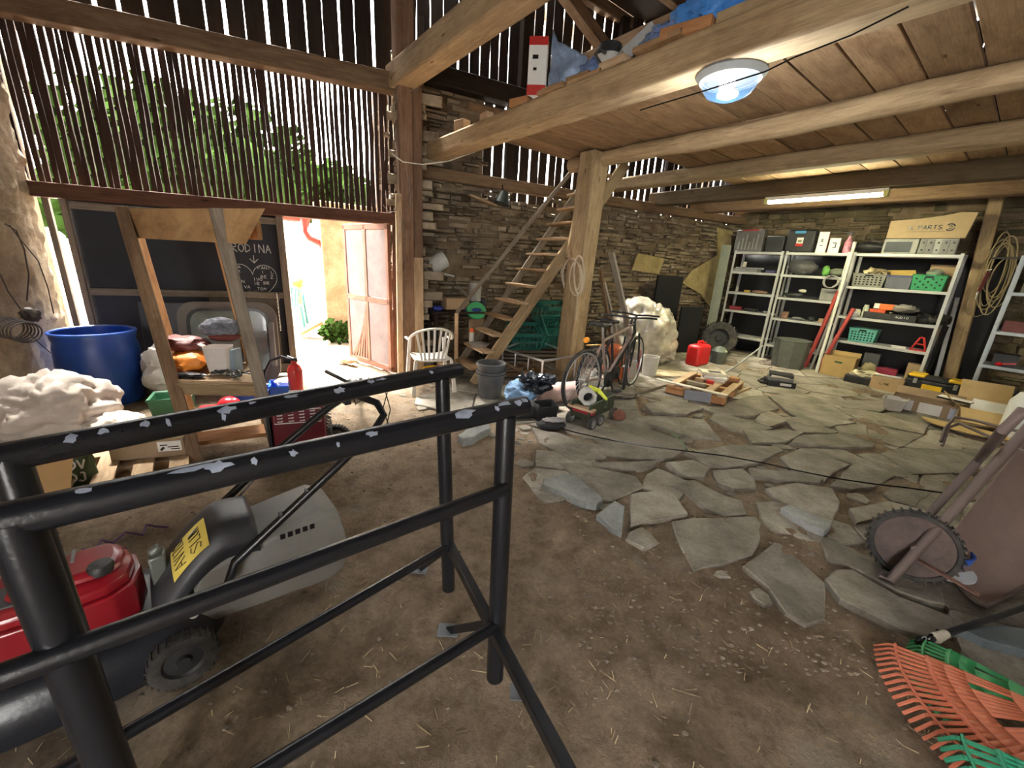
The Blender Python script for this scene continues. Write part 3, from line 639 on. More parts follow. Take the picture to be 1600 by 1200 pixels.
# the open gate leaf
hin = at(614, 583); fre = at(549, 561); Ml, Ll = wallM((hin.x, hin.y), (fre.x, fre.y))
MESHM = plain('dusty mesh', (.14, .1, .095), .8, 0, .25, 4, .3)
W_pink = wood('faded red wood', (.17, .07, .045), (.28, .14, .09))
b = B(Ml)
for x in (.03, Ll*.5, Ll-.03): b.bar((x, 0, .03), (x, 0, 1.86), .06, .045)
for z in (.05, .93, 1.84): b.bar((0, 0, z), (Ll, 0, z), .045, .07)
d2 = struct('door_2', b, W_pink, bev=.004)
for x0, x1, z0, z1 in ((.06, Ll*.5-.03, .97, 1.8), (Ll*.5+.03, Ll-.06, .97, 1.8), (.06, Ll*.5-.03, .09, .9), (Ll*.5+.03, Ll-.06, .09, .9)):
    b = B(Ml); b.box(((x0+x1)/2, .01, (z0+z1)/2), (x1-x0, .006, z1-z0)); struct('door_panel', b, MESHM, d2)
b = B(Ml)
for k in range(6): b.bar((Ll*.5+.06+k*.07, .02, .1), (Ll*.5+.02+k*.03, .02, .85-.1*k), .035, .01, (0, 1, 0))
struct('door_brace', b, W_pink, d2)
b = B(MD); b.bar((LD-.12, -.02, 0), (LD-.08, -.02, 1.87), .07, .06); struct('door_frame', b, W_red, bev=.004)
# ---------------------------------------------------------------- lamps
def shade_glass():
    m = emit('lit glass', (.3, .6, 1), .06); P = m.node_tree.nodes['Principled BSDF']; P.inputs['Base Color'].default_value = (.01, .03, .06, 1); P.inputs['Alpha'].default_value = .5; P.inputs['Roughness'].default_value = .1; return m
t = thing('ceiling_lamp', 'round white ceiling lamp glowing under the main loft beam', 'lamp', at(1142, 118, 2.64), 0)
b = B(); b.lathe([(.0, .12), (.12, .12), (.19, .03), (.195, .0), (.17, -.03), (.15, -.02)], n=40, cap=False); obj('lamp_rim', b, plain('dulled white enamel', (.2, .2, .19), .5), t)
b = B(); b.lathe([(.155, -.015), (.15, -.06), (.12, -.1), (.06, -.125), (.002, -.13)], n=36, cap=False); obj('lamp_shade', b, shade_glass(), t)
b = B(); b.blob((-.02, -.02, -.055), (.09, .09, .1), 0); obj('light_bulb', b, emit('lit bulb', (.85, .95, 1), 10), t)
pl = bpy.data.lights.new('bulb light', 'POINT'); pl.energy = 5; pl.color = (.9, .96, 1); pl.shadow_soft_size = .14
po = bpy.data.objects.new('bulb_light', pl); S.collection.objects.link(po); po.location = (0, 0, -.2); po.parent = t
t = thing('tube_lamp', 'long glowing fluorescent tube lamp fixed under a dark loft beam', 'lamp', uv(1.575, 2.8, 2.6), AZ)
b = B(); b.box((0, 0, 0), (1.38, .09, .05)); obj('housing', b, WHITE, t, bev=.005)
b = B()
for y in (-.022, .022): b.cyl((-.64, y, -.045), (.64, y, -.045), .018, n=10)
obj('tube', b, emit('lit tube', (1, .95, .6), 24), t)
b = B()
for x in (-.67, .67): b.box((x, 0, -.03), (.05, .1, .07))
obj('end_cap', b, plain('yellowed plastic', (.6, .6, .2), .4), t, bev=.005)
# ---------------------------------------------------------------- black pipe frame in front
t = thing('pipe_frame', 'large black welded steel pipe frame with chipped paint, nearest the camera', 'steel frame', (-.45, .95, 0), 0)
N0, N1 = Vector((0, 1.1, 0)), Vector((-.74, .56, 0)); F0, F1 = Vector((-.235, 1.5, 0)), Vector((-1.03, .76, 0))
def zz(p, z): return Vector((p.x, p.y, z))
NT, FT = Vector((-.012, 1.16, 1.07)), Vector((-.277, 1.53, 1.07))
nd = (Vector((-.78, .53, 1.07))-NT).normalized(); fd = (Vector((-1.04, .68, 1.07))-FT).normalized()
def pipe(name, p, q, r, lab=None): b = B(); b.cyl(p, q, r, n=20); return obj(name, b, BLK, t, True)
nb = pipe('top_rail', NT-nd*.075, NT+nd*1.5, .03); fb = pipe('top_rail', FT-fd*.085, FT+fd*1.6, .03)
pipe('post', zz(N0, .055), NT-Vector((0, 0, .02)), .031); pipe('post', zz(F0, .055), FT-Vector((0, 0, .02)), .029)
nl, fl = NT+nd*.985, FT+fd*1.09
pipe('post', Vector((nl.x+.055, nl.y-.01, .055)), nl, .032); pipe('post', Vector((fl.x+.07, fl.y-.04, .055)), fl, .031)
pipe('side_rail', Vector((N0.x, N0.y+.02, .82)), Vector((N0.x, N0.y+.02, .82))+nd*1.5, .021)
pipe('side_rail', Vector((N0.x, N0.y, .3)), Vector((N0.x, N0.y, .3))+nd*1.5, .019)
pipe('side_rail', Vector((F0.x, F0.y, .29)), Vector((F0.x, F0.y, .29))+fd*1.5, .018)
def skid(p, q):
    b = B(); d = (q-p).normalized(); b.bar(p, q, .035, .04); obj('cross_bar', b, BLK, t, True, bev=.003)
skid(Vector((-.25, 1.53, .29)), Vector((.25, .6, .28))); skid(Vector((-1.02, .74, .28)), Vector((-.62, .2, .28)))
for px_, py_, src in ((655, 892, Vector((-.25, 1.5, .27))), (700, 988, Vector((-.02, 1.13, .27))), (815, 1085, Vector((.06, .98, .26)))):
    f = at(px_, py_); b = B(); b.bar(src, f+Vector((0, 0, .01)), .03, .008, (1, 1, 0)); ft = obj('foot', b, BLK, t, True)
    b = B(); b.box(f+Vector((0, 0, .012)), (.085, .06, .008)); obj('foot_plate', b, plain('worn steel', (.2, .21, .23), .5, .6), ft, True)
# chips where the paint has come off
CHIP = plain('bare primer grey', (.26, .29, .36), .6, 0, .2, 30)
def chips(rail, P, d, lst, r):
    up = Vector((0, 0, 1)); sd_ = d.cross(up).normalized()
    if sd_.dot(-P) < 0: sd_ = -sd_
    for s0, ang, L, wdt, sd2 in lst:
        rg = random.Random(sd2); n = 11; L *= .85; wdt *= .85; b = B()
        ring = []
        for k in range(n):
            a = 2*pi*k/n; q = rg.uniform(.55, 1.2); ds = cos(a)*L/2*q; da = sin(a)*wdt/2/r*q; th = ang+da
            ring.append(b.v(P+d*(s0+ds)+(sd_*cos(th)+up*sin(th))*(r+.0011)))
        c = b.v(P+d*s0+(sd_*cos(ang)+up*sin(ang))*(r+.0014))
        for k in range(n): b.face([c, ring[k], ring[(k+1) % n]])
        obj('paint_chip', b, CHIP, rail, True)
chips(nb, NT, nd, [(-.055, 1.0, .03, .025, 1), (-.03, .9, .03, .03, 2), (.02, 1.1, .07, .02, 3), (.055, .8, .02, .025, 4), (.16, .9, .08, .03, 5), (.42, .9, .035, .02, 6), (.5, .6, .012, .02, 7), (.59, .7, .02, .02, 8), (.72, .9, .06, .03, 9), (.76, 1.1, .09, .016, 10), (.9, 1.2, .03, .015, 12), (.66, .7, .018, .02, 13)], .03)
chips(fb, FT, fd, [(.07, .7, .02, .02, 21), (.27, 1.0, .05, .012, 22), (.31, .9, .03, .02, 23), (.42, .6, .045, .025, 24), (.56, .9, .05, .014, 25), (.72, .8, .05, .03, 26), (.73, .2, .012, .03, 27), (.66, 1, .03, .012, 28), (.84, .6, .012, .03, 29), (.88, .9, .025, .022, 30), (.95, .9, .03, .02, 31), (1.0, .8, .03, .025, 32), (1.14, .7, .05, .03, 33), (1.15, .2, .015, .04, 34)], .03)
# ---------------------------------------------------------------- lawn mower
t = thing('lawn_mower', 'lawn mower with red engine cover, black deck and grey grass box behind the pipe frame', 'lawn mower', (-1.367, 1.154, 0), 42)
b = B()
def dk(i, j):
    a = 2*pi*i; q = 1-.0; r_ = [(1.0, .07), (1.0, .13), (.93, .19), (.75, .235), (.4, .25), (.05, .25)]; k = min(int(j*5), 4); f_ = j*5-k; s_, z = r_[k][0]*(1-f_)+r_[k+1][0]*f_, r_[k][1]*(1-f_)+r_[k+1][1]*f_
    e = 2.6; cx, cy = cos(a), sin(a); m_ = (abs(cx)**e+abs(cy)**e)**(-1/e); return (-.13+.42*cx*m_*s_, .26*cy*m_*s_, z)
b.grid(dk, 40, 10, True); obj('deck', b, plain('glossy black enamel', (.012, .014, .02), .3, 0, .2, 5, .1, dirt=.04), t)
RENG = plain('red engine paint', (.26, .008, .016), .3, 0, .12, 5, dirt=.08, coat=.4)
b = B(); prof = [(-.42, -.09), (-.38, -.13), (-.1, -.15), (.0, -.14), (.055, -.09), (.07, 0), (.055, .09), (0, .14), (-.1, .15), (-.38, .13), (-.42, .09)]
b.prism([(x, y*.95) for x, y in prof], .24, .37); b.prism([(x*.92-.01, y*.86) for x, y in prof], .37, .425, .03); b.prism([(x*.55+.0, y*.62) for x, y in prof], .425, .455, .02)
en = obj('engine_cover', b, RENG, t, bev=.012)
b = B()
for k in range(6): b.box((-.2+k*.022, .045, .458), (.008, .075, .006))
obj('vent', b, MGREY, en)
b = B(); b.lathe([(.0, .0), (.034, 0), (.036, .02), (.03, .032), (.0, .035)], (-.02, -.06, .43), 14, cap=False); obj('fuel_cap', b, BLKP, en)
b = B(); b.prism([(-.4, -.07), (-.2, -.09), (-.2, .02), (-.4, .02)], .424, .43); obj('grille', b, DGREY, en)
b = B(); b.box((.115, -.0, .34), (.05, .07, .12)); b.cyl((.1, 0, .4), (.13, 0, .42), .02, n=8); obj('carburettor', b, plain('dark alloy', (.16, .17, .15), .5, .5), t, bev=.01)
b = B()                                        # rear flap
def fp(i, j):
    x = .08+.34*i; z = .27+.235*sin(min(1, i*1.25)*pi/2)-.06*max(0, i-.7); y = (j-.5)*(.29+.04*i); return (x, y+.0, z-.12*abs(2*(j-.5))**5)
b.grid(fp, 16, 16); fo = obj('rear_flap', b, plain('worn black plastic', (.03, .031, .036), .42, 0, .2, 6, .1, dirt=.12), t); mo = fo.modifiers.new('th', 'SOLIDIFY'); mo.thickness = .012; mo.offset = -1
def fpo(i, j, o): p, q, r_ = Vector(fp(i, j)), Vector(fp(i+.02, j)), Vector(fp(i, j+.02)); n_ = (q-p).cross(r_-p).normalized(); return p+n_*o
b = B(); b.grid(lambda i, j: fpo(.22+.34*i, .1+.42*j, .004), 8, 8); st = obj('sticker', b, plain('yellow label', (.68, .52, .1), .7, 0, .1), t)
b = B()
for row, txt in enumerate(('AVIZO', 'SLUN')):
    for k, ch in enumerate(txt):
        for sk in GL[ch]: b.tube([fpo(.35+.15*row-.1*p[1], .13+.078*k+.055*p[0], .006) for p in sk], .0016, 4)
obj('sticker_lettering', b, BLK, st)
GB = plain('grey grass-box plastic', (.2, .195, .18), .6, 0, .15, 5, .2, dirt=.3)
b = B()                                        # grass box
xs = [(.2, .3, .16), (.24, .38, .12), (.66, .44, .08), (.73, .40, .1), (.75, .3, .16)]
P = []
for x, zt, zb in xs:
    hw = .15 if x < .7 else .135; P.append([(x, -hw, zb), (x, -hw-.02, zb+.08), (x, -hw, zt-.03), (x, -hw+.03, zt), (x, hw-.03, zt), (x, hw, zt-.03), (x, hw+.02, zb+.08), (x, hw, zb)])
V = [[b.v(p) for p in r_] for r_ in P]
for A, C in zip(V, V[1:]):
    for k in range(8): b.face([A[k], A[(k+1) % 8], C[(k+1) % 8], C[k]])
b.face(V[0][::-1]); b.face(V[-1]); gb = obj('grass_box', b, GB, t, bev=.012)
b = B(); write(b, 'MOWER'[:0]+'HECHT'[:0], 0, 0, .03, Matrix.Identity(4)); 
for k in range(5): b.box((.5+k*.028, -.152, .385), (.018, .004, .022))
obj('lettering', b, BLK, gb)
def wheel(b, c, ax, R_, wd_, n=26, tread=True, inn=.62):
    ax = Vector(ax).normalized(); q = ax.to_track_quat('Z', 'Y').to_matrix().to_4x4(); M_ = Matrix.Translation(c) @ q; h = wd_/2
    b.lathe([(R_*inn, -h*.7), (R_*max(.8, inn+.02), -h), (R_*.95, -h*.9), (R_, -h*.5), (R_, h*.5), (R_*.95, h*.9), (R_*max(.8, inn+.02), h), (R_*inn, h*.7)], n=n, M=M_, cap=False)
    if tread:
        for k in range(n):
            a = 2*pi*k/n; o = b.M; b.M = b.M @ M_ @ Matrix.Rotation(a, 4, 'Z'); b.bar((R_*1.0, -.0, -h*.8), (R_*1.0, 0, h*.8), R_*.05, R_*.1, (1, 0, 0)); b.M = o
def disc(b, c, ax, R_, wd_):
    ax = Vector(ax).normalized(); M_ = Matrix.Translation(c) @ ax.to_track_quat('Z', 'Y').to_matrix().to_4x4(); h = wd_/2
    b.lathe([(0, -h*.9), (R_*.2, -h*.9), (R_*.25, -h*.4), (R_*.55, -h*.3), (R_*.66, -h*.75), (R_*.66, h*.75), (R_*.55, h*.3), (R_*.25, h*.4), (R_*.2, h*.9), (0, h*.9)], n=24, M=M_, cap=False)
for x, y in ((.14, -.25), (.14, .25), (-.45, -.25), (-.45, .25)):
    b = B(); wheel(b, (x, y, .105), (0, 1, 0), .1, .05); wo = obj('wheel', b, RUBB, t)
    b = B(); disc(b, (x, y, .105), (0, 1, 0), .1, .05); obj('wheel_hub', b, BLKP, wo)
b = B(); b.tube([(.3, .2, .3), (.3, .2, .38), (.57, .2, .6), (.8, .2, .76), (.87, .19, .8), (.9, .12, .85), (.88, -.02, .885), (.93, -.12, .87), (.935, -.175, .83), (.88, -.19, .77), (.72, -.19, .65), (.33, -.2, .38), (.3, -.2, .3)], .0165, 10); obj('handle', b, BLK, t)
b = B(); b.tube([(.32, -.19, .36), (.5, -.18, .5), (.72, -.17, .64), (.87, -.16, .77)], .005, 6)
b.tube([(.32, .17, .36), (.55, .19, .57), (.8, .2, .74), (.86, .16, .8)], .004, 6); obj('control_cable', b, BLK, t)
b = B()
for q in ((.5, -.19, .502), (.6, -.19, .57)): b.box(q, (.02, .03, .03))
b.box((.87, .12, .83), (.03, .1, .035)); obj('clip', b, BLKP, t, bev=.003)
b = B(); b.blob((.19, -.235, .26), (.032, .032, .032), 0); obj('knob', b, WHITE, t)
# ---------------------------------------------------------------- left side
c = at(146, 517, .68); c.z = 0
t = thing('barrel', 'tall blue plastic barrel without a lid standing by the clay wall', 'barrel', c, 12)
b = B(); b.lathe([(.02, .02), (.25, .0), (.275, .03), (.295, .2), (.302, .38), (.293, .54), (.28, .6), (.29, .63), (.29, .68), (.273, .68), (.268, .6), (.28, .5), (.28, .3), (.26, .05), (.02, .05)], n=44, cap=False); obj('barrel_body', b, plain('deep blue barrel plastic', (.012, .06, .3), .33, 0, .15, 3, dirt=.06), t)
b = B(); b.tube([(.29*cos(a*pi/20), .29*sin(a*pi/20), .68) for a in range(40)], .012, 8, True); obj('barrel_rim', b, BLUEP, t)
FAB = plain('off-white woven sack', (.58, .51, .45), .9, 0, .12, 4, .8, bs=14)
c = at(95, 672, .12); b = B(); b.blob((c.x, c.y, .27), (.72, .62, .6), .22, 1.7, 3, 5, -.27, .12); b.blob((c.x+.45, c.y-.02, .14), (.6, .34, .3), .22, 2.2, 5, 5, -.13, .12)
single('sack', b, FAB, 'big crumpled off-white sack slumped before the blue barrel', 'sack', ang=180)
b = B(); c = at(110, 700, .1); b.blob((c.x, c.y, .12), (.4, .22, .14), .35, 2.5, 8, 3, -.1, .2); single('sack', b, plain('grey dusty cloth', (.2, .17, .15), .9, bmp=.4), 'flattened grey sack lying on the near foot of the white sack', 'sack', ang=50)
def carton(label, c, d, rz, m=CARD, flaps=None, th=.006, name='cardboard_box', cat='box', group=None, tape=False, open_=True, tilt=0):
    t = thing(name, label, cat, c, rz, group); x, y, z = d; b = B()
    if open_:
        for s_ in (-1, 1): b.box((s_*x/2, 0, z/2), (th, y, z)); b.box((0, s_*y/2, z/2), (x, th, z))
        b.box((0, 0, th/2), (x, y, th))
    else: b.box((0, 0, z/2), (x, y, z))
    obj('box_body', b, m, t, bev=.002)
    for (sd_, ang, L) in (flaps or []):
        b = B(); a = radians(ang)
        if sd_ in 'lr':
            s_ = -1 if sd_ == 'l' else 1; b.bar((s_*x/2, 0, z), (s_*(x/2+L*cos(a)), 0, z+L*sin(a)), y, .004, (0, 0, 1))
        else:
            s_ = -1 if sd_ == 'f' else 1; b.bar((0, s_*y/2, z), (0, s_*(y/2+L*cos(a)), z+L*sin(a)), x, .004, (0, 0, 1))
        obj('flap', b, m, t)
    if tape: b = B(); b.box((0, 0, z+.001), (x, .05, .002)); obj('tape', b, plain('packing tape', (.5, .4, .25), .3), t)
    return t
# box with a white label on pale pallet boards
c = at(214, 742)
t = thing('pallet', 'pale wooden pallet boards on the earth below the labelled carton', 'pallet', c, 38)
for x in (-.3, -.12, .06, .24): b = B(); b.bar((x, -.3, .11), (x, .3, .11), .1, .018); obj('deck_board', b, W_new, t)
for y in (-.26, 0, .26): b = B(); b.bar((-.34, y, .05), (.34, y, .05), .09, .08); obj('bearer', b, W_new, t, bev=.003)
c = at(222, 716, .12); t = carton('brown carton with white printed label lying on the pallet boards', c+Vector((0, .12, 0)), (.4, .24, .13), 21, CARDD, open_=False)
b = B(); b.box((.12, -.1215, .075), (.13, .002, .07)); lb = obj('label', b, PAPER, t)
b = B(); b.box((.09, -.1232, .085), (.04, .001, .008)); b.box((.14, -.1232, .07), (.06, .001, .006)); b.box((.15, -.1232, .055), (.05, .001, .006)); b.bar((.07, -.1232, .05), (.09, -.1232, .07), .014, .001, (0, 1, 0)); obj('label_print', b, BLK, lb)
# sheet of cardboard and a green printed bag
q = [at(38, 727, .42), at(115, 706, .42), at(108, 800, .04), at(62, 800, .04)]
b = B(); n_ = (q[1]-q[0]).cross(q[3]-q[0]).normalized()*.006
b.hexa([q[0], q[1], q[1]+n_, q[0]+n_, q[3], q[2], q[2]+n_, q[3]+n_]); single('cardboard_sheet', b, plain('orange-brown cardboard', (.5, .3, .13), .8, 0, .08, 5), 'orange-brown cardboard sheet propped up beside the green printed bag', 'cardboard')
c = at(130, 770, .0); t = thing('printed_bag', 'dark green bag with white lettering stood beside the cardboard sheet', 'bag', c, 28)
b = B(); b.grid(lambda i, j: (.1*cos(2*pi*i)*(1-.25*j)+.02*noise.noise(Vector((i*6, j*4, 1))), .05*sin(2*pi*i)*(1-.6*j)+.02*noise.noise(Vector((i*7, j*5, 3))), .36*j), 24, 14, True); obj('bag_body', b, plain('dark green film', (.05, .085, .035), .5, 0, .2, 8, .3), t)
b = B(); Mb = I4((-.06, -.058, 0), 0, -6)
write(b, 'VE', 0, .26, .055, Mb, .7, .009); write(b, 'NOV', -.005, .18, .055, Mb, .6, .009); write(b, 'MOJ', -.01, .1, .055, Mb, .6, .009); obj('lettering', b, WHITE, t)
b = B(); b.bar(at(18, 760, .0), at(60, 742, .3), .05, .2); single('board', b, W_orange, 'orange-brown board edge at the foot of the wall behind the cardboard sheet', 'board') if 0 else b.bm.free()
# tall timber stand
zt = 1.72
def P3(x, y, z): return at(x, y, z)
NL, NR = at(190, 325, zt), at(337, 325, zt); nl0, nr0 = at(312, 738), at(434, 712)
dv = Vector((-.40, .52, 0)); FL, FR = NL+dv, NR+dv; fl0, fr0 = nl0+dv*.95, nr0+dv*.95
t = thing('timber_stand', 'tall leaning timber stand with plywood top and a low shelf of clutter', 'stand', (nl0+fr0)/2, 0)
for p, q_, m_ in ((nl0, NL, W_old), (nr0, NR, W_grey), (fl0, FL, W_orange), (fr0, FR, W_orange)):
    b = B(); b.bar(p, q_, .075 if m_ is not W_orange else .06, .05, dv); obj('leg', b, m_, t, True, bev=.003)
OSB = wood('plywood', (.55, .33, .15), (.75, .5, .26), 3, 30, knots=False)
b = B(); e = (NR-NL).normalized(); k_ = dv.normalized(); a_, c_, dz_ = NL+k_*.04-e*.02, NR+k_*.04, Vector((0, 0, -.2)); b.hexa([a_, a_+k_*.018, a_+dz_+k_*.018, a_+dz_, c_+e*.46, c_+e*.46+k_*.018, c_+e*.25+dz_+k_*.018, c_+e*.25+dz_], 1.4, .2, .02); obj('top_board', b, OSB, t, True)
b = B(); q_ = at(396, 345, 1.66); b.bar(q_, q_+Vector((0, 0, -.11)), .06, .05); b.bar(q_, q_+dv*.5, .06, .06); obj('bracket', b, W_orange, t, True, bev=.003)
def on_leg(p, q_, z): k = z/q_.z; return p+(q_-p)*k
zs = .56; A_, B_, C_, D_ = (on_leg(nl0, NL, zs), on_leg(nr0, NR, zs), on_leg(fr0, FR, zs), on_leg(fl0, FL, zs))
b = B(); u3 = Vector((0, 0, .03)); b.hexa([A_, D_, D_+u3, A_+u3, B_, C_, C_+u3, B_+u3], .6, .6, .03); obj('shelf', b, W_new, t, True)
b = B(); b.bar(A_-Vector((0, 0, .03)), B_-Vector((0, 0, .03)), .03, .08); obj('shelf_rail', b, W_post, t, True)
b = B(); zl = .12; b.bar(on_leg(nl0, NL, zl)+dv*.4, on_leg(nr0, NR, zl)+dv*.4, .2, .03); obj('low_board', b, W_orange, t, True)
SV = A_+u3; ex = (B_-A_); ey = (D_-A_)
def sh(i, j, z=0): return SV+ex*i+ey*j+Vector((0, 0, z))
az_s = math.degrees(math.atan2(ex.y, ex.x))
b = B(); b.blob(sh(.2, .45, .075), (.3, .26, .16), .25, 3, 1, 3, None, .15); single('hard_hat', b, plain('orange nylon', (.85, .27, .03), .5, 0, .1, 8, .2), 'bright orange folded bundle on the stand shelf', 'bundle', ang=60)
b = B(); b.blob(sh(.16, .6, .19), (.34, .25, .12), .3, 3, 2, 3, None, .15); single('cloth', b, plain('dark red leather', (.16, .035, .03), .5, bmp=.3), 'dark red leather bundle lying on top of the orange one', 'bundle', ang=60)
t = thing('measuring_jug', 'translucent white plastic square jug on the stand shelf', 'jug', sh(.58, .42), az_s+8)
b = B()
for k in range(1):
    o_ = [(-.06, .0), (-.088, .2)]; 
rg = [(.062, .0), (.07, .06), (.082, .2), (.078, .2), (.066, .06), (.058, .008), (.0, .008)]
b.grid(lambda i, j: ((lambda rz_: (lambda a, e: (cos(a)*(abs(cos(a))**e+abs(sin(a))**e)**(-1/e)*rz_[0], sin(a)*(abs(cos(a))**e+abs(sin(a))**e)**(-1/e)*rz_[0], rz_[1]))(2*pi*i, 5))(rg[min(6, int(round(j*6)))])), 32, 6, True)
obj('jug_body', b, plain('milky plastic', (.66, .6, .56), .4, 0, .06), t)
b = B(); b.bar((-.09, 0, .2), (-.12, 0, .215), .05, .006); obj('spout', b, plain('milky plastic', (.66, .6, .56), .4), t)
b = B(); b.box(sh(.78, .5, .09), (.03, .1, .17)); single('small_tin', b, plain('blue-grey label tin', (.2, .27, .33), .4), 'small blue-grey container squeezed beside the white jug', 'container', bev=.004)
t = thing('fur_hat', 'grey fur cap with dark red lining resting above the white jug', 'hat', sh(.66, .8, .0), az_s)
b = B(); b.blob((0, 0, .3), (.27, .2, .16), .2, 4, 6, 4, -.05); obj('fur', b, plain('grey fur', (.16, .17, .2), .95, 0, .4, 30, .9), t, ang=180)
b = B(); b.blob((.03, -.02, .24), (.22, .16, .07), .1, 3, 7, 3); obj('lining', b, plain('maroon lining', (.14, .03, .025), .8), t)
b = B(); b.box((0, .0, .105), (.2, .16, .21)); single('storage_tin', b, MGREY, 'dull grey box under the fur cap at the back of the stand shelf', 'box', bev=.01, parent=None).matrix_basis = I4(sh(.66, .82, 0), az_s)
b = B()
r5 = random.Random(5)
for k in range(9):
    c0 = sh(.7+r5.uniform(-.2, .2), .2+r5.uniform(-.1, .12), .02); a0 = r5.uniform(0, 6)
    b.tube([c0+Vector((cos(a)*.035, sin(a)*.02, .01+.008*sin(a*2+a0))) for a in [2*pi*q/12 for q in range(12)]], .006, 6, True)
single('chain_heap', b, plain('dark iron', (.1, .1, .095), .45, .7), 'heap of dark iron chain links at the shelf edge before the jug', 'chain')
b = B(); b.blob(sh(.2, .12, .02), (.2, .09, .04), .3, 4, 4, 3); single('glove', b, BLK, 'flat black work glove at the front edge of the stand shelf', 'glove', ang=60)
# crates and things under the stand
def crate(name, label, c, d, rz, m, cat='crate', taper=.85, group=None, holes=0, th=.008):
    t = thing(name, label, cat, c, rz, group); x, y, z = d; b = B()
    def ring(k, zz_): return [(-x/2*k, -y/2*k, zz_), (x/2*k, -y/2*k, zz_), (x/2*k, y/2*k, zz_), (-x/2*k, y/2*k, zz_)]
    R_ = [ring(taper, 0), ring(1, z), ring(.94, z), ring(taper*.93, .012)]; V_ = [[b.v(p) for p in r_] for r_ in R_]
    for A, C in zip(V_, V_[1:]):
        for k in range(4): b.face([A[k], A[(k+1) % 4], C[(k+1) % 4], C[k]])
    b.face(V_[0][::-1]); b.face(V_[-1]); obj('crate_body', b, m, t, bev=.006)
    b = B(); b.tube([(-x/2, -y/2, z), (x/2, -y/2, z), (x/2, y/2, z), (-x/2, y/2, z)], .009, 6, True); obj('crate_rim', b, m, t)
    if holes:
        b = B(); nx = 7; nz = 4
        for i in range(nx):
            for j in range(nz):
                if (i+j) % 2 or holes == 2: xx = -x*.36+x*.72*i/(nx-1); zz_ = z*.2+z*.55*j/(nz-1); yy = -(y/2*(taper+(1-taper)*zz_/z)+.001); b.box((xx, yy, zz_), (x*.055, .004, z*.09))
        b.box((0, -(y/2+.001), z*.88), (x*.25, .004, z*.1)); obj('crate_hole', b, BLK, t)
    return t
crate('crate', 'green plastic tub on the floor behind the blue barrel and stand leg', at(275, 650), (.3, .26, .2), 30, plain('dusty green plastic', (.04, .17, .09), .5, dirt=.15))
crate('crate', 'blue plastic storage bin under the timber stand', at(378, 642)+Vector((.03, .1, 0)), (.34, .24, .19), 25, BLUEP, 'bin')
crate('crate', 'blue plastic storage bin with white cloth, right of the stand leg', at(425, 637)+Vector((.05, .2, 0)), (.3, .26, .2), 28, plain('bright blue plastic', (.015, .12, .62), .38), 'bin')
b = B(); b.blob(at(425, 637)+Vector((.04, .22, .2)), (.22, .18, .1), .3, 3, 5, 3); single('cloth', b, PAPER, 'white cloth bundled in the brighter blue bin', 'cloth', ang=60)
t = thing('red_toy', 'shiny red plastic housing on the floor left of the blue bin', 'machine part', at(345, 655)+Vector((0, .1, 0)), 20)
b = B(); b.blob((.02, 0, .09), (.2, .2, .18), .05, 2, 1, 3); b.box((-.12, 0, .05), (.2, .14, .08)); obj('housing', b, plain('glossy red plastic', (.62, .02, .03), .2, coat=.6), t, bev=.01)
b = B(); b.cyl((.04, -.09, .09), (.04, -.12, .09), .05, n=14); obj('cap', b, REDP, t)
# clear plastic bags between barrel and stand
b = B(); c = at(238, 640); b.blob((c.x, c.y+.3, .3), (.5, .4, .6), .3, 2, 12, 4, -.3, .2); single('plastic_bag', b, plain('cloudy plastic bag', (.5, .48, .46), .35, 0, .15, 6, .2), 'cloudy white plastic bag heap behind the timber stand legs', 'bag', ang=60)
# car tailgate glass leaning on the gate leaf
tg = Vector(LC).to_3d() + dirv(24)*1.5 - dn*.28
t = thing('car_tailgate', 'dull car tailgate with rounded window leaning on the dark gate leaf', 'car part', tg, 24)
Mt = I4((0, 0, 0), 0, -9)
def rrect(x0, x1, z0, z1, r_, n=5):
    o = []
    for cx, cz, a0 in ((x1-r_, z0+r_, -90), (x1-r_, z1-r_, 0), (x0+r_, z1-r_, 90), (x0+r_, z0+r_, 180)):
        for k in range(n+1): a = radians(a0+90*k/n); o.append((cx+r_*cos(a), cz+r_*sin(a)))
    return o
MXZ = Matrix(((1, 0, 0, 0), (0, 0, -1, 0), (0, 1, 0, 0), (0, 0, 0, 1)))
def frame2d(b, outer, inner, y0, y1, M):
    o = b.M; b.M = b.M @ M @ MXZ; n = len(outer); rows = [[b.v((x, z, y)) for x, z in pl_] for pl_, y in ((outer, y0), (outer, y1), (inner, y1), (inner, y0), (outer, y0))]
    for A, C in zip(rows, rows[1:]):
        for k in range(n): b.face([A[k], A[(k+1) % n], C[(k+1) % n], C[k]])
    b.M = o; return b
b = B(); frame2d(b, rrect(-.46, .46, .02, .92, .16), rrect(-.37, .37, .13, .84, .14), 0, .05, Mt); obj('tailgate_frame', b, plain('dull taupe car paint', (.13, .115, .095), .5, 0, .15, 4, dirt=.2), t)
b = B(); frame2d(b, rrect(-.38, .38, .12, .85, .14), rrect(-.355, .355, .145, .825, .13), .03, .06, Mt); obj('window_seal', b, BLK, t)
b = B(); b.M = Mt @ MXZ; b.prism(rrect(-.36, .36, .14, .83, .13), .02, .03); gl = obj('window_glass', b, plain('dusty green glass', (.16, .2, .17), .18, 0, .25, 3, coat=.5), t)
b = B(Mt)
for k in range(6): b.box((0, -.033, .24+k*.1), (.64, .001, .003))
obj('heater_line', b, MGREY, gl)
b = B(Mt); b.box((.4, -.07, .45), (.06, .04, .5)); obj('trim_strip', b, MGREY, t, bev=.01)
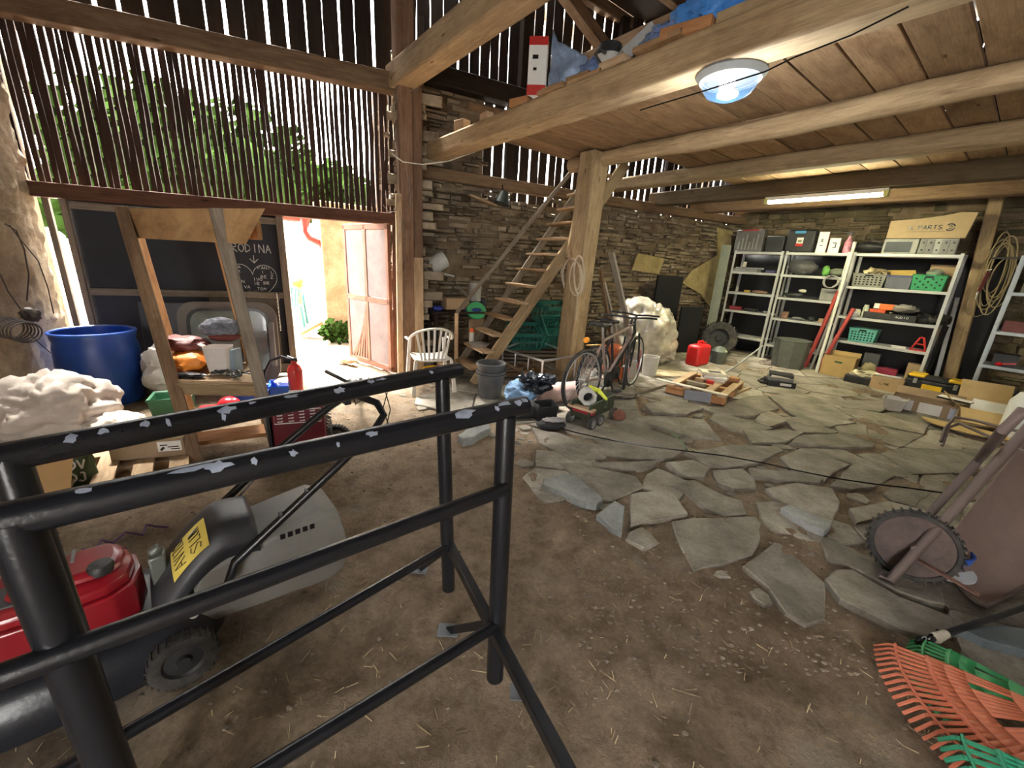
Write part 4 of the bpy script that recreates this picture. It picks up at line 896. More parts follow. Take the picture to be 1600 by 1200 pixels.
b = B(); b.box((0, 0, .45), (.5, .02, .9)); bb = single('dark_board', b, plain('charcoal sheet', (.05, .055, .065), .5), 'charcoal sheet with pale edge leaning on the gate left of the tailgate', 'board', bev=.01); bb.matrix_basis = I4(tg - dirv(24)*.55 + dn*.09, 24, -6)
# chain hanging from the gate frame
b = B(); c0 = MD @ Vector((1.97, -.02, 1.0)); 
for k in range(20):
    z = c0.z-.022*k; a = (k % 2)*pi/2
    b.tube([Vector((c0.x+cos(q)*.008*cos(a), c0.y+cos(q)*.008*sin(a), z+sin(q)*.016)) for q in [2*pi*i/8 for i in range(8)]], .0035, 5, True)
single('hanging_chain', b, CHROME, 'bright steel chain hanging on the gate edge above the extinguisher', 'chain')
c = at(466, 632); t = thing('fire_extinguisher', 'red fire extinguisher with black hose at the gateway edge', 'fire extinguisher', c, 0)
b = B(); b.lathe([(0, 0), (.06, 0), (.068, .02), (.068, .36), (.05, .41), (.025, .43), (.025, .46), (0, .46)], n=24, cap=False); obj('cylinder', b, plain('extinguisher red', (.55, .03, .03), .3, coat=.4), t)
b = B(); b.bar((-.02, 0, .46), (.03, 0, .47), .03, .04); b.bar((-.06, 0, .5), (.02, 0, .47), .02, .012); obj('valve', b, BLK, t)
b = B(); b.tube([(-.02, -.01, .47), (-.1, -.03, .5), (-.2, -.05, .46), (-.26, -.07, .34), (-.27, -.08, .2)], .014, 8); obj('hose', b, BLK, t)
b = B(); b.grid(lambda i, j: (.0695*cos(pi+i*1.2), .0695*sin(pi+i*1.2)+0, .12+.14*j), 8, 2); obj('label', b, plain('blue-grey label', (.3, .32, .4), .6), t)
# red power unit with wheel
c = at(470, 722); t = thing('power_unit', 'dark red metal power unit with panel of switches and small wheels', 'machine', c+Vector((-.04, .14, 0)), 21)
MAR = plain('maroon metal', (.15, .012, .022), .4, 0, .15, 5, dirt=.1)
b = B(); b.box((0, 0, .25), (.34, .3, .36)); bd = obj('casing', b, MAR, t, bev=.012)
b = B(); b.box((0, -.155, .37), (.31, .006, .11)); b2 = obj('panel', b, MAR, t, bev=.002)
b = B(); b.tube([(-.15, -.16, .32), (.15, -.16, .32), (.15, -.16, .42), (-.15, -.16, .42)], .004, 6, True); obj('panel_border', b, WHITE, b2)
b = B()
for i in range(4):
    for j in range(4): b.box((-.115+i*.07, -.161, .335+j*.023), (.03, .003, .006)); b.box((-.1+i*.07, -.162, .338+j*.023), (.008, .003, .008))
obj('panel_print', b, WHITE, b2)
b = B(); b.prism([(-.1, .1), (.1, .1), (.12, .12), (.12, .15), (-.08, .15), (-.1, .13)], 0, .004, M=I4((0, -.152, 0)) @ MXZ); obj('name_plate', b, plain('tarnished plate', (.3, .24, .18), .4, .5), bd)
b = B()
for q in (-.19,): b.box((q, -.1, .25), (.02, .1, .4))
b.tube([(-.1, -.1, .43), (-.1, -.1, .5), (.1, -.05, .52), (.15, 0, .47)], .01, 6); b.box((.02, .02, .46), (.2, .15, .05)); obj('frame', b, BLKP, t, bev=.004)
b = B()
for k in range(14): a = k*.5; b.tube([(.19+.02*sin(q+a), -.08+.03*cos(q+a), .44-k*.024+.012*sin(q)) for q in [2*pi*i/8 for i in range(8)]], .005, 5, True)
obj('drive_chain', b, plain('dark iron', (.1, .1, .095), .45, .7), t)
for x in (-.2, .24):
    b = B(); wheel(b, (x, .04, .1), (1, 0, 0) if x < 0 else (.3, 1, 0), .1, .05); wo = obj('wheel', b, RUBB, t); b = B(); disc(b, (x, .04, .1), (1, 0, 0) if x < 0 else (.3, 1, 0), .1, .05); obj('wheel_hub', b, MGREY, wo)
# bent handle of a cultivator behind
hb = at(545, 640); t = thing('cultivator', 'black cultivator handlebars with thin cables rising beyond the pipe frame', 'cultivator', hb+Vector((0, .35, 0)), 0)
b = B(); b.tube([at(545, 640)+Vector((-.05, .35, .2)), at(548, 600, .45), at(525, 588, .52), at(509, 580, .55)], .016, 8); obj('handlebar', b, BLKP, t, True)
b = B(); b.tube([at(570, 598, .5), at(600, 604, .45), at(610, 640, .3), at(602, 672, .12)], .005, 6); b.tube([at(575, 590, .5), at(606, 610, .45), at(598, 640, .3), at(608, 665, .12)], .005, 6); b.tube([at(548, 610, .5), at(556, 632, .42), at(570, 620, .45)], .006, 6); obj('cable', b, BLK, t, True)
b = B(); cb_ = hb+Vector((0, .3, 0)); b.blob((cb_.x-.05, cb_.y+.05, .14), (.22, .2, .2), .2, 3, 4, 3, -.13); obj('gearbox', b, BLKP, t, True)
# purple cord on the earth, wires and coil on the clay wall
b = B(); b.tube([at(130+i*13+6*sin(i*1.3), 858-i*4+7*sin(i*2.1), .012) for i in range(11)], .006, 6); b.tube([at(150+i*6, 862-5*sin(i), .02) for i in range(9)], .006, 6); single('cord', b, plain('purple cord', (.12, .05, .16), .7), 'purple cord lying on the earth behind the mower engine', 'cord')
b = B()
def lwall(px_, py_, off=.3): return onp(px_, py_, (LC[0], LC[1], 0), 0) if 0 else None
nL = Vector((-(LC[1]-LB[1]), LC[0]-LB[0], 0)).normalized()*-1
if nL.x < 0: nL = -nL
aL = math.degrees(math.atan2(LC[1]-LB[1], LC[0]-LB[0]))
pL = Vector(LB).to_3d()+nL*.3
def lwp(x, y): return onp(x, y, pL, aL)
for k in range(6): b.tube([lwp(12+26*cos(q)+k*3, 512+16*sin(q)+k*1.5)+nL*(.01*k) for q in [2*pi*i/18 for i in range(18)]], .006, 6, True)
c = lwp(48, 492); b.blob(c, (.1, .12, .12), .3, 5, 3, 3); single('cable_coil', b, plain('dark cable', (.05, .04, .035), .6), 'coil of dark cable hung on the left clay wall', 'cable')
b = B(); b.tube([lwp(x, y) for x, y in ((0, 428), (12, 455), (30, 480), (40, 495))], .005, 6); b.tube([lwp(x, y) for x, y in ((8, 350), (25, 360), (38, 390), (45, 430), (42, 470))], .005, 6); b.tube([lwp(x, y) for x, y in ((45, 520), (60, 535), (80, 552))], .004, 6); b.tube([lwp(x, y) for x, y in ((15, 352), (30, 372), (60, 408), (75, 450), (84, 490))], .004, 6)
single('wall_wire', b, plain('dark cable', (.05, .04, .035), .6), 'loose dark wires trailing down the left clay wall', 'wire')
# ---------------------------------------------------------------- stairs (local frame of the loft)
SAZ = -61
_o = uv(-.43, -1.45) - dirv(SAZ)*.3
St = thing('staircase', 'open wooden staircase with plank treads and handrail leading up to the loft', 'stairs', _o, SAZ)
def sv(z): return .727*z                      # run for a height
for s_, (xx, m_) in enumerate(((-.31, W_grey), (.3, W_post))):
    b = B(); b.bar((xx, .1 if s_ else .04, .0), (xx, sv(2.83)+(.1 if s_ else .04), 2.83), .045 if s_ else .03, .145 if s_ else .09, (0, 0, 1)); obj('stringer', b, m_, St, bev=.004)
for k in range(13):
    z = .2+.205*k; b = B(); b.bar((-.31, sv(z)-.02, z), (.31+rnd.uniform(-.01, .02), sv(z)-.02, z), .17, .028, (0, 0, 1)); obj('tread', b, W_new if k % 3 else W_plank, St, bev=.004)
nb_, nt_ = uv(-.95, -1.3, 0), uv(-.96, -1.3, .83)
b = B(); b.bar(nb_, nt_, .045, .05, (1, 0, 0)); obj('newel', b, W_new, St, True, bev=.004)
b = B(); b.bar((.36, sv(1.8), 1.6), (.36, sv(2.1)-.02, 2.8), .05, .05, (1, 0, 0)); obj('newel', b, W_post, St, bev=.004)
b = B(); b.bar(nt_, onp(893, 268, uv(-.62, 0), 39-9), .03, .05); obj('handrail', b, W_grey, St, True, bev=.004)
b = B(); b.box((.0, -.2, .12), (.3, .1, .24)); obj('bottom_block', b, W_old, St, bev=.01)
p = uv(-1.05, -1.32, .44)
t = thing('spray_can', 'white cylinder with orange cap standing on a low stair tread', 'can', _o + dirv(SAZ)*-.24 + dirv(SAZ+90)*(sv(.405)-.02) + Vector((0, 0, .42)), 0)
b = B(); b.lathe([(0, 0), (.033, 0), (.033, .15), (0, .15)], n=18, cap=False); obj('can_body', b, plain('pale grey paint', (.6, .62, .58), .35), t)
b = B(); b.lathe([(0, .15), (.03, .15), (.03, .2), (0, .2)], n=18, cap=False); obj('cap', b, plain('orange-red cap', (.85, .13, .02), .4), t)
b = B(); b.lathe([(0, 0), (.1, 0), (.14, .05), (.1, .06), (0, .06)], sx=1, sy=.6, cap=False); o = single('tin_bowl', b, STEEL, 'shallow dull metal bowl on the low stair tread beside the orange cap', 'bowl'); place(o, _o + dirv(SAZ)*.02 + dirv(SAZ+90)*(sv(.405)-.02) + Vector((0, 0, .42)))
# rope on the loft post
b = B()
pc_ = uv(-.12, -.14, 0)
for k, (x, y, w_, h_) in enumerate(((890, 425, 13, 24), (893, 432, 14, 28), (900, 436, 10, 26), (905, 430, 8, 30))):
    b.tube([onp(x+w_*cos(q), y+h_*sin(q), uv(.0, -.14-.01*k), 129) for q in [2*pi*i/22 for i in range(22)]], .012, 6, True)
b.tube([onp(x, y, uv(0, -.15), 129) for x, y in ((890, 398), (896, 412), (902, 440), (902, 470), (899, 500))], .01, 6)
single('rope', b, plain('pale rope', (.48, .4, .3), .9, 0, .15, 20, .5, bs=150), 'coil of pale rope hanging on the loft post', 'rope')
# plastic chair
simple_chair('plastic_chair', 'pale plastic armchair with slatted back near the corner post', 'chair', at(672, 612)+Vector((-.02, .12, 0)), 204, plain('ivory plastic', (.62, .58, .52), .45), .92, 7, seatm=None)
b = B(); b.box((0, 0, 0), (.3, .3, .006)); o = single('paper', b, PAPER, 'sheet of pale paper lying on the plastic chair seat', 'paper'); place(o, at(672, 612, .0)+Vector((0, 0, .402))+Vector((-.02, .12, 0)), 20)
b = B(); b.lathe([(.0, 0), (.13, 0), (.16, .16), (.15, .16), (.12, .01), (0, .01)], n=26, cap=False); o = single('bucket', b, YEL, 'bright yellow tub on the floor beneath the plastic chair', 'tub'); place(o, at(672, 602)+Vector((.02, .22, 0)))
# things on the rubble wall left of the stairs
WN = Vector((sin(radians(28.1)), -cos(radians(28.1)), 0)); WD = dirv(28.1)
def wp(px_, py_, off=.1): return onp(px_, py_, Vector(SC).to_3d()+WN*off, 28.1)
t = thing('watering_can', 'white watering can hanging tilted on the rubble wall', 'watering can', wp(684, 411, .22), 28)
b = B(I4((0, 0, 0), 0, 0, -25)); b.lathe([(0, -.13), (.12, -.13), (.125, -.12), (.115, .12), (.0, .13)], sx=1, sy=.9, n=30, cap=False, M=Matrix.Rotation(radians(85), 4, 'Y')); obj('can_body', b, plain('grey-white enamel', (.5, .51, .48), .4), t)
b = B(); b.cyl((-.06, 0, -.12), (.24, -.02, -.17), .02, .011, 10); obj('spout', b, plain('grey-white enamel', (.5, .51, .48), .4), t)
b = B(); b.tube([(-.15, 0, .04), (-.19, 0, -.02), (-.16, 0, -.1), (-.07, 0, -.14)], .012, 8); obj('handle', b, plain('grey-white enamel', (.5, .51, .48), .4), t)
# small bench with box, blue bag, green lid and junk
bp = wp(705, 470, .32); bp.z = 0
t = thing('work_table', 'small dark table against the rubble wall left of the stairs', 'table', bp, 28)
b = B(); b.box((.12, 0, .78), (.9, .42, .03)); obj('table_top', b, W_dark, t, bev=.004)
for x, y in ((-.28, -.17), (.5, -.17), (-.28, .17), (.5, .17)): b = B(); b.bar((x, y, 0), (x, y, .77), .05, .05); obj('leg', b, W_dark, t)
tb_ = bp+Vector((0, 0, .795)); tm = lambda x, y, z=0: tb_+WD*x-WN*y+Vector((0, 0, z))
t = carton('open brown carton lying on the small table by the rubble wall', tm(.06, 0, .02), (.36, .2, .16), 34, CARD, [('l', 10, .1)], open_=False)
b = B(); b.blob(tm(-.22, -.05, .03), (.16, .14, .08), .3, 3, 2, 3); single('blue_bag', b, plain('blue plastic film', (.03, .05, .3), .4), 'blue plastic bag squashed under the left end of the table carton', 'bag', ang=60)
b = B(); b.blob(tm(.3, -.1, .02), (.28, .2, .08), .3, 3, 3, 3); single('blue_bag', b, plain('blue plastic film', (.03, .05, .3), .4), 'flat blue plastic bag on the table right of the carton', 'bag', ang=60)
b = B(); b.lathe([(0, 0), (.1, 0), (.13, .03), (.12, .05), (0, .06)], sx=1.2, sy=1, cap=False); o = single('green_tray', b, GREENP, 'bright green plastic lid leaning on the table end by the handrail', 'lid'); place(o, wp(743, 486, .45), 28, 70)
b = B(); b.prism([(-.11, 0), (.11, 0), (.13, .3), (.05, .36), (-.1, .3)], 0, .02, M=MXZ); o = single('cardboard', b, CARDD, 'piece of brown cardboard standing below the bright green lid', 'cardboard'); place(o, wp(742, 515, .4)+Vector((0, 0, -.15)), 28)
t = thing('white_bucket', 'pale grey bucket on the table back by the handrail', 'bucket', wp(742, 470, .2), 28); b = B(); b.lathe([(0, 0), (.085, 0), (.1, .26), (.09, .26), (.08, .01), (0, .01)], n=24, cap=False); obj('bucket_body', b, plain('pale grey plastic', (.4, .4, .37), .5), t); b = B(); b.tube([(.1*cos(a), 0, .25-.06*sin(a)) for a in [pi*k/10 for k in range(11)]], .004, 6); obj('handle', b, STEEL, t)
b = B(); b.bar(wp(715, 445, .2), wp(738, 472, .25), .035, .012); single('garden_tool', b, plain('dull blade', (.2, .2, .19), .5, .5), 'flat grey tool blade leaning by the pale bucket above the table', 'tool')
b = B(); b.bar(wp(752, 468, .25), wp(757, 478, .3), .01, .01); b.blob(wp(752, 475, .16)+Vector((0, 0, 0)), (.16, .12, .2), .2, 3, 4, 3); single('dark_bag', b, plain('blue-black cloth', (.04, .045, .06), .8), 'dark blue-black bag on the table behind the handrail', 'bag', ang=60)
t = thing('dark_lamp', 'black bowl-shaped lamp shade hanging below the lower wall rail', 'lamp', wp(785, 312, .22), 28)
b = B(); b.lathe([(.0, .11), (.06, .11), (.075, .07), (.13, -.06), (.12, -.06), (.07, .06), (0, .1)], n=26, cap=False, M=Matrix.Rotation(radians(14), 4, 'Y')); obj('lamp_shade', b, plain('dark green enamel', (.03, .04, .035), .3), t)
b = B(); b.tube([(0, 0, .1), (0, .02, .2)], .008, 6); obj('cord', b, BLK, t)
b = B(); b.bar(wp(733, 305, .16), wp(775, 322, .14), .09, .025); single('shelf_board', b, W_new, 'narrow pale board resting on top of the rubble wall under the rail', 'board')
# junk under the stairs: crates, metal frame, planks, buckets
def lattice(name, label, c, d, rz, m, rx=0):
    t = thing(name, label, 'crate', c, rz, 'teal plastic crates under the stairs'); x, y, z = d; b = B(I4((0, 0, 0), 0, rx))
    for yy in (-y/2, y/2):
        b.box((0, yy, z-.03), (x, .02, .06)); b.box((0, yy, .02), (x, .02, .04)); b.box((0, yy, z*.5), (x, .012, .03))
        for k in range(9): b.box((-x/2+x*k/8, yy, z/2), (.018, .014, z))
    for xx in (-x/2, x/2):
        b.box((xx, 0, z-.03), (.02, y, .06)); b.box((xx, 0, .02), (.02, y, .04))
        for k in range(5): b.box((xx, -y/2+y*k/4, z/2), (.014, .018, z))
    b.box((0, 0, .008), (x, y, .016)); obj('crate_body', b, m, t); return t
TL = plain('teal crate plastic', (.012, .12, .095), .45, 0, .15, 6, dirt=.1)
lattice('plastic_crate', 'teal plastic crate lying on its side on the pile under the stairs', uv(-1.05, .55, .62), (.55, .38, .3), AZ+85, TL, 8)
lattice('plastic_crate', 'teal plastic crate tilted up nearest the loft post under the stairs', uv(-.75, .35, .42), (.55, .38, .3), AZ+70, TL, 40)
lattice('plastic_crate', 'teal plastic crate lowest on the pile, half hidden by the stair stringer', uv(-1.0, -.1, .32), (.5, .36, .28), AZ+60, TL, 20)
b = B()
for k in range(6): b.bar(uv(-1.35+.05*k, -.5+.05*k, .02+.06*k), uv(-.3-.05*k, .75, .06+.055*k), .12, .03)
lp = b; single('lumber_heap', lp, W_grey, 'pile of old grey boards under the teal crates behind the loft post', 'wood pile', kind='stuff')
# silver welded frame
fr = thing('welded_frame', 'silver welded steel frame lying under the stairs beside the buckets', 'metal frame', uv(-.1, -.7, 0), 0)
c0 = onp(848, 564, uv(0, -.72), 129); c0 = at(848, 564, .36); TP = [c0, at(786, 545, .36), at(830, 528, .36), at(900, 556, .36)]
def sq(name, p, q, w_=.022): b = B(); b.bar(p, q, w_, w_); obj(name, b, STEEL, fr, True)
for i in range(4): sq('rail', TP[i], TP[(i+1) % 4])
for p in TP: sq('leg', Vector((p.x, p.y, .01)), p)
for k in (.33, .66): q = TP[0].lerp(TP[1], k); sq('bar', Vector((q.x, q.y, .01)), q, .014)
for i in range(4): p, q = TP[i], TP[(i+1) % 4]; sq('lower_rail', Vector((p.x, p.y, .03)), Vector((q.x, q.y, .03)))
b = B()
r6 = random.Random(8)
for k in range(26):
    p = uv(r6.uniform(-.6, .05), r6.uniform(-1.0, -.2), r6.uniform(.02, .2)); d = Vector((r6.uniform(-.3, .3), r6.uniform(-.3, .3), r6.uniform(-.03, .08))); b.bar(p-d, p+d, .03, .02)
single('scrap_wood', b, W_old, 'loose sticks and scrap heaped inside and behind the silver frame', 'scrap', kind='stuff')
# stacked black buckets
bk = at(764, 628)+Vector((.0, .16, 0))
prof = [(0, .0), (.12, 0), (.155, .27), (.168, .27), (.168, .295), (.15, .295), (.145, .27), (.115, .012), (0, .012)]
for k, lab in enumerate(('black bucket at the bottom of the stack by the pipe frame', 'black bucket in the middle of the stack by the pipe frame', 'black bucket on top of the stack by the pipe frame')):
    t = thing('bucket', lab, 'bucket', bk+Vector((0, 0, .0+.035*k+(.05 if k == 2 else 0))), 20*k, 'nested black buckets')
    b = B(); b.lathe(prof, n=36, cap=False); obj('bucket_body', b, DGREY, t)
    b = B(); b.tube([(.165*cos(a), .165*sin(a)*.99, .28-.03*sin(a)*0) for a in [pi*i/14 for i in range(15)]], .004, 6); obj('handle', b, STEEL, t)
# bags and rolls before the bicycle
g = at(812, 640)
t = thing('blue_bag', 'pale blue bag with black plastic bag stuffed on top, by the buckets', 'bag', g, 0)
b = B(); b.blob((0, .12, .14), (.36, .3, .32), .25, 2.5, 3, 4, -.14, .15); obj('bag_body', b, plain('pale blue fabric', (.22, .38, .6), .6, 0, .15, 8, .4), t, ang=60)
b = B(); b.blob((.16, .14, .27), (.4, .26, .22), .4, 2.5, 9, 4, None, .3); obj('black_bag', b, plain('shiny black film', (.015, .02, .03), .22, 0, .2, 6, .3), t, ang=45)
for p, q in (((.02, .1, .3), (-.0, .1, .42)), ((.3, .12, .33), (.36, .1, .38))): b = B(); b.bar(p, q, .06, .02, w1=.01); obj('bag_ear', b, plain('shiny black film', (.015, .02, .03), .22), t)
g = at(868, 634)+Vector((0, .12, 0)); M_ = I4((0, 0, .11), 0) ; b = B()
b.tube([(x, .0, .12+.005*sin(x*40)) for x in [-.24+.04*i for i in range(13)]], .11, 18, rads=[.112+.007*sin(i*2.2) for i in range(13)])
b.tube([(.03, .115*cos(a), .12+.115*sin(a)) for a in [2*pi*i/20 for i in range(20)]], .006, 6, True)
o = single('blanket_roll', b, plain('dusty pink fabric', (.48, .33, .3), .85, 0, .12, 8, .4), 'dusty pink rolled blanket tied with cord behind the black box', 'blanket'); place(o, g, 22)
g = at(852, 664)+Vector((0, .16, 0)); b = B(); b.lathe([(0, 0), (.15, 0), (.17, .17), (.16, .17), (.14, .02), (0, .02)], sx=1.0, sy=.85, n=4, cap=False); o = single('black_tub', b, BLKP, 'square black plastic tub in front of the pink roll', 'tub', bev=.02, flat=True); place(o, g, 62)
g = at(863, 676); t = thing('black_pouch', 'small black tool bag on the flagstones in front of the black tub', 'bag', g, 8)
b = B(); b.blob((0, .07, .05), (.28, .16, .11), .12, 3, 3, 3, -.05); obj('bag_body', b, plain('black nylon', (.02, .02, .022), .7, bmp=.5), t, ang=60)
b = B(); b.blob((.02, .07, .1), (.22, .12, .03), .3, 5, 3, 3); obj('flap', b, plain('grey cloth', (.22, .2, .2), .9), t, ang=60)
b = B(); b.box((0, 0, .07), (.34, .22, .13)); o = single('dark_case', b, BLKP, 'low black case on the floor between blue bag and black tub', 'case', bev=.02); place(o, at(815, 655)+Vector((0, .1, 0)), 15)
# toy truck with white ring lens and yellow strap
g = at(918, 668); t = thing('toy_truck', 'dark green toy truck with grey wheels carrying boards and clutter', 'toy truck', g+Vector((.06, .17, 0)), 50)
GT = plain('dark olive plastic', (.035, .05, .03), .5, 0, .2, 8, dirt=.12)
b = B(); b.box((.02, 0, .13), (.5, .2, .06)); b.box((.2, 0, .2), (.16, .2, .12)); b.box((-.1, -.1, .2), (.3, .02, .12)); b.box((-.1, .1, .2), (.3, .02, .12)); obj('truck_body', b, GT, t, bev=.01)
b = B(); b.box((-.2, 0, .165), (.06, .26, .03)); obj('red_panel', b, plain('crimson panel', (.3, .02, .04), .4), t, bev=.004)
for x, y in ((-.2, -.12), (-.2, .12), (-.05, -.12), (-.05, .12), (.24, -.12), (.24, .12)):
    b = B(); wheel(b, (x, y, .065), (0, 1, 0), .062, .05, 16, False); wo = obj('wheel', b, RUBB, t); b = B(); disc(b, (x, y, .065), (0, 1, 0), .058, .055); obj('wheel_hub', b, MGREY, wo)
b = B(); b.bar((-.24, -.14, .2), (-.24, .14, .2), .03, .02); b.bar((-.2, -.14, .2), (-.2, .14, .2), .05, .02); single_o = obj('cargo_board', b, W_new, t)
rg = g+Vector((-.02, .02, .24)); b = B(); b.M = I4(rg+Vector((0, .0, .06)), 4) @ MXZ
oc = [(.085*cos(pi/8+a*pi/4), .085*sin(pi/8+a*pi/4)) for a in range(8)]; ic = [(x*.6, y*.6) for x, y in oc]
o_ = b.M; b.M = Matrix.Identity(4); frame2d(b, oc, ic, 0, -.09, I4(rg+Vector((0, .0, .06)), 4))
t2 = single('octagonal_lens', b, plain('grey-white plastic', (.55, .54, .5), .45), 'white octagonal ring-shaped fitting resting on the toy truck boards', 'fitting', bev=.004)
b = B(); b.M = I4(rg+Vector((0, 0, .06)), 4) @ MXZ; b.prism(ic, -.06, -.05); obj('lens_core', b, BLK, t2)
b = B(); b.tube([at(922, 610, .3)+Vector((0, .1, 0)), at(938, 615, .28)+Vector((0, .1, 0)), at(950, 628, .25)+Vector((0, .08, 0))], .022, 8, rads=[.03, .025, .015]); single('yellow_strap', b, plain('fluorescent yellow', (.75, .85, .05), .4), 'fluorescent yellow strap lying across the toy truck', 'strap')
b = B(); b.blob(at(960, 658)+Vector((.04, .05, .05)), (.16, .14, .12), .2, 4, 3, 3); single('brown_basket', b, plain('brown wicker', (.2, .08, .05), .85, bmp=.8, bs=120), 'small red-brown wicker basket right of the toy truck', 'basket', ang=60)
b = B(); b.blob(at(950, 625)+Vector((.1, .25, .04)), (.7, .5, .12), .25, 2, 6, 4, -.03, .1); single('tarpaulin', b, plain('grey tarp cloth', (.17, .15, .12), .85, bmp=.3), 'grey cloth sheet crumpled on the flagstones under the bicycle', 'sheet', ang=60)
# bicycles
def bicycle(label, loc, rz, fm, steer=25, lean=0, rim=STEEL):
    t = thing('bicycle', label, 'bicycle', loc, rz)
    def wh(c, ax, nm):
        ax = Vector(ax).normalized(); M_ = Matrix.Translation(c) @ ax.to_track_quat('Z', 'Y').to_matrix().to_4x4()
        b = B(M_); b.tube([(.325*cos(a), .325*sin(a), 0) for a in [2*pi*k/48 for k in range(48)]], .019, 8, True); w = obj(nm, b, RUBB, t)
        b = B(M_); b.tube([(.3*cos(a), .3*sin(a), 0) for a in [2*pi*k/48 for k in range(48)]], .011, 6, True); obj('rim', b, rim, w)
        b = B(M_)
        for k in range(28): a = 2*pi*k/28; s_ = .012 if k % 2 else -.012; b.tube([(.018*cos(a+.6), .018*sin(a+.6), s_), (.295*cos(a), .295*sin(a), 0)], .0013, 4)
        b.cyl((0, 0, -.04), (0, 0, .04), .018, n=12); obj('spokes', b, STEEL, w)
    R0, F0_, BBk, ST_, HT, HB = Vector((0, 0, .335)), Vector((1.04, 0, .335)), Vector((.43, 0, .29)), Vector((.29, 0, .78)), Vector((.82, 0, .86)), Vector((.86, 0, .74))
    wh(R0, (0, 1, 0), 'rear_wheel')
    sa = radians(steer); fc = HB+Vector(((F0_.x-HB.x)*cos(sa), (F0_.x-HB.x)*sin(sa), F0_.z-HB.z)); wh(fc, (-sin(sa), cos(sa), 0), 'front_wheel')
    b = B(); b.cyl(BBk, ST_, .016, n=10); b.cyl(BBk, HB, .019, n=10); b.cyl(ST_+Vector((.01, 0, -.04)), HT, .016, n=10); b.cyl(HT+Vector((-.01, 0, .03)), HB, .02, n=10)
    for s_ in (-.05, .05): b.cyl(R0+Vector((0, s_, 0)), BBk, .01, n=8); b.cyl(R0+Vector((0, s_, 0)), ST_+Vector((.01, 0, -.06)), .009, n=8)
    obj('bicycle_frame', b, fm, t)
    b = B(); sv_ = Vector((-sin(sa), cos(sa), 0))
    for s_ in (-.06, .06): b.tube([HB+sv_*s_, HB.lerp(fc, .4)+sv_*s_, fc+sv_*s_*.8], .013, 8)
    obj('fork', b, BLKP, t)
    b = B(); b.cyl(ST_, Vector((.26, 0, .9)), .013, n=8); obj('seat_post', b, STEEL, t)
    b = B(); b.grid(lambda i, j: (.14+.27*i, (j-.5)*(.15*(1-i)**1.3+.035), .925+.02*sin(pi*j)-.02*i+.02*(1-i)**3), 12, 8); sd_ = obj('saddle', b, BLKP, t); mo = sd_.modifiers.new('th', 'SOLIDIFY'); mo.thickness = .035
    b = B(); hb_ = HT+Vector((.03, 0, .1)); b.cyl(HT, hb_, .014, n=8); q = sv_*.3; b.tube([hb_+Vector((-.06, 0, .02))-q, hb_-q*.5+Vector((0, 0, .015)), hb_, hb_+q*.5+Vector((0, 0, .015)), hb_+Vector((-.06, 0, .02))+q], .012, 8); obj('handlebar', b, BLKP, t)
    b = B(); ax = Vector((0, 1, 0)); disc(b, BBk+Vector((0, -.05, 0)), ax, .14, .01); b.bar(BBk+Vector((0, -.06, 0)), BBk+Vector((.1, -.06, -.14)), .02, .01); b.bar(BBk+Vector((0, .06, 0)), BBk+Vector((-.1, .06, .14)), .02, .01); b.box(BBk+Vector((.1, -.11, -.14)), (.09, .08, .02)); b.box(BBk+Vector((-.1, .11, .14)), (.09, .08, .02)); obj('crank', b, BLKP, t)
    b = B(); b.tube([R0+Vector((0, -.05, .04)), BBk+Vector((0, -.05, .09))], .004, 5); b.tube([R0+Vector((0, -.05, -.04)), BBk+Vector((0, -.05, -.09))], .004, 5); obj('chain', b, plain('dark iron', (.1, .1, .095), .45, .7), t)
    return t
bl = at(905, 640); bf = at(992, 612); da = math.degrees(math.atan2(bf.y-bl.y, bf.x-bl.x))
t = bicycle('silver and red bicycle leaning by the loft post behind the toy truck', bl, da, plain('silver red paint', (.42, .33, .3), .3, .6, .35, 3), 32)
b = B(); b.cyl((-.02, -.02, .78), (-.05, -.02, .78), .03, n=12); b.tube([(.28, 0, .7), (-.0, 0, .72)], .006, 6); obj('reflector', b, plain('orange reflector', (.8, .3, .02), .3), t)
bicycle('dark framed bicycle standing behind the silver and red one', bl+Vector((.18, .32, 0)), da+3, BLKP, 10)
# orange and white bucket things behind the bike
b = B(); b.blob((0, 0, .42), (.3, .3, .22), .08, 2, 3, 3); b.blob((.06, 0, .2), (.36, .34, .4), .1, 2, 4, 3, -.2); o = single('orange_cover', b, plain('orange white fabric', (.72, .17, .05), .5, 0, .35, 3, .2), 'orange and white bundle heaped right behind the loft post', 'bundle', ang=60); place(o, uv(.32, .42, 0))
b = B(); b.box((0, 0, .2), (.24, .2, .4)); o = single('white_box', b, plain('dirty white box', (.42, .37, .32), .7, dirt=.3), 'dirty white box on the floor behind the bicycles', 'box', bev=.02); place(o, uv(.3, .8, 0), 10)
# boards leaning beside the post
for k, (p, q, w_, m_, lab) in enumerate((((955, 395, 1.75), (992, 558, 0), .14, plain('whitish painted board', (.36, .33, .27), .7, dirt=.4), 'broad whitish board leaning beside the loft post'), ((943, 440, 1.6), (972, 556, 0), .06, plain('whitish painted board', (.36, .33, .27), .7), 'narrow pale lath leaning between post and broad whitish board'), ((938, 420, 1.6), (960, 560, 0), .05, W_old, 'thin dark lath leaning closest to the loft post'))):
    b0 = uv(-.15+.22*k, .95-.2*k, 0); b1 = onp(p[0]-8*0, p[1], uv(-.2, .35+.1*k), 129)
    b1 = onp(p[0], p[1], uv(0, .45-.1*k), 129); b0 = at(q[0], q[1], 0)
    b0 = onp(q[0], q[1], uv(0, 1.0-.15*k), 129); b0.z = max(0.02, b0.z); b = B(); b.bar(b0, b1, w_, .025); single('leaning_board', b, m_, lab, 'board')
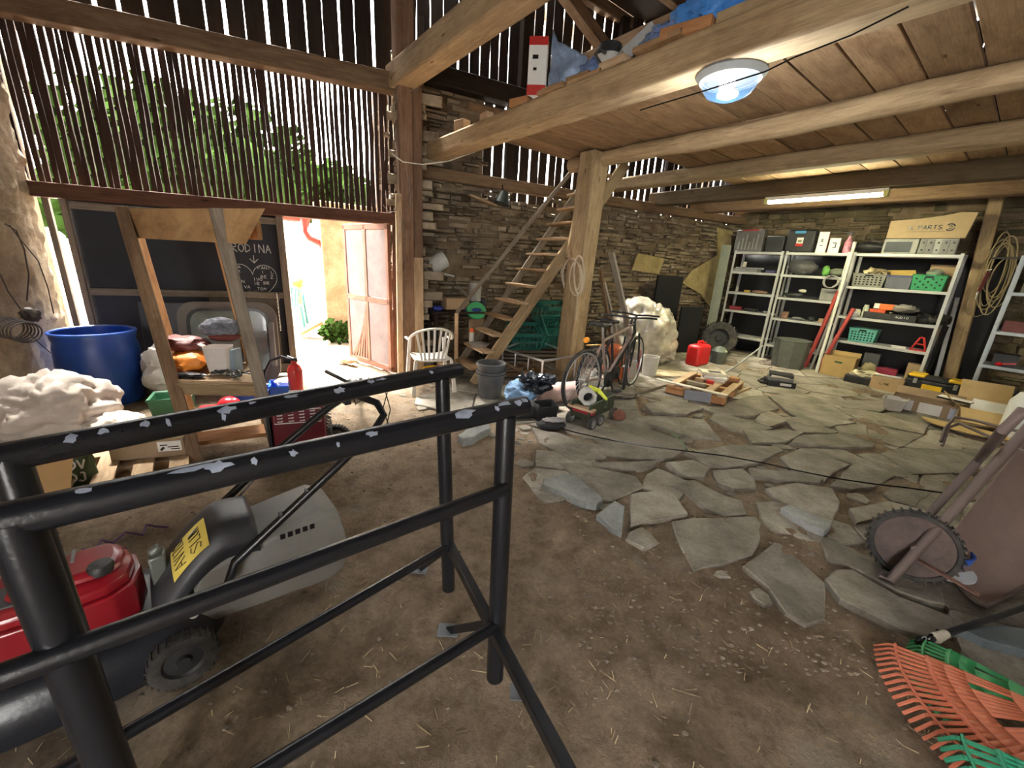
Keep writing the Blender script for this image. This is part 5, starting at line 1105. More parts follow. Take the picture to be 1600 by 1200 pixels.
# clear plastic heap
PF = plain('cloudy clear sheeting', (.45, .41, .33), .16, 0, .35, 5, .5, coat=.7, bs=12)
g = uv(-.2, 1.8, 0)
t = thing('plastic_sheet_heap', 'large heap of crumpled clear plastic sheeting behind the bicycles', 'plastic sheeting', g, AZ+85)
b = B(); b.blob((0, 0, .5), (1.3, .95, 1.12), .2, 1.8, 5, 5, -.5, .1); obj('sheeting', b, PF, t, ang=180)
b = B(); b.blob((.36, -.1, .22), (.55, .6, .5), .2, 2.2, 8, 5, -.22, .1); obj('sheeting', b, PF, t, ang=180)
b = B(); b.blob(at(1050, 588)+Vector((0, .05, .02)), (.75, .45, .08), .3, 2, 9, 4, -.02, .1); single('paper_sack', b, plain('straw-coloured sacking', (.45, .38, .24), .85, bmp=.3), 'flat straw-coloured sacking spread on the floor before the plastic heap', 'sack', ang=60)
g = at(1012, 590); t = thing('white_pail', 'white plastic pail between bicycle wheel and plastic heap', 'pail', g+Vector((.05, .12, 0)), 10); b = B(); b.lathe([(0, 0), (.1, 0), (.12, .3), (.11, .3), (.09, .01), (0, .01)], n=24, cap=False); obj('pail_body', b, plain('off-white plastic', (.5, .48, .42), .5, dirt=.2), t)
b = B(); b.tube([(.118*cos(a), -.02-.02*sin(a), .27+.05*sin(a)) for a in [pi*i/10 for i in range(11)]], .004, 5); obj('handle', b, STEEL, t)
b = B(); b.box((0, 0, .16), (.13, .1, .32)); o = single('red_canister', b, plain('dull red box', (.3, .04, .04), .5), 'dull red container behind the white pail', 'container', bev=.02); place(o, at(1003, 584)+Vector((.0, .3, 0)), 20)
# petrol can, grey can, tyre, dark boards
g = at(1090, 572)+Vector((.02, .1, 0)); t = thing('petrol_can', 'bright red plastic petrol can on the flagstones', 'petrol can', g, 40)
b = B(); b.box((0, 0, .18), (.42, .24, .36)); obj('can_body', b, plain('bright red plastic', (.6, .012, .015), .4, 0, .1, 5), t, bev=.05)
b = B(); b.tube([(-.09, 0, .35), (-.06, 0, .41), (.06, 0, .41), (.09, 0, .35)], .02, 8); obj('handle', b, plain('bright red plastic', (.6, .012, .015), .4), t)
b = B(); b.cyl((.14, 0, .35), (.14, 0, .39), .03, n=14); obj('cap', b, REDP, t)
g = at(1118, 570)+Vector((.1, .15, 0)); b = B(); b.lathe([(0, 0), (.12, 0), (.13, .02), (.13, .22), (.08, .28), (.03, .3), (0, .3)], n=24, cap=False); o = single('grey_canister', b, plain('grey-green metal can', (.12, .14, .12), .45, .3), 'squat grey-green canister beside the red petrol can', 'canister'); place(o, g)
tc_ = at(1124, 556)+Vector((.02, .2, .27)); t = thing('spare_wheel', 'black car tyre leaning upright in front of the leftmost shelving', 'tyre', Vector((tc_.x, tc_.y, 0)), 0)
b = B(); ax = Vector((-.42, -.84, .25)); wheel(b, (0, 0, .31), ax, .32, .2, 40, True, .56); ty = obj('tyre_body', b, RUBB, t)
b = B(); disc(b, (0, 0, .31), ax, .28, .08); obj('rim', b, plain('dark wheel rim', (.012, .013, .013), .6, .2), t)
b = B(); b.box((0, 0, .72), (.62, .04, 1.44)); o = single('black_panel', b, plain('matt black panel', (.004, .0045, .005), .95), 'tall matt black panel leaning against the back wall behind the plastic heap', 'panel', bev=.01); place(o, uv(-.62, 3.1, 0), AZ+75, 0)  # plain black panels, this one and the next
b = B(); b.box((0, 0, .45), (.5, .05, .9)); o = single('black_panel', b, plain('matt black panel', (.004, .0045, .005), .95), 'shorter black panel leaning low beside the tyre', 'panel', bev=.01); place(o, uv(-.28, 3.45, 0), AZ+70, 0)
b = B(); b.bar((0, 0, 0), (0, -.05, 2.05), .17, .03, (0, 1, 0)); b.bar((-.04, -.02, 0), (-.04, -.07, 2.05), .02, .02, (0, 1, 0)); o = single('grey_board', b, plain('grey-green painted board', (.2, .22, .18), .7, dirt=.2), 'tall grey-green board standing upright in the back corner', 'board'); place(o, onp(1112, 505, uv(-.3, 4.4), 129)*1.0 - Vector((0, 0, onp(1112, 505, uv(-.3, 4.4), 129).z-0.02)), AZ+20)
# pallet with books and parts on the flagstones
pa = at(1100, 612); pm = at(1098, 632); ang_ = AZ+4
t = thing('pallet', 'small pallet with loose wood and clutter in the middle of the flagstones', 'pallet', uv(1.32, 1.15, .02), AZ+12)
for x in (-.3, -.1, .12, .3): b = B(); b.bar((x, -.5, .11), (x, .5, .11), .09, .02); obj('deck_board', b, W_new, t)
for y in (-.46, 0, .46): b = B(); b.bar((-.35, y, .055), (.35, y, .055), .08, .09); obj('bearer', b, W_orange, t, bev=.003)
pu = lambda x, y, z=0: uv(1.32, 1.15, .145+z)+dirv(AZ+12)*x+dirv(AZ+102)*y
b = B(); b.box((0, 0, .0), (.3, .01, .12)); o = single('metal_plate', b, plain('embossed grey plate', (.13, .13, .145), .5, .2), 'embossed grey metal plate leaning on the near side of the pallet', 'plate', bev=.003); place(o, at(1088, 618, .09)+Vector((0, -.03, 0)), -18, -12)
for k, (x, y, d, m_, lab) in enumerate((((.02), .22, (.3, .26, .03), CREAM, 'cream book at the bottom of the pile on the pallet'), (.03, .23, (.28, .25, .03), PAPER, 'white book in the middle of the pile on the pallet'), (.0, .24, (.3, .22, .035), CREAM, 'cream book with dark cover patch on top of the pallet pile'))):
    t = thing('book', lab, 'book', pu(x, y, .034*k), AZ+20+9*k, 'books piled on the pallet'); b = B(); b.box((0, 0, d[2]/2), d); obj('book_block', b, m_, t, bev=.003)
    if k == 2: b = B(); b.box((.02, 0, d[2]+.001), (.16, .13, .002)); obj('cover_patch', b, DGREY, t)
b = B(); b.bar(at(1026, 592, .15), at(1137, 618, .15), .07, .012); single('white_lath', b, CREAM, 'long flat white lath lying across the pallet', 'lath')
b = B(); b.bar(at(1108, 630, .03), at(1172, 606, .03), .03, .03); single('wood_strip', b, W_new, 'thin wooden strip on the flagstones along the right side of the pallet', 'strip')
b = B(); b.bar(at(985, 618, .03), at(1045, 600, .03), .04, .03); single('wood_strip', b, W_grey, 'grey stick on the flagstones between bicycle wheel and pallet', 'stick')
for (x, y, d, m_, nm, lab) in ((.05, -.05, (.09, .05, .05), REDP, 'small_box', 'small red box before the pallet books'), (-.08, -.05, (.1, .05, .05), CARD, 'small_box', 'small brown box before the pallet books'), (-.05, -.3, (.22, .07, .05), plain('dull bronze', (.22, .19, .13), .5, .5), 'metal_bracket', 'dull metal bracket on the near end of the pallet'), (.25, .35, (.12, .1, .06), W_orange, 'wood_block', 'red-brown wood block on the far right end of the pallet')):
    b = B(); b.box((0, 0, d[2]/2), d); o = single(nm, b, m_, lab, nm.split('_')[1], bev=.006); place(o, pu(x, y), AZ+15)
# black drawers lying flat
g = at(1222, 606)+Vector((.02, .12, 0))
for k, (dz, d, rz, m_, lab) in enumerate(((0, (.36, .26, .09), 2, BLKP, 'black machine case with white label, lowest of the stack on the flagstones'), (.09, (.3, .24, .05), -4, MGREY, 'grey metal tray in the middle of the stack on the flagstones'), (.14, (.3, .22, .05), -9, BLKP, 'flat black case on top of the stack on the flagstones'))):
    t = thing('equipment_case', lab, 'case', g+Vector((0, 0, dz)), -20+rz); b = B(); b.box((0, 0, d[2]/2), d); obj('case_body', b, m_, t, bev=.008)
    if k == 0: b = B(); b.box((.05, -d[1]/2-.001, .05), (.14, .003, .035)); obj('label', b, PAPER, t); b = B(); b.tube([(-.18, -.1, .04), (-.24, -.06, .03), (-.25, .04, .03), (-.2, .1, .05)], .02, 8); obj('hose', b, BLKP, t)
    if k == 1: b = B(); b.cyl((-.13, -.1, .055), (.14, -.1, .055), .02, n=10); obj('roller', b, CREAM, t)
# long black cable across the floor
b = B(); pts = [at(830, 655, .045), at(860, 664, .045)]+[at(900+58*i, 676+9.8*i+(3*sin(i*1.1)), .045) for i in range(11)]; b.tube(pts, .006, 6); single('cable', b, BLK, 'long thin black cable running straight across the flagstones', 'cable')
b = B(); b.tube([at(x, y, .04) for x, y in ((1040, 668), (1060, 685), (1072, 700), (1085, 704))], .004, 5); single('twine', b, plain('green twine', (.15, .3, .12), .8), 'short pale green twine on the flagstones near the black cable', 'twine')
# ---------------------------------------------------------------- shelving on the right wall
SHM = plain('pale grey shelf steel', (.5, .51, .5), .45, .3, .1, 6, dirt=.12)
def shelf_unit(label, u0, u1, zs, m=SHM, v0=4.48, dep=.42, top=1.98, brace=True):
    t = thing('shelf_unit', label, 'shelving unit', uv((u0+u1)/2, v0, 0), AZ, 'metal shelving units'); hw = (u1-u0)/2
    for x in (-hw, hw):
        for y in (0, dep):
            b = B(); s_ = 1 if x < 0 else -1; b.box((x+s_*.018, y, top/2), (.036, .004, top)); b.box((x, y+(.018 if y == 0 else -.018), top/2), (.004, .036, top)); obj('upright', b, m, t)
    for z in zs+[top-.02]:
        b = B(); b.box((0, dep/2, z-.004), (2*hw, dep, .006)); b.box((0, 0, z-.02), (2*hw, .006, .04)); b.box((0, dep, z-.02), (2*hw, .006, .04)); obj('shelf', b, m, t)
    return t
shelf_unit('pale steel shelving unit at the back corner behind the car tyre', -.17, .69, [.36, .85, 1.2, 1.59])
shelf_unit('pale steel shelving unit with grey bin before it, between two others', .73, 1.66, [.3, .8, 1.18, 1.58])
shelf_unit('widest pale steel shelving unit, holding the green crate', 1.7, 2.93, [.12, .57, .97, 1.45])
shelf_unit('bluish steel shelving unit beyond the slanting timber post', 3.45, 4.5, [.12, .55, 1.0, 1.5], plain('bluish shelf steel', (.36, .4, .43), .45, .3), 4.25, .45, 1.95)
SZ = {0: [.36, .85, 1.2, 1.59, 1.96], 1: [.3, .8, 1.18, 1.58, 1.96], 2: [.12, .57, .97, 1.45, 1.96], 3: [.12, .55, 1.0, 1.5, 1.93]}
def on(u, z, d=.14, v=4.48): return uv(u, v+d, z+.002)
def boxy(name, label, cat, u, z, d, m, rz=0, bev=.004, dd=.14, v=4.48, group=None):
    b = B(); b.box((0, 0, d[2]/2), d); o = single(name, b, m, label, cat, group, bev=bev); place(o, on(u, z, dd, v), AZ+rz); return o
b = B(); b.grid(lambda i, j: (-.3+3.75*i, .02*noise.noise(Vector((i*14, j*3, 0))), 1.93*j), 60, 10)  # added sheet: its black stands in for the shade behind the shelves
o = single('shade_backing', b, plain('shade black', (.006, .006, .007), .6), 'added black sheet standing in for the shade behind the shelving units', 'sheet'); place(o, uv(0, 5.02, .01), AZ); mo = o.modifiers.new('th', 'SOLIDIFY'); mo.thickness = .01
# top of the two left units
z = 1.96
t = thing('screw_organizer', 'clear organiser full of small tools on top of the corner shelving', 'organiser', on(.02, z), AZ)
b = B(); b.box((0, 0, .2), (.5, .16, .4)); obj('case', b, plain('smoky clear plastic', (.11, .11, .11), .2, 0, .2, 6, coat=.5), t, bev=.01)
b = B(); b.box((0, -.082, .39), (.3, .005, .03)); obj('lid_edge', b, plain('dull red plastic', (.25, .03, .03), .4), t)
for k in range(6): b = B(); b.bar((-.17+.065*k, -.085, .04), (-.165+.065*k, -.085, .18+.07*((k*7) % 3)), .022, .006, (0, 1, 0)); obj('tool', b, MGREY, t, bev=.002)
boxy('black_case', 'plain black case on shelf top left of the larger latched case', 'case', .48, z, (.3, .16, .28), BLKP, 3, .015)
t = thing('power_tool_case', 'black power tool case with blue stripe and white label', 'case', on(.88, z), AZ)
b = B(); b.box((0, 0, .19), (.44, .16, .38)); obj('case_body', b, BLKP, t, bev=.03)
b = B(); b.box((-.02, -.082, .34), (.16, .006, .04)); obj('blue_stripe', b, plain('sky blue badge', (.05, .25, .5), .4), t)
b = B(); b.box((.0, -.082, .18), (.1, .004, .14)); lb = obj('label', b, PAPER, t); b = B(); b.box((.0, -.085, .13), (.11, .003, .045)); obj('label_band', b, REDP, lb); b = B(); b.box((.0, -.085, .19), (.06, .003, .04)); obj('label_print', b, plain('olive print', (.2, .25, .12), .6), lb)
t = thing('white_box', 'tall white box with red side and black print on shelf top', 'box', on(1.2, z), AZ+12); b = B(); b.box((0, 0, .17), (.14, .12, .34)); obj('box_body', b, WHITE, t, bev=.004); b = B(); b.box((.071, 0, .17), (.003, .118, .33)); obj('red_side', b, REDP, t); b = B(); b.box((-.01, -.061, .2), (.03, .002, .05)); b.box((-.01, -.061, .12), (.05, .002, .012)); obj('print', b, BLK, t)
t = thing('white_box', 'shorter white box with black symbol next to the tall white box', 'box', on(1.38, z), AZ+8); b = B(); b.box((0, 0, .12), (.15, .12, .24)); obj('box_body', b, WHITE, t, bev=.004); b = B(); b.box((0, -.061, .16), (.05, .002, .015)); b.box((.02, -.061, .12), (.015, .002, .08)); b.box((.0, -.061, .09), (.05, .002, .012)); obj('print', b, BLK, t)
t = thing('spray_bottle', 'pink labelled bottle with dark trigger on shelf top', 'bottle', on(1.56, z), AZ); b = B(); b.lathe([(0, 0), (.05, 0), (.055, .03), (.05, .18), (.02, .24), (.02, .28), (0, .28)], n=18, cap=False); obj('bottle_body', b, plain('pink label', (.55, .22, .3), .4, 0, .5, 20), t); b = B(); b.bar((0, 0, .27), (0, 0, .33), .05, .03); b.bar((0, 0, .32), (-.08, 0, .33), .02, .02); obj('trigger', b, BLKP, t)
b = B(); b.blob((0, 0, .1), (.42, .2, .16), .3, 3, 3, 3, -.09); b.tube([(-.1, 0, .1), (0, 0, .22), (.14, 0, .16), (.3, 0, .06)], .018, 8); o = single('black_tool', b, BLKP, 'sprawling black machine part on shelf top right of the pink bottle', 'machine part', ang=60); place(o, on(1.85, z), AZ)
# organiser drawers and printed carton on the wide unit
for k, (u, lab) in enumerate(((2.22, 'grey drawer organiser with dark window on the wide shelf top'), (2.63, 'grey multi-drawer organiser at the right end of the wide shelf top'))):
    t = thing('drawer_organizer', lab, 'organiser', on(u, z), AZ); b = B(); b.box((0, 0, .11), (.4, .16, .22)); obj('organizer_body', b, plain('stone grey plastic', (.3, .3, .27), .5), t, bev=.01)
    if k == 0: b = B(); b.box((-.02, -.082, .1), (.3, .004, .15)); obj('window', b, plain('smoky window', (.07, .08, .09), .2), t)
    else:
        for i in range(5): b = B(); b.box((-.155+i*.078, -.084, .11), (.066, .01, .19)); dw = obj('drawer', b, MGREY if i != 2 else plain('light drawer', (.36, .36, .33), .5), t, bev=.003); b = B(); b.box((-.155+i*.078, -.092, .16), (.02, .006, .02)); b.box((-.155+i*.078, -.092, .06), (.02, .006, .02)); obj('knob', b, BLK, dw)
t = thing('parts_carton', 'brown carton printed with parts lettering and round emblem on drawer organisers', 'box', on(2.45, z+.225), AZ+2)
b = B(); b.M = I4((0, .08, 0), 0) @ MXZ; b.prism([(-.42, 0), (.42, 0), (.46, .33), (.3, .34), (.12, .3), (-.1, .27), (-.42, .25)], 0, .16); obj('box_body', b, plain('light brown carton', (.45, .33, .18), .8, 0, .08), t, flat=True)
b = B(); Mp = I4((0, -.082, 0)); write(b, 'ML', -.2, .12, .045, Mp, .65, .008); write(b, 'PARTS', -.09, .12, .055, Mp, .7, .01)
b.stroke([(.24+.045*cos(a), .145+.045*sin(a)) for a in [radians(-140+280*i/14) for i in range(15)]], .016, Mp); b.stroke([(.24+.018*cos(a), .145+.018*sin(a)) for a in [radians(-140+280*i/10) for i in range(11)]], .01, Mp); b.stroke([(-.2, .09), (.2, .09)], .003, Mp); obj('lettering', b, BLK, t)
# crates on the wide unit
def lcrate(label, u, z_, d, m, kind=1, name='crate', dd=.13):
    x, y, zt_ = d; t = crate(name, label, on(u, z_, dd+y/2-.1), d, AZ, m, 'crate', .9, None, kind); return t
lcrate('olive grey perforated crate on the upper shelf of the wide unit', 1.97, 1.45, (.42, .32, .2), plain('olive grey plastic', (.2, .2, .17), .5), 2)
t = crate('box', 'grey see-through box with blue lid on the wide upper shelf', on(2.33, 1.45, .2), (.3, .3, .17), AZ, plain('greyish clear plastic', (.13, .14, .17), .3), 'box', .95); b = B(); b.box((0, 0, .185), (.31, .31, .03)); obj('lid', b, plain('navy lid', (.05, .06, .16), .4), t, bev=.006)
lcrate('green perforated crate at the right of the wide upper shelf', 2.66, 1.45, (.37, .32, .22), plain('fresh green plastic', (.03, .28, .11), .45), 1)
b = B(); b.blob((0, 0, .06), (.3, .22, .16), .35, 5, 3, 4); o = single('cable_bundle', b, plain('tan cable', (.28, .22, .12), .8), 'tan cable bundle heaped in the olive grey crate', 'cable', ang=60); place(o, on(2.03, 1.6, .2), AZ)
b = B(); b.prism([(-.22, 0), (.24, -.02), (.2, .1), (-.2, .08)], 0, .01, M=MXZ); o = single('yellow_folder', b, plain('ochre card', (.5, .34, .08), .7), 'ochre card folder standing behind the blue lidded box', 'folder'); place(o, on(2.25, 1.64, .3), AZ)
b = B(); b.lathe([(0, 0), (.07, .02), (.1, .1), (.06, .14), (0, .15)], n=20, cap=False); o = single('pale_bowl', b, plain('pale green bowl', (.35, .4, .3), .5), 'pale rounded bowl lying in the green crate', 'bowl'); place(o, on(2.68, 1.62, .2), AZ)
boxy('brown_box', 'plain brown box at the back of the wide upper shelf behind green crate', 'box', 2.75, 1.45, (.3, .12, .38), CARD, 0, .003, .36)
b = B(); b.lathe([(0, 0), (.04, 0), (.025, .05), (.05, .1), (0, .13)], n=18, cap=False); o = single('light_bulb', b, plain('creamy glass', (.7, .6, .35), .2), 'cream glass bulb lying on the cable bundle', 'bulb'); place(o, on(1.88, 1.67, .12), AZ, 0, 60)
# middle shelf of the wide unit
for k, (u, r_, h, m_, lab) in enumerate(((1.93, .045, .12, CREAM, 'cream jar at the left end of the wide middle shelf'), (2.03, .04, .2, plain('pale green jar', (.5, .55, .42), .4), 'pale green jar standing taller beside the cream one'), (1.92, .05, .08, WHITE, 'low white tub at the front of the wide middle shelf'), (2.14, .035, .14, plain('dusky pink jar', (.5, .35, .3), .5), 'pinkish small jar left of the orange boxes'))):
    b = B(); b.lathe([(0, 0), (r_, 0), (r_, h*.8), (r_*.8, h*.86), (r_*.85, h), (0, h)], n=18, cap=False); o = single('jar', b, m_, lab, 'jar'); place(o, on(u, .97, .06 if k == 2 else .16), AZ)
boxy('dark_tray', 'dark plastic tray below the orange boxes on the wide middle shelf', 'tray', 2.22, .97, (.38, .3, .1), BLKP, 0, .01, .2)
boxy('orange_box', 'bright orange and white box on the dark tray, upper one', 'box', 2.29, 1.12, (.2, .1, .09), ORANGE, 8, .004, .14)
boxy('orange_box', 'flat orange-red box lying under the bright orange one', 'box', 2.2, 1.07, (.2, .12, .05), plain('orange-red card', (.6, .09, .03), .6), -6, .004, .12)
boxy('white_box', 'small white box end beside the bright orange box', 'box', 2.17, 1.13, (.08, .08, .08), WHITE, 0, .004, .12)
b = B()
for k in range(4): b.blob((-.3+.2*k, 0, .07), (.26, .24, .18), .35, 4, k+3, 3, -.07)
o = single('dark_clutter', b, plain('black clutter', (.02, .02, .018), .5, 0, .6, 12, .3), 'black bags and leads heaped on the right of the wide middle shelf', 'clutter', ang=50, kind='stuff'); place(o, on(2.6, .97, .22), AZ)
b = B(); b.blob((0, 0, .16), (.3, .18, .14), .35, 3, 3, 3, None, .2); o = single('clear_bag', b, plain('cloudy film', (.22, .21, .19), .2, coat=.5), 'cloudy plastic bag on the black clutter of the wide middle shelf', 'bag', ang=60); place(o, on(2.5, 1.0, .1), AZ)
b = B(); write(b, 'AU DIO', 0, .03, .022, I4((0, 0, 0)), .8, .004); write(b, 'AU-ES', .04, -.02, .016, I4((0, 0, 0)), .8, .003); b.box((.07, .01, .01), (.22, .008, .1)); o = single('lettered_case', b, plain('white printing', (.5, .5, .48), .6), 'black case', 'case') if 0 else b.bm.free()
t = thing('lettered_case', 'black case with pale printed letters at the front of the middle shelf', 'case', on(2.52, .97, .05), AZ); b = B(); b.box((0, 0, .05), (.3, .06, .1)); obj('case_body', b, BLKP, t, bev=.004); b = B(); write(b, 'AUDIO', -.09, .045, .03, I4((0, -.031, 0)), .8, .004); obj('lettering', b, PAPER, t)
# lower shelf
lcrate('turquoise perforated basket on the lower shelf of the wide unit', 2.1, .57, (.36, .3, .22), plain('turquoise plastic', (.09, .33, .28), .45), 2, 'basket')
t = thing('tail_lamp', 'red frame-shaped plastic stand at the right of the wide lower shelf', 'stand', on(2.8, .57, .06), AZ); b = B(); b.prism([(-.1, -.06), (.1, -.06), (.08, .06), (-.08, .06)], 0, .02); obj('base', b, REDP, t, bev=.003)
for p, q in (((-.08, -.03, .02), (-.02, 0, .2)), ((.08, -.03, .02), (.02, 0, .2)), ((-.05, 0, .1), (.05, 0, .1)), ((-.02, 0, .2), (.02, 0, .2))): b = B(); b.bar(p, q, .022, .02); obj('bar', b, REDP, t, bev=.003)
boxy('paper_stack', 'white paper packet lying flat on the wide lower shelf', 'paper', 2.57, .57, (.18, .12, .025), PAPER, 3, .002, .08)
boxy('grey_sheet', 'flat grey board lying on the wide lower shelf', 'board', 2.35, .57, (.3, .2, .02), MGREY, 0, .002, .1)
# darker goods on the two left units and the far right unit: each piece a thing of its own
r7 = random.Random(21)
dark = [(.04, 1.59, (.5, .2, .05), MGREY, 'flat grey rail packet', 'on the top inner shelf of the corner shelving'), (.1, 1.645, (.5, .05, .03), STEEL, 'long thin metal rail', 'lying over the grey packet in the corner shelving'), (.0, 1.68, (.05, .05, .1), CREAM, 'small cream pot', 'standing on the rails in the corner shelving'), (.5, 1.59, (.16, .1, .05), plain('slate blue plastic', (.07, .07, .16), .5), 'slate blue box', 'at the right of the top inner corner shelf'),
 (.15, 1.2, (.1, .06, .05), plain('ochre sponge', (.4, .28, .06), .7), 'ochre yellow block', 'on the middle corner shelf'), (.38, 1.2, (.26, .08, .06), RUST, 'rusty bar-shaped tool', 'on the middle corner shelf beside the yellow block'), (-.0, .85, (.2, .12, .07), plain('dark red case', (.2, .02, .03), .5), 'dark red case', 'on the lower corner shelf'), (.3, .85, (.22, .14, .06), BLKP, 'black flat tool case', 'on the lower corner shelf'), (.55, .85, (.08, .05, .04), STEEL, 'small bright metal part', 'at the right of the lower corner shelf'),
 (.98, 1.58, (.42, .25, .26), DGREY, 'large dark grey box', 'filling the left of the upper middle-unit shelf'), (1.35, 1.58, (.1, .1, .18), plain('apple green plastic', (.15, .4, .08), .4), 'apple green bottle-shaped tool', 'on the upper shelf before the coiled lead'), (1.52, 1.6, (.24, .1, .12), plain('greenish metal', (.16, .18, .12), .5), 'greenish drill body', 'on the upper shelf behind the coiled lead'),
 (.95, 1.18, (.3, .16, .1), BLKP, 'black tool heap', 'at the left of the middle-unit shelf'), (1.08, 1.28, (.12, .08, .06), CREAM, 'cream hand sander', 'on top of the black tool heap'), (1.5, 1.18, (.24, .2, .2), MGREY, 'grey transformer box', 'at the right of the middle-unit shelf'), (.9, .8, (.1, .08, .12), RUST, 'rust-red small can', 'on the lower middle-unit shelf'), (1.12, .8, (.2, .12, .05), MGREY, 'grey motor part', 'on the lower middle-unit shelf'), (1.32, .8, (.1, .1, .08), BLKP, 'black knob-like part', 'on the lower middle-unit shelf'), (1.52, .8, (.16, .1, .07), CARDD, 'brown small carton', 'at the right of the lower middle-unit shelf')]
for u, z_, d, m_, lab, where in dark:
    nm = lab.split()[-1].replace('-', '_'); nm = {'pot': 'pot', 'part': 'machine_part', 'block': 'yellow_block', 'tool': 'hand_tool', 'rail': 'metal_rail', 'body': 'drill', 'heap': 'power_tool', 'sander': 'hand_sander', 'can': 'tin_can', 'case': 'tool_case', 'packet': 'packet', 'carton': 'carton'}.get(nm, nm)
    b = B()
    if min(d) > .07 and r7.random() < .5 or nm in ('hand_tool', 'drill', 'power_tool', 'hand_sander', 'machine_part'): b.blob((0, 0, d[2]*.5), (d[0]*1.05, d[1], d[2]), .22, 3, r7.randint(1, 50), 3, -d[2]*.48); o = single(nm, b, m_, lab+' '+where, nm.replace('_', ' '), ang=60)
    else: b.box((0, 0, d[2]/2), d); o = single(nm, b, m_, lab+' '+where, nm.replace('_', ' '), bev=.006)
    place(o, on(u, z_, .16), AZ+r7.uniform(-6, 6))
b = B()
for k in range(4): b.tube([(.1*cos(q)+.01*k, -.01*k, .1*sin(q)) for q in [2*pi*i/20 for i in range(20)]], .006, 6, True)
b.tube([(.05, 0, -.08), (.15, -.02, .02), (.2, 0, .1)], .006, 6)
o = single('coiled_lead', b, plain('grey lead', (.32, .31, .29), .6), 'coiled pale grey lead hanging from the upper shelf of the middle unit', 'cable'); place(o, on(1.5, 1.5, -.04), AZ)
for u, z_, d, m_, lab, nm in ((3.62, 1.5, (.14, .14, .2), plain('pale enamel', (.5, .52, .42), .4), 'pale enamel jug on the top shelf of the bluish unit', 'jug'), (3.72, 1.5, (.1, .1, .12), WHITE, 'small white tin on the top shelf of the bluish unit', 'tin'), (3.62, 1.0, (.2, .2, .14), plain('dark wine box', (.12, .03, .03), .6), 'dark wine-red box with pale tag on the bluish unit', 'box'), (3.8, 1.0, (.16, .16, .18), W_dark, 'dark brown box topped with yellow cloth on the bluish unit', 'box'), (3.66, .55, (.22, .2, .16), BLKP, 'black case on the lower shelf of the bluish unit', 'case'), (3.72, .12, (.34, .3, .18), DGREY, 'dark grey heap of leads at the foot of the bluish unit', 'leads')):
    b = B()
    if nm in ('jug', 'tin'): b.lathe([(0, 0), (d[0]/2, 0), (d[0]/2, d[2]*.8), (d[0]*.4, d[2]), (0, d[2])], n=20, cap=False)
    elif nm == 'leads': b.blob((0, 0, .08), d, .4, 5, 2, 3, -.08)
    else: b.box((0, 0, d[2]/2), d)
    o = single(nm, b, m_, lab, nm, ang=50); place(o, on(u, z_, .14, 4.25), AZ)
b = B(); b.blob((0, 0, .02), (.12, .1, .06), .3, 4, 2, 3); o = single('yellow_cloth', b, plain('amber cloth', (.5, .3, .05), .8), 'amber cloth on the dark brown box of the bluish unit', 'cloth', ang=60); place(o, on(3.8, 1.18, .1, 4.25))
t = thing('red_clamp', 'small shiny red clamp on the front edge of the bluish unit shelf', 'clamp', on(3.62, .55, .02, 4.25), AZ); b = B(); b.blob((0, 0, .03), (.07, .05, .05), .1, 2, 2, 3); obj('knob', b, plain('glossy red', (.6, .02, .03), .2), t); b = B(); b.bar((0, 0, .03), (.14, .02, .06), .02, .02); obj('arm', b, REDP, t)
t = thing('desk_lamp', 'small white and black lamp clamped at the top of the bluish unit', 'lamp', on(3.5, 1.93, .05, 4.25), AZ); b = B(); b.box((.05, 0, .03), (.12, .08, .07)); obj('base', b, WHITE, t, bev=.006); b = B(); b.bar((-.3, 0, -.02), (.2, 0, .0), .02, .02); obj('arm', b, BLKP, t); b = B(); b.lathe([(0, 0), (.06, 0), (.07, -.12), (0, -.14)], (.12, 0, -.06), 18, cap=False); obj('lamp_shade', b, plain('pale enamel', (.5, .52, .42), .4), t)
# cable coil and knife on the slanting post
b = B(); c0 = onp(1563, 425, uv(3.1, 4.78), 129)
r8 = random.Random(4)
for k in range(7):
    cx, cy, rx_, ry_ = 1560+r8.uniform(-8, 8), 425+r8.uniform(-8, 22), 20+r8.uniform(-4, 8), 42+r8.uniform(-8, 18); b.tube([onp(cx+rx_*cos(q)*.8+(.3*ry_*sin(q)), cy-ry_*sin(q), uv(3.1, 4.78-.008*k), 129) for q in [2*pi*i/26 for i in range(26)]], .008, 6, True)
b.tube([onp(x, y, uv(3.1, 4.76), 129) for x, y in ((1538, 425), (1522, 450), (1510, 475), (1512, 490), (1525, 495), (1540, 490), (1552, 460))], .007, 6)
single('cable_coil', b, plain('tan cable', (.28, .22, .12), .8), 'large tangled coil of tan cable hanging on the slanting post', 'cable')
t = thing('hand_saw', 'narrow saw with pale blade and dark handle hanging on the slanting post', 'saw', c0, 0); b = B(); b.bar(onp(1545, 425, uv(3.1, 4.7), 129), onp(1528, 458, uv(3.1, 4.7), 129), .06, .012, (0, 1, 0)); obj('handle', b, plain('wine handle', (.2, .05, .05), .5), t, True, bev=.004); b = B(); b.bar(onp(1530, 450, uv(3.1, 4.69), 129), onp(1524, 468, uv(3.1, 4.69), 129), .03, .01, (0, 1, 0), w1=.01); b.bar(onp(1542, 422, uv(3.1, 4.68), 129), onp(1550, 421, uv(3.1, 4.68), 129), .02, .01); obj('blade', b, WHITE, t, True)
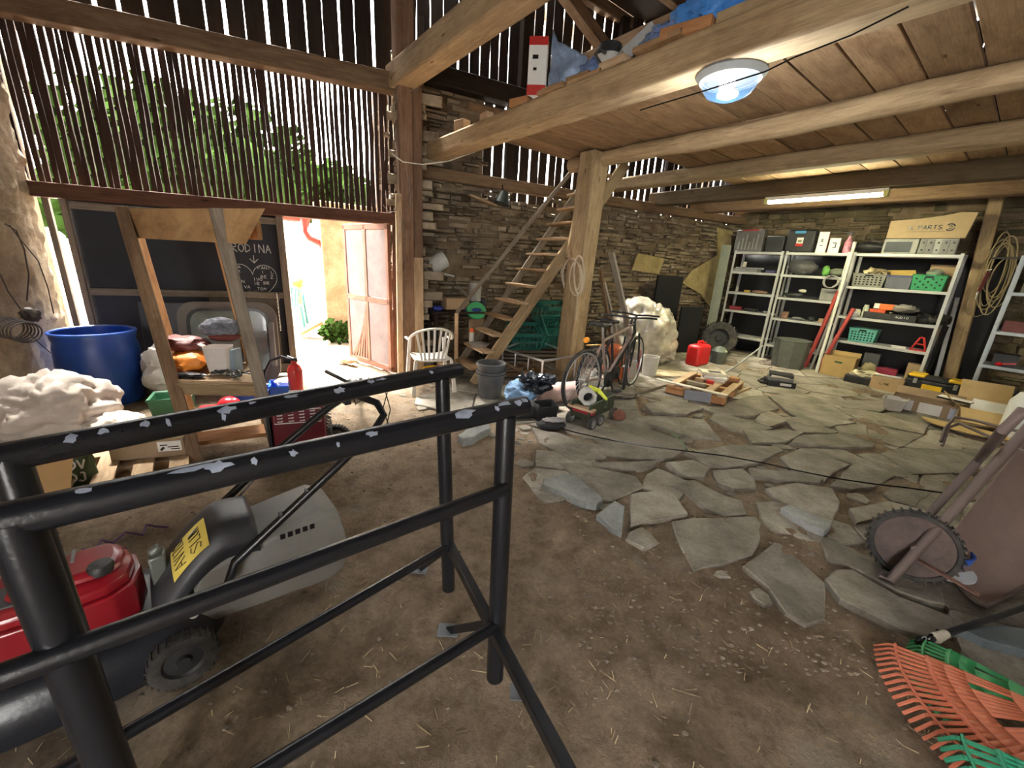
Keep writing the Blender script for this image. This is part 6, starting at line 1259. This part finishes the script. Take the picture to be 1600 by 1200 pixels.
# long things between shelving and post
b = B(); b.bar(onp(1462, 590, uv(3, 4.7), 129), onp(1496, 465, uv(3, 5.0), 129), .05, .02); single('metal_strip', b, STEEL, 'long grey metal strip leaning between shelving and slanting post', 'strip')
b = B(); b.bar(onp(1448, 580, uv(3, 4.5), 129), onp(1478, 510, uv(3, 4.6), 129), .07, .03); single('black_rod', b, BLKP, 'short black bar leaning on the wide unit upright', 'bar')
# pipes leaning on the middle units
for k, (p, q, r_, m_, lab) in enumerate((((1258, 574), (1310, 455), .03, plain('faded red pipe', (.4, .06, .05), .5), 'faded red pipe left of the white tube'), ((1277, 580), (1334, 482), .03, plain('faded red pipe', (.4, .06, .05), .5), 'faded red pipe right of the white tube'), ((1266, 577), (1322, 440), .022, STEEL, 'grey steel tube between the red pipes'), ((1275, 583), (1336, 378), .024, plain('white tube', (.62, .63, .56), .35), 'tall white tube rising above the shelf tops'))):
    b0 = at(*p); b1 = onp(q[0], q[1], uv(1.7, 4.44-.02*k), 129); b = B(); b.cyl(b0, b1, r_, n=14); single('leaning_pipe', b, m_, lab+' leaning on the shelving', 'pipe')
t = thing('grey_bin', 'dull grey-green waste bin on the floor before the shelving', 'bin', uv(1.28, 4.15, 0), AZ); b = B(); b.lathe([(0, 0), (.22, 0), (.25, .46), (.26, .5), (.245, .5), (.21, .02), (0, .02)], n=8, sx=1.1, cap=False, M=Matrix.Rotation(pi/8, 4, 'Z')); obj('bin_body', b, plain('grey-green plastic', (.11, .12, .1), .6, 0, .15), t, flat=True, bev=.02)
b = B(); b.tube([at(1120, 590, .02), at(1150, 572, .15), at(1192, 540, .45)], .012, 8); single('steel_rod', b, STEEL, 'thin steel rod slanting from tyre to shelving upright', 'rod')
b = B()
for k in range(3): b.tube([at(1200+14*cos(q)+8*k, 566+4*sin(q)+k, .02+.01*k) for q in [2*pi*i/14 for i in range(14)]], .005, 5, True)
single('wire_tangle', b, RUST, 'tangle of thin wire on the floor at the shelving foot', 'wire')
# floor boxes along the shelving
g = at(1305, 585); t = carton('large brown carton with dark stamp on the floor below the turquoise basket', uv(1.98, 4.3, 0), (.42, .32, .34), AZ+2, plain('golden brown cardboard', (.4, .27, .11), .8, 0, .1), [('b', 70, .06)])
b = B(); b.box((.0, -.163, .25), (.1, .002, .03)); obj('stamp', b, plain('dark green print', (.03, .08, .03), .7), t)
b = B(); b.blob((0, 0, .14), (.22, .2, .3), .25, 3, 3, 3, -.13, .2); o = single('cloth_bag', b, plain('khaki cloth', (.3, .25, .14), .85), 'khaki cloth bag standing right of the large brown carton', 'bag', ang=60); place(o, uv(2.32, 4.45, 0))
t = thing('black_tray', 'low black tray with crumpled cream paper on the floor', 'tray', uv(2.4, 4.05, 0), AZ); b = B(); b.box((0, 0, .06), (.5, .24, .12)); obj('tray_body', b, BLKP, t, bev=.015); b = B(); b.blob((0, .02, .14), (.42, .24, .14), .4, 4, 3, 3); o = single('crumpled_paper', b, plain('cream paper', (.5, .45, .32), .8), 'crumpled cream paper heaped in the low black tray', 'paper', ang=60); place(o, uv(2.4, 4.07, 0), AZ)
b = B(); b.blob((0, 0, .04), (.12, .1, .08), .3, 4, 3, 3); o = single('clear_bottle', b, plain('clear bluish plastic', (.3, .33, .36), .2), 'crushed clear plastic piece before the large brown carton', 'bottle', ang=60); place(o, uv(2.2, 4.0, .0))
t = carton('smaller brown carton with dark lettering left of the yellow-black toolbox', uv(2.68, 3.95, 0), (.36, .26, .2), AZ-4, CARD); b = B(); write(b, 'LINEX', -.07, .09, .03, I4((0, -.132, 0)), .7, .006); obj('lettering', b, BLK, t)
b = B(); b.box((0, 0, .0), (.3, .03, .03)); o = single('white_tube', b, WHITE, 'white and blue tube lying across the smaller brown carton', 'tube', bev=.01); place(o, uv(2.64, 4.0, .2), AZ+10)
for k, (u, d, m_, lab) in enumerate(((2.5, (.3, .2, .1), plain('dark crimson', (.25, .02, .05), .5), 'crimson and white magazines heaped below the wide unit'), (2.85, (.22, .14, .24), CARD, 'upright brown carton with white stripe below the wide unit'), (2.3, (.2, .16, .3), DGREY, 'dark grey box standing under the wide unit'))):
    boxy('magazine_heap' if k == 0 else 'box', lab, 'box' if k else 'magazines', u, .125, d, m_, 5, .005, .12)
# toolbox
t = thing('toolbox', 'black toolbox with yellow latches and yellow front plate', 'toolbox', uv(3.15, 4.02, 0), AZ-2)
b = B(); b.box((0, 0, .13), (.62, .28, .24)); obj('box_body', b, BLKP, t, bev=.02); b = B(); b.box((0, 0, .275), (.6, .26, .06)); ld = obj('lid', b, BLKP, t, bev=.02)
for x in (-.2, .2): b = B(); b.box((x, 0, .3), (.17, .27, .04)); obj('lid_panel', b, YEL, ld, bev=.012); b = B(); b.box((x, -.145, .23), (.04, .015, .07)); obj('latch', b, STEEL, t, bev=.003)
b = B(); b.box((-.02, -.142, .15), (.2, .01, .1)); obj('front_plate', b, YEL, t, bev=.003)
# cartons and plastic in front
g = at(1412, 650); t = carton('long open brown box with white labels in front of the toolbox', uv(3.2, 2.98, 0), (.62, .26, .17), AZ+4, CARDD, [('b', 60, .1)])
for x, w_ in ((-.2, .18), (.04, .2), (.25, .09)): b = B(); b.box((x, -.1345, .08), (w_, .002, .13)); obj('label', b, PAPER if x < .2 else plain('pale blue paper', (.45, .48, .6), .7), t)
t = thing('plastic_tub', 'translucent white plastic tub in front of the long open box', 'tub', uv(2.95, 2.72, 0), AZ+8); b = B(); b.lathe([(0, 0), (.1, 0), (.14, .15), (.15, .15), (.15, .16), (.135, .16), (.095, .01), (0, .01)], n=4, cap=False, M=Matrix.Rotation(pi/4, 4, 'Z'), sx=1.2); obj('tub_body', b, plain('milky tub plastic', (.52, .5, .45), .35), t, flat=True, bev=.012)
t = carton('open brown carton with raised flaps behind the curved rods', uv(3.66, 3.02, 0), (.42, .36, .2), AZ+10, plain('yellowish cardboard', (.48, .34, .16), .8, 0, .1), [('f', -20, .3), ('l', 35, .16), ('b', 65, .28), ('r', 20, .2)])
b = B(); b.box((0, 0, 0), (.3, .2, .012)); o = single('white_card', b, PAPER, 'white card standing up in the open brown carton', 'card'); place(o, uv(3.7, 3.08, .18), AZ, 60)
t = thing('black_tablet', 'thin black slab with white edge lying on the carton flaps', 'slab', uv(3.42, 2.9, .25), AZ-10); b = B(); b.box((0, 0, 0), (.28, .14, .02)); obj('slab_body', b, BLK, t, bev=.002); b = B(); b.box((0, .0, .013), (.28, .14, .005)); obj('white_edge', b, WHITE, t)
b = B(); b.box((0, 0, .12), (1.1, .3, .24)); o = single('long_carton', b, plain('ochre cardboard', (.42, .29, .1), .8, 0, .1), 'long low ochre carton lying at the foot of the bluish unit', 'box', bev=.03); place(o, uv(4.1, 3.85, 0), AZ)
b = B(); b.prism([(.35*cos(a)*1.1, .3*sin(a)) for a in [pi+pi*i/12 for i in range(13)]], 0, .012); o = single('cardboard_disc', b, plain('bright yellowish card', (.5, .35, .14), .8), 'half-round yellowish cardboard piece on the floor under the rods', 'cardboard'); place(o, uv(3.62, 2.5, .05), AZ+5)
t = thing('white_jerrycan', 'large white plastic canister at the edge behind the wheelbarrow', 'canister', uv(4.02, 2.58, 0), AZ+8); b = B(); b.lathe([(0, 0), (.2, 0), (.22, .03), (.22, .42), (.17, .52), (.06, .56), (.05, .6), (0, .6)], n=24, cap=False, sy=.8); obj('can_body', b, plain('white polythene', (.6, .62, .6), .4), t); b = B(); b.cyl((0, 0, .6), (0, 0, .63), .055, n=16); obj('cap', b, WHITE, t)
# ---------------------------------------------------------------- wheelbarrow
wc = at(1427, 852, .19)
t = thing('wheelbarrow', 'rusty wheelbarrow tipped up on its spoked-disc wheel', 'wheelbarrow', Vector((wc.x, wc.y, 0)), 0)
PAINT = plain('mauve-brown barrow paint', (.13, .095, .085), .6, .25, .2, 3, .25, dirt=.25)
p0, p1 = at(1390, 908, .03), at(1600, 676, .82); pd = (p1-p0); q0 = p0+Vector((.28, .26, .02)); off = Vector((.2, .3, 0))
b = B(); ax = Vector((.62, .74, -.2)).normalized()
wheel(b, wc, ax, .185, .06, 34, True, .84); wo = obj('wheel', b, RUBB, t, True)
b = B(); M_ = Matrix.Translation(wc) @ ax.to_track_quat('Z', 'Y').to_matrix().to_4x4(); b.lathe([(0, .03), (.03, .04), (.035, .02), (.1, .005), (.15, .02), (.163, .022), (.163, -.022), (.1, -.01), (0, -.03)], n=36, M=M_, cap=False); b.cyl(wc-ax*.07, wc+ax*.08, .016, n=12); obj('wheel_disc', b, plain('dusty rusted disc', (.09, .062, .055), .7, .2, .4, 9, .3, dirt=.3), t, True)
b = B(); b.tube([p0+Vector((-.03, .03, .02)), p0, p0+pd*.4, p1, p1+pd*.25], .023, 12); obj('handle_tube', b, PAINT, t, True)
s0 = at(1462, 822, .16)+Vector((.05, .1, 0)); b = B(); b.tube([s0, s0+pd*.45, at(1568, 672, .9)+Vector((0, 0, 0)), at(1600, 640, 1.0)], .022, 12); obj('handle_tube', b, PAINT, t, True)
b = B(); b.tube([at(1470, 690, .55), at(1478, 668, .62), at(1492, 652, .66), at(1520, 656, .68), at(1600, 676, .76)], .009, 10); obj('leg', b, PAINT, t, True)
b = B(); b.tube([at(1472, 686, .5)+Vector((-.12, -.12, 0)), at(1482, 668, .58), at(1500, 662, .6), at(1600, 706, .68)], .009, 10); obj('leg', b, PAINT, t, True)
b = B(); b.bar(at(1435, 875, .14), at(1530, 930, .1), .03, .006, (0, 0, 1)); obj('brace', b, RUST, t, True)
A_, B2, C_, D_ = at(1487, 832, .24), at(1540, 948, .06), at(1660, 880, .2), at(1640, 640, .8)
def tray(i, j):
    p = (A_.lerp(D_, i)).lerp(B2.lerp(C_, i), j); n_ = (D_-A_).cross(B2-A_).normalized(); n_ = n_ if n_.x > 0 else -n_
    return p + n_*.12*(1-abs(2*j-1)**2.5)*1 + n_*.1*min(1, i*2)
b = B(); b.grid(tray, 18, 18); tr = obj('tray', b, plain('worn brown tray', (.24, .175, .15), .65, .2, .2, 3, .25, dirt=.25), t, True); mo = tr.modifiers.new('th', 'SOLIDIFY'); mo.thickness = .006
b = B(); b.tube([tray(0, j/12) for j in range(13)]+[tray(i/12, 1) for i in range(1, 13)], .009, 8); obj('tray_rim', b, PAINT, t, True)
b = B(); b.lathe([(0, 0), (.09, 0), (.105, .085), (.095, .085), (.08, .01), (0, .01)], n=26, cap=False); o = single('blue_tub', b, BLUEP, 'blue plastic tub on the floor behind the barrow wheel', 'tub'); place(o, at(1500, 888, .03)+Vector((-.03, .06, 0)), 0)
b = B(); b.lathe([(0, 0), (.11, 0), (.14, .02), (.14, .03), (0, .03)], n=30, cap=False); o = single('pale_lid', b, plain('pale plastic lid', (.5, .53, .55), .4), 'pale round lid on the stones under the barrow wheel', 'lid'); place(o, at(1468, 905)+Vector((.03, .05, .03)), 0)  # a pale round lid
# ---------------------------------------------------------------- rakes and pole at the lower right
def rake(label, piv, Rr, a0, a1, m, n, z0, rz=0, tilt=4):
    t = thing('leaf_rake', label, 'rake', piv, 0)
    b = B(); N_ = n; r_in = Rr*.62
    pl_ = [(r_in*cos(radians(a0+(a1-a0)*k/N_)), r_in*sin(radians(a0+(a1-a0)*k/N_))) for k in range(N_+1)]
    hub = [(Rr*.06*cos(radians(a1)), Rr*.06*sin(radians(a1))), (Rr*.06*cos(radians(a0)), Rr*.06*sin(radians(a0)))]
    # head plate with triangular openings, made of radial strips
    ks = [a0+(a1-a0)*k/24 for k in range(25)]
    def P_(a, r_, z=0): return (r_*cos(radians(a)), r_*sin(radians(a)), z+.12*(1-(r_/Rr)**2)*.4)
    for k in range(24):
        for (ra, rb) in ((.05, .36), (.36, .56), (.56, .66), (.66, .75)):
            if (ra == .36 and k % 8 in (3, 4)): continue
            vs = [b.v(P_(ks[k], Rr*ra, 0)), b.v(P_(ks[k+1], Rr*ra, 0)), b.v(P_(ks[k+1], Rr*rb, 0)), b.v(P_(ks[k], Rr*rb, 0))]; b.face(vs)
    o = obj('rake_head', b, m, t); mo = o.modifiers.new('th', 'SOLIDIFY'); mo.thickness = .006
    b = B()
    for k in range(n):
        a = a0+(a1-a0)*(k+.5)/n; da = (a1-a0)/n*.3
        pts = [(P_(a, Rr*.74), 1.0), (P_(a, Rr*.85), .9), (P_(a, Rr*.93, -.0), .75), (P_(a, Rr*1.0, -.035), .6)]
        for (p, k0), (q, k1) in zip(pts, pts[1:]): w0 = Rr*.8*radians(da)*2*k0*1.0; b.bar(p, q, w0, .006, (0, 0, 1), w1=w0*.95)
    obj('tines', b, m, t, bev=.001, kind='stuff')
    b = B()
    for r_ in (.73, .9): b.tube([P_(a0+(a1-a0)*k/30, Rr*r_, .004) for k in range(31)], .005, 6)
    obj('cross_rib', b, m, t)
    am = radians((a0+a1)/2+180); b = B(); b.cyl((0, 0, .04), (1.1*cos(am), 1.1*sin(am), .1), .013, n=10); b.cyl((.1*cos(am+pi), .1*sin(am+pi), .05), (.12*cos(am), .12*sin(am), .05), .02, n=10); obj('handle', b, W_new, t)
    return t
ORR = plain('salmon orange plastic', (.62, .17, .09), .5, 0, .1, 6, dirt=.1)
rake('salmon orange fan rake lying on the ground', Vector((2.02, .98, .07)), .56, 138, 212, ORR, 26, 0)
rake('green fan rake lying over the lower edge of the orange one', Vector((1.8, .68, .13)), .44, 140, 214, plain('teal green plastic', (.03, .33, .19), .5, 0, .12, 6), 16, 0)
rake('green fan rake mostly hidden under the orange one', Vector((2.05, 1.06, .03)), .42, 120, 180, GREENP, 14, 0)
t = thing('broom', 'black pole with small coiled bristle end lying on the slate', 'broom', at(1470, 1000), 0)
b = B(); b.cyl(at(1472, 992, .05), at(1640, 935, .09), .014, n=12); obj('handle', b, BLKP, t, True)
b = B(); b.cyl(at(1462, 997, .05), at(1478, 990, .05), .022, .016, n=12); obj('ferrule', b, CREAM, t, True)
b = B()
for k in range(7): q = at(1436+5*k, 1004-2*k, .035); b.tube([q+Vector((.012*cos(a), .012*sin(a)*.6, .022*sin(a+k))) for a in [2*pi*i/10 for i in range(10)]], .004, 5, True)
b.cyl(at(1434, 1006, .03), at(1470, 993, .045), .014, n=10); obj('bristles', b, BLK, t, True)
b = B(); slab(b, [(at(*q).x, at(*q).y) for q in ((1490, 995), (1560, 990), (1640, 1005), (1680, 1030), (1600, 1034), (1530, 1015))], 0.0, .055); single('loose_flagstone', b, plain('wet blue slate', (.1, .12, .13), .45, 0, .3, 6, .4), 'dark bluish slate slab under the black pole by the rakes', 'stone slab', 'loose slabs at the paving edge', ang=25)
# ---------------------------------------------------------------- things up on the loft
LZ = 2.872
def lp_(px_, py_, z_=LZ): return at(px_, py_, z_)
def lv(px_, py_, v): return onp(px_, py_, uv(0, v), 129)
def lh(x, yb, yt, v=-1.4):
    c = lv(x, yb, v); return Vector((c.x, c.y, LZ)), max(.06, lv(x, yt, v).z-LZ)
c0, h_ = lh(838, 145, 66, -1.36); t = thing('tall_carton', 'tall white and red carton standing on the loft edge', 'box', c0, AZ+45)
b = B(); b.box((0, 0, h_/2), (.16, .13, h_)); obj('box_body', b, WHITE, t, bev=.003)
b = B(); b.box((0, 0, h_*.2), (.163, .133, h_*.16)); obj('red_band', b, REDP, t); b = B(); b.box((0, 0, h_*.94), (.163, .133, h_*.13)); obj('red_band', b, REDP, t)
b = B(); b.box((-.02, -.067, h_*.7), (.05, .003, .03)); obj('print', b, BLK, t); b = B(); b.box((-.02, -.067, h_*.52), (.03, .003, .02)); obj('print', b, BLK, t)
c0, h_ = lh(885, 130, 60, -1.34)
o = single('blue_sheet', B(I4(c0, AZ+35)).grid(lambda i, j: ((i-.5)*.3, .03*noise.noise(Vector((i*4, j*3, 0))), (h_*j*(1.15-1.3*i) if i < .12 else h_*j*(1-.35*i))), 14, 14), plain('blue and silver wrap', (.2, .27, .4), .4, .2, .4, 8, .5), 'blue-silver wrapped sheet standing on the loft beside the carton', 'sheet'); mo = o.modifiers.new('th', 'SOLIDIFY'); mo.thickness = .03
def blob_at(name, label, cat, px_, yb, yt, w_, d_, m, amp=.3, seed=1, cr=.2, v=-1.38):
    c, h = lh(px_, yb, yt, v); b = B(); b.blob((0, 0, h*.45), (w_, d_, h*1.1), amp, 2.6, seed, 4, -h*.45, cr); o = single(name, b, m, label, cat, ang=60); place(o, c, AZ); return o
BT = plain('blue tarpaulin', (.04, .18, .5), .4, 0, .2, 6, .5)
blob_at('blue_tarpaulin', 'bright blue tarpaulin bundle high on the loft edge', 'tarpaulin', 1108, 50, -20, .5, .24, BT, .35, 4, .25)
blob_at('blue_bag', 'flat dusty blue bag lying on the loft beside the white canister', 'bag', 930, 115, 92, .34, .16, plain('dusty blue film', (.1, .16, .32), .4, 0, .2, 6, .4), .3, 5)
blob_at('blue_bag', 'pale blue bag sagging on the loft beside the rough orange offcut', 'bag', 1035, 78, 40, .3, .18, plain('dusty blue film', (.1, .16, .32), .4), .3, 7)
c0, h_ = lh(950, 108, 68, -1.36); t = thing('canister', 'white canister with black lid standing on the loft', 'canister', c0, 0); b = B(); b.lathe([(0, 0), (.085, 0), (.09, h_*.6), (0, h_*.6)], n=24, cap=False); obj('can_body', b, plain('grey white', (.45, .45, .42), .5), t); b = B(); b.lathe([(0, h_*.6), (.095, h_*.6), (.085, h_*.9), (.04, h_), (0, h_)], n=24, cap=False); obj('lid', b, BLKP, t); b = B(); b.tube([(-.07, -.06, h_*.3), (-.12, -.08, h_*.5), (-.09, -.1, h_*.6), (-.04, -.1, h_*.5)], .01, 8); obj('handle', b, BLKP, t)
c0, h_ = lh(985, 92, 45, -1.4); b = B(); b.bar((-.04, -.04, .05), (.06, .12, h_), .1, .08); o = single('foam_block', b, plain('grey foam', (.3, .3, .29), .8), 'grey foam block leaning up on the loft edge', 'block'); place(o, c0, AZ)
for k, (x, yb, yt, w_, d_, rz, m_, lab) in enumerate(((1075, 74, 40, .3, .2, 12, W_orange, 'rough-ended orange timber offcut on the loft edge'), (815, 168, 150, .2, .12, 15, W_orange, 'splintered board end under the white and red carton'), (960, 112, 94, .22, .1, 0, W_new, 'sawn board end in the middle of the loft edge'), (1180, 32, 12, .4, .1, 0, W_post, 'rounded pole end lying along the top of the loft edge'), (905, 136, 124, .22, .08, 5, W_plank, 'short plank end left of the sawn board end'), (1012, 96, 82, .16, .08, -6, W_plank, 'short plank end right of the sawn board end'), (862, 152, 142, .18, .08, 3, W_plank, 'short plank end beside the blue-silver wrapped sheet'), (722, 196, 178, .16, .1, 10, W_new, 'small pale block at the low end of the loft beam'), (760, 186, 172, .14, .08, -5, W_new, 'thin chip of wood on the loft beam near its low end'))):
    c, h = lh(x, yb, yt, -1.47); h = min(h, .1); b = B(); b.box((0, 0, h/2), (w_, d_, h)); o = single('timber_offcut', b, m_, lab, 'wood', bev=.004); c.z = 2.845; place(o, c, AZ+rz)
# rafters and collar beams in the roof above the loft
b = B()
for k in range(4): b.bar(uv(-1.2+1.6*k, 5.0, 3.2), uv(-1.2+1.6*k, -.2, ZT), .16, .16)
b.bar(uv(-1.6, 1.2, 4.5), uv(5.6, 1.2, 4.5), .16, .18); b.bar(uv(-1.6, 3.2, 3.9), uv(5.6, 3.2, 3.9), .16, .18)
struct('ceiling_rafter', b, W_old, bev=.01)
# wires strung near the lamps and the post
b = B(); b.tube([onp(x, y, uv(0, -1.7), 129) for x, y in ((1000, 172), (1100, 142), (1195, 112), (1240, 90))], .004, 6); b.tube([onp(x, y, uv(0, -1.6), 129) for x, y in ((1240, 90), (1330, 55), (1420, 10))], .004, 6)
single('lamp_wire', b, BLK, 'thin dark wire strung below the loft past the round lamp', 'wire')
b = B(); pw = cp+Vector((0, -.14, 0)); b.tube([onp(x, y, pw, 30) for x, y in ((612, 240), (630, 253), (660, 257), (700, 252), (740, 238), (775, 222))], .007, 6); single('white_cable', b, CREAM, 'pale cable drooping from the corner post to the loft', 'cable')
b = B(); b.tube([onp(x, y, pw, 30) for x, y in ((640, 142), (652, 140), (658, 125), (655, 112), (648, 100))], .004, 6); b.tube([onp(x, y, pw, 30) for x, y in ((626, 262), (636, 268), (640, 290), (642, 320), (634, 330))], .004, 6); b.tube([onp(x, y, pw, 30) for x, y in ((598, 320), (608, 332), (618, 330), (622, 300))], .004, 6)
for k in range(3): b.tube([onp(655+3*k, y, pw, 30) for y in (25, 60, 95)], .002, 5)
single('post_wires', b, plain('grey wire', (.2, .18, .16), .6), 'thin grey wires looping around the corner post', 'wire')
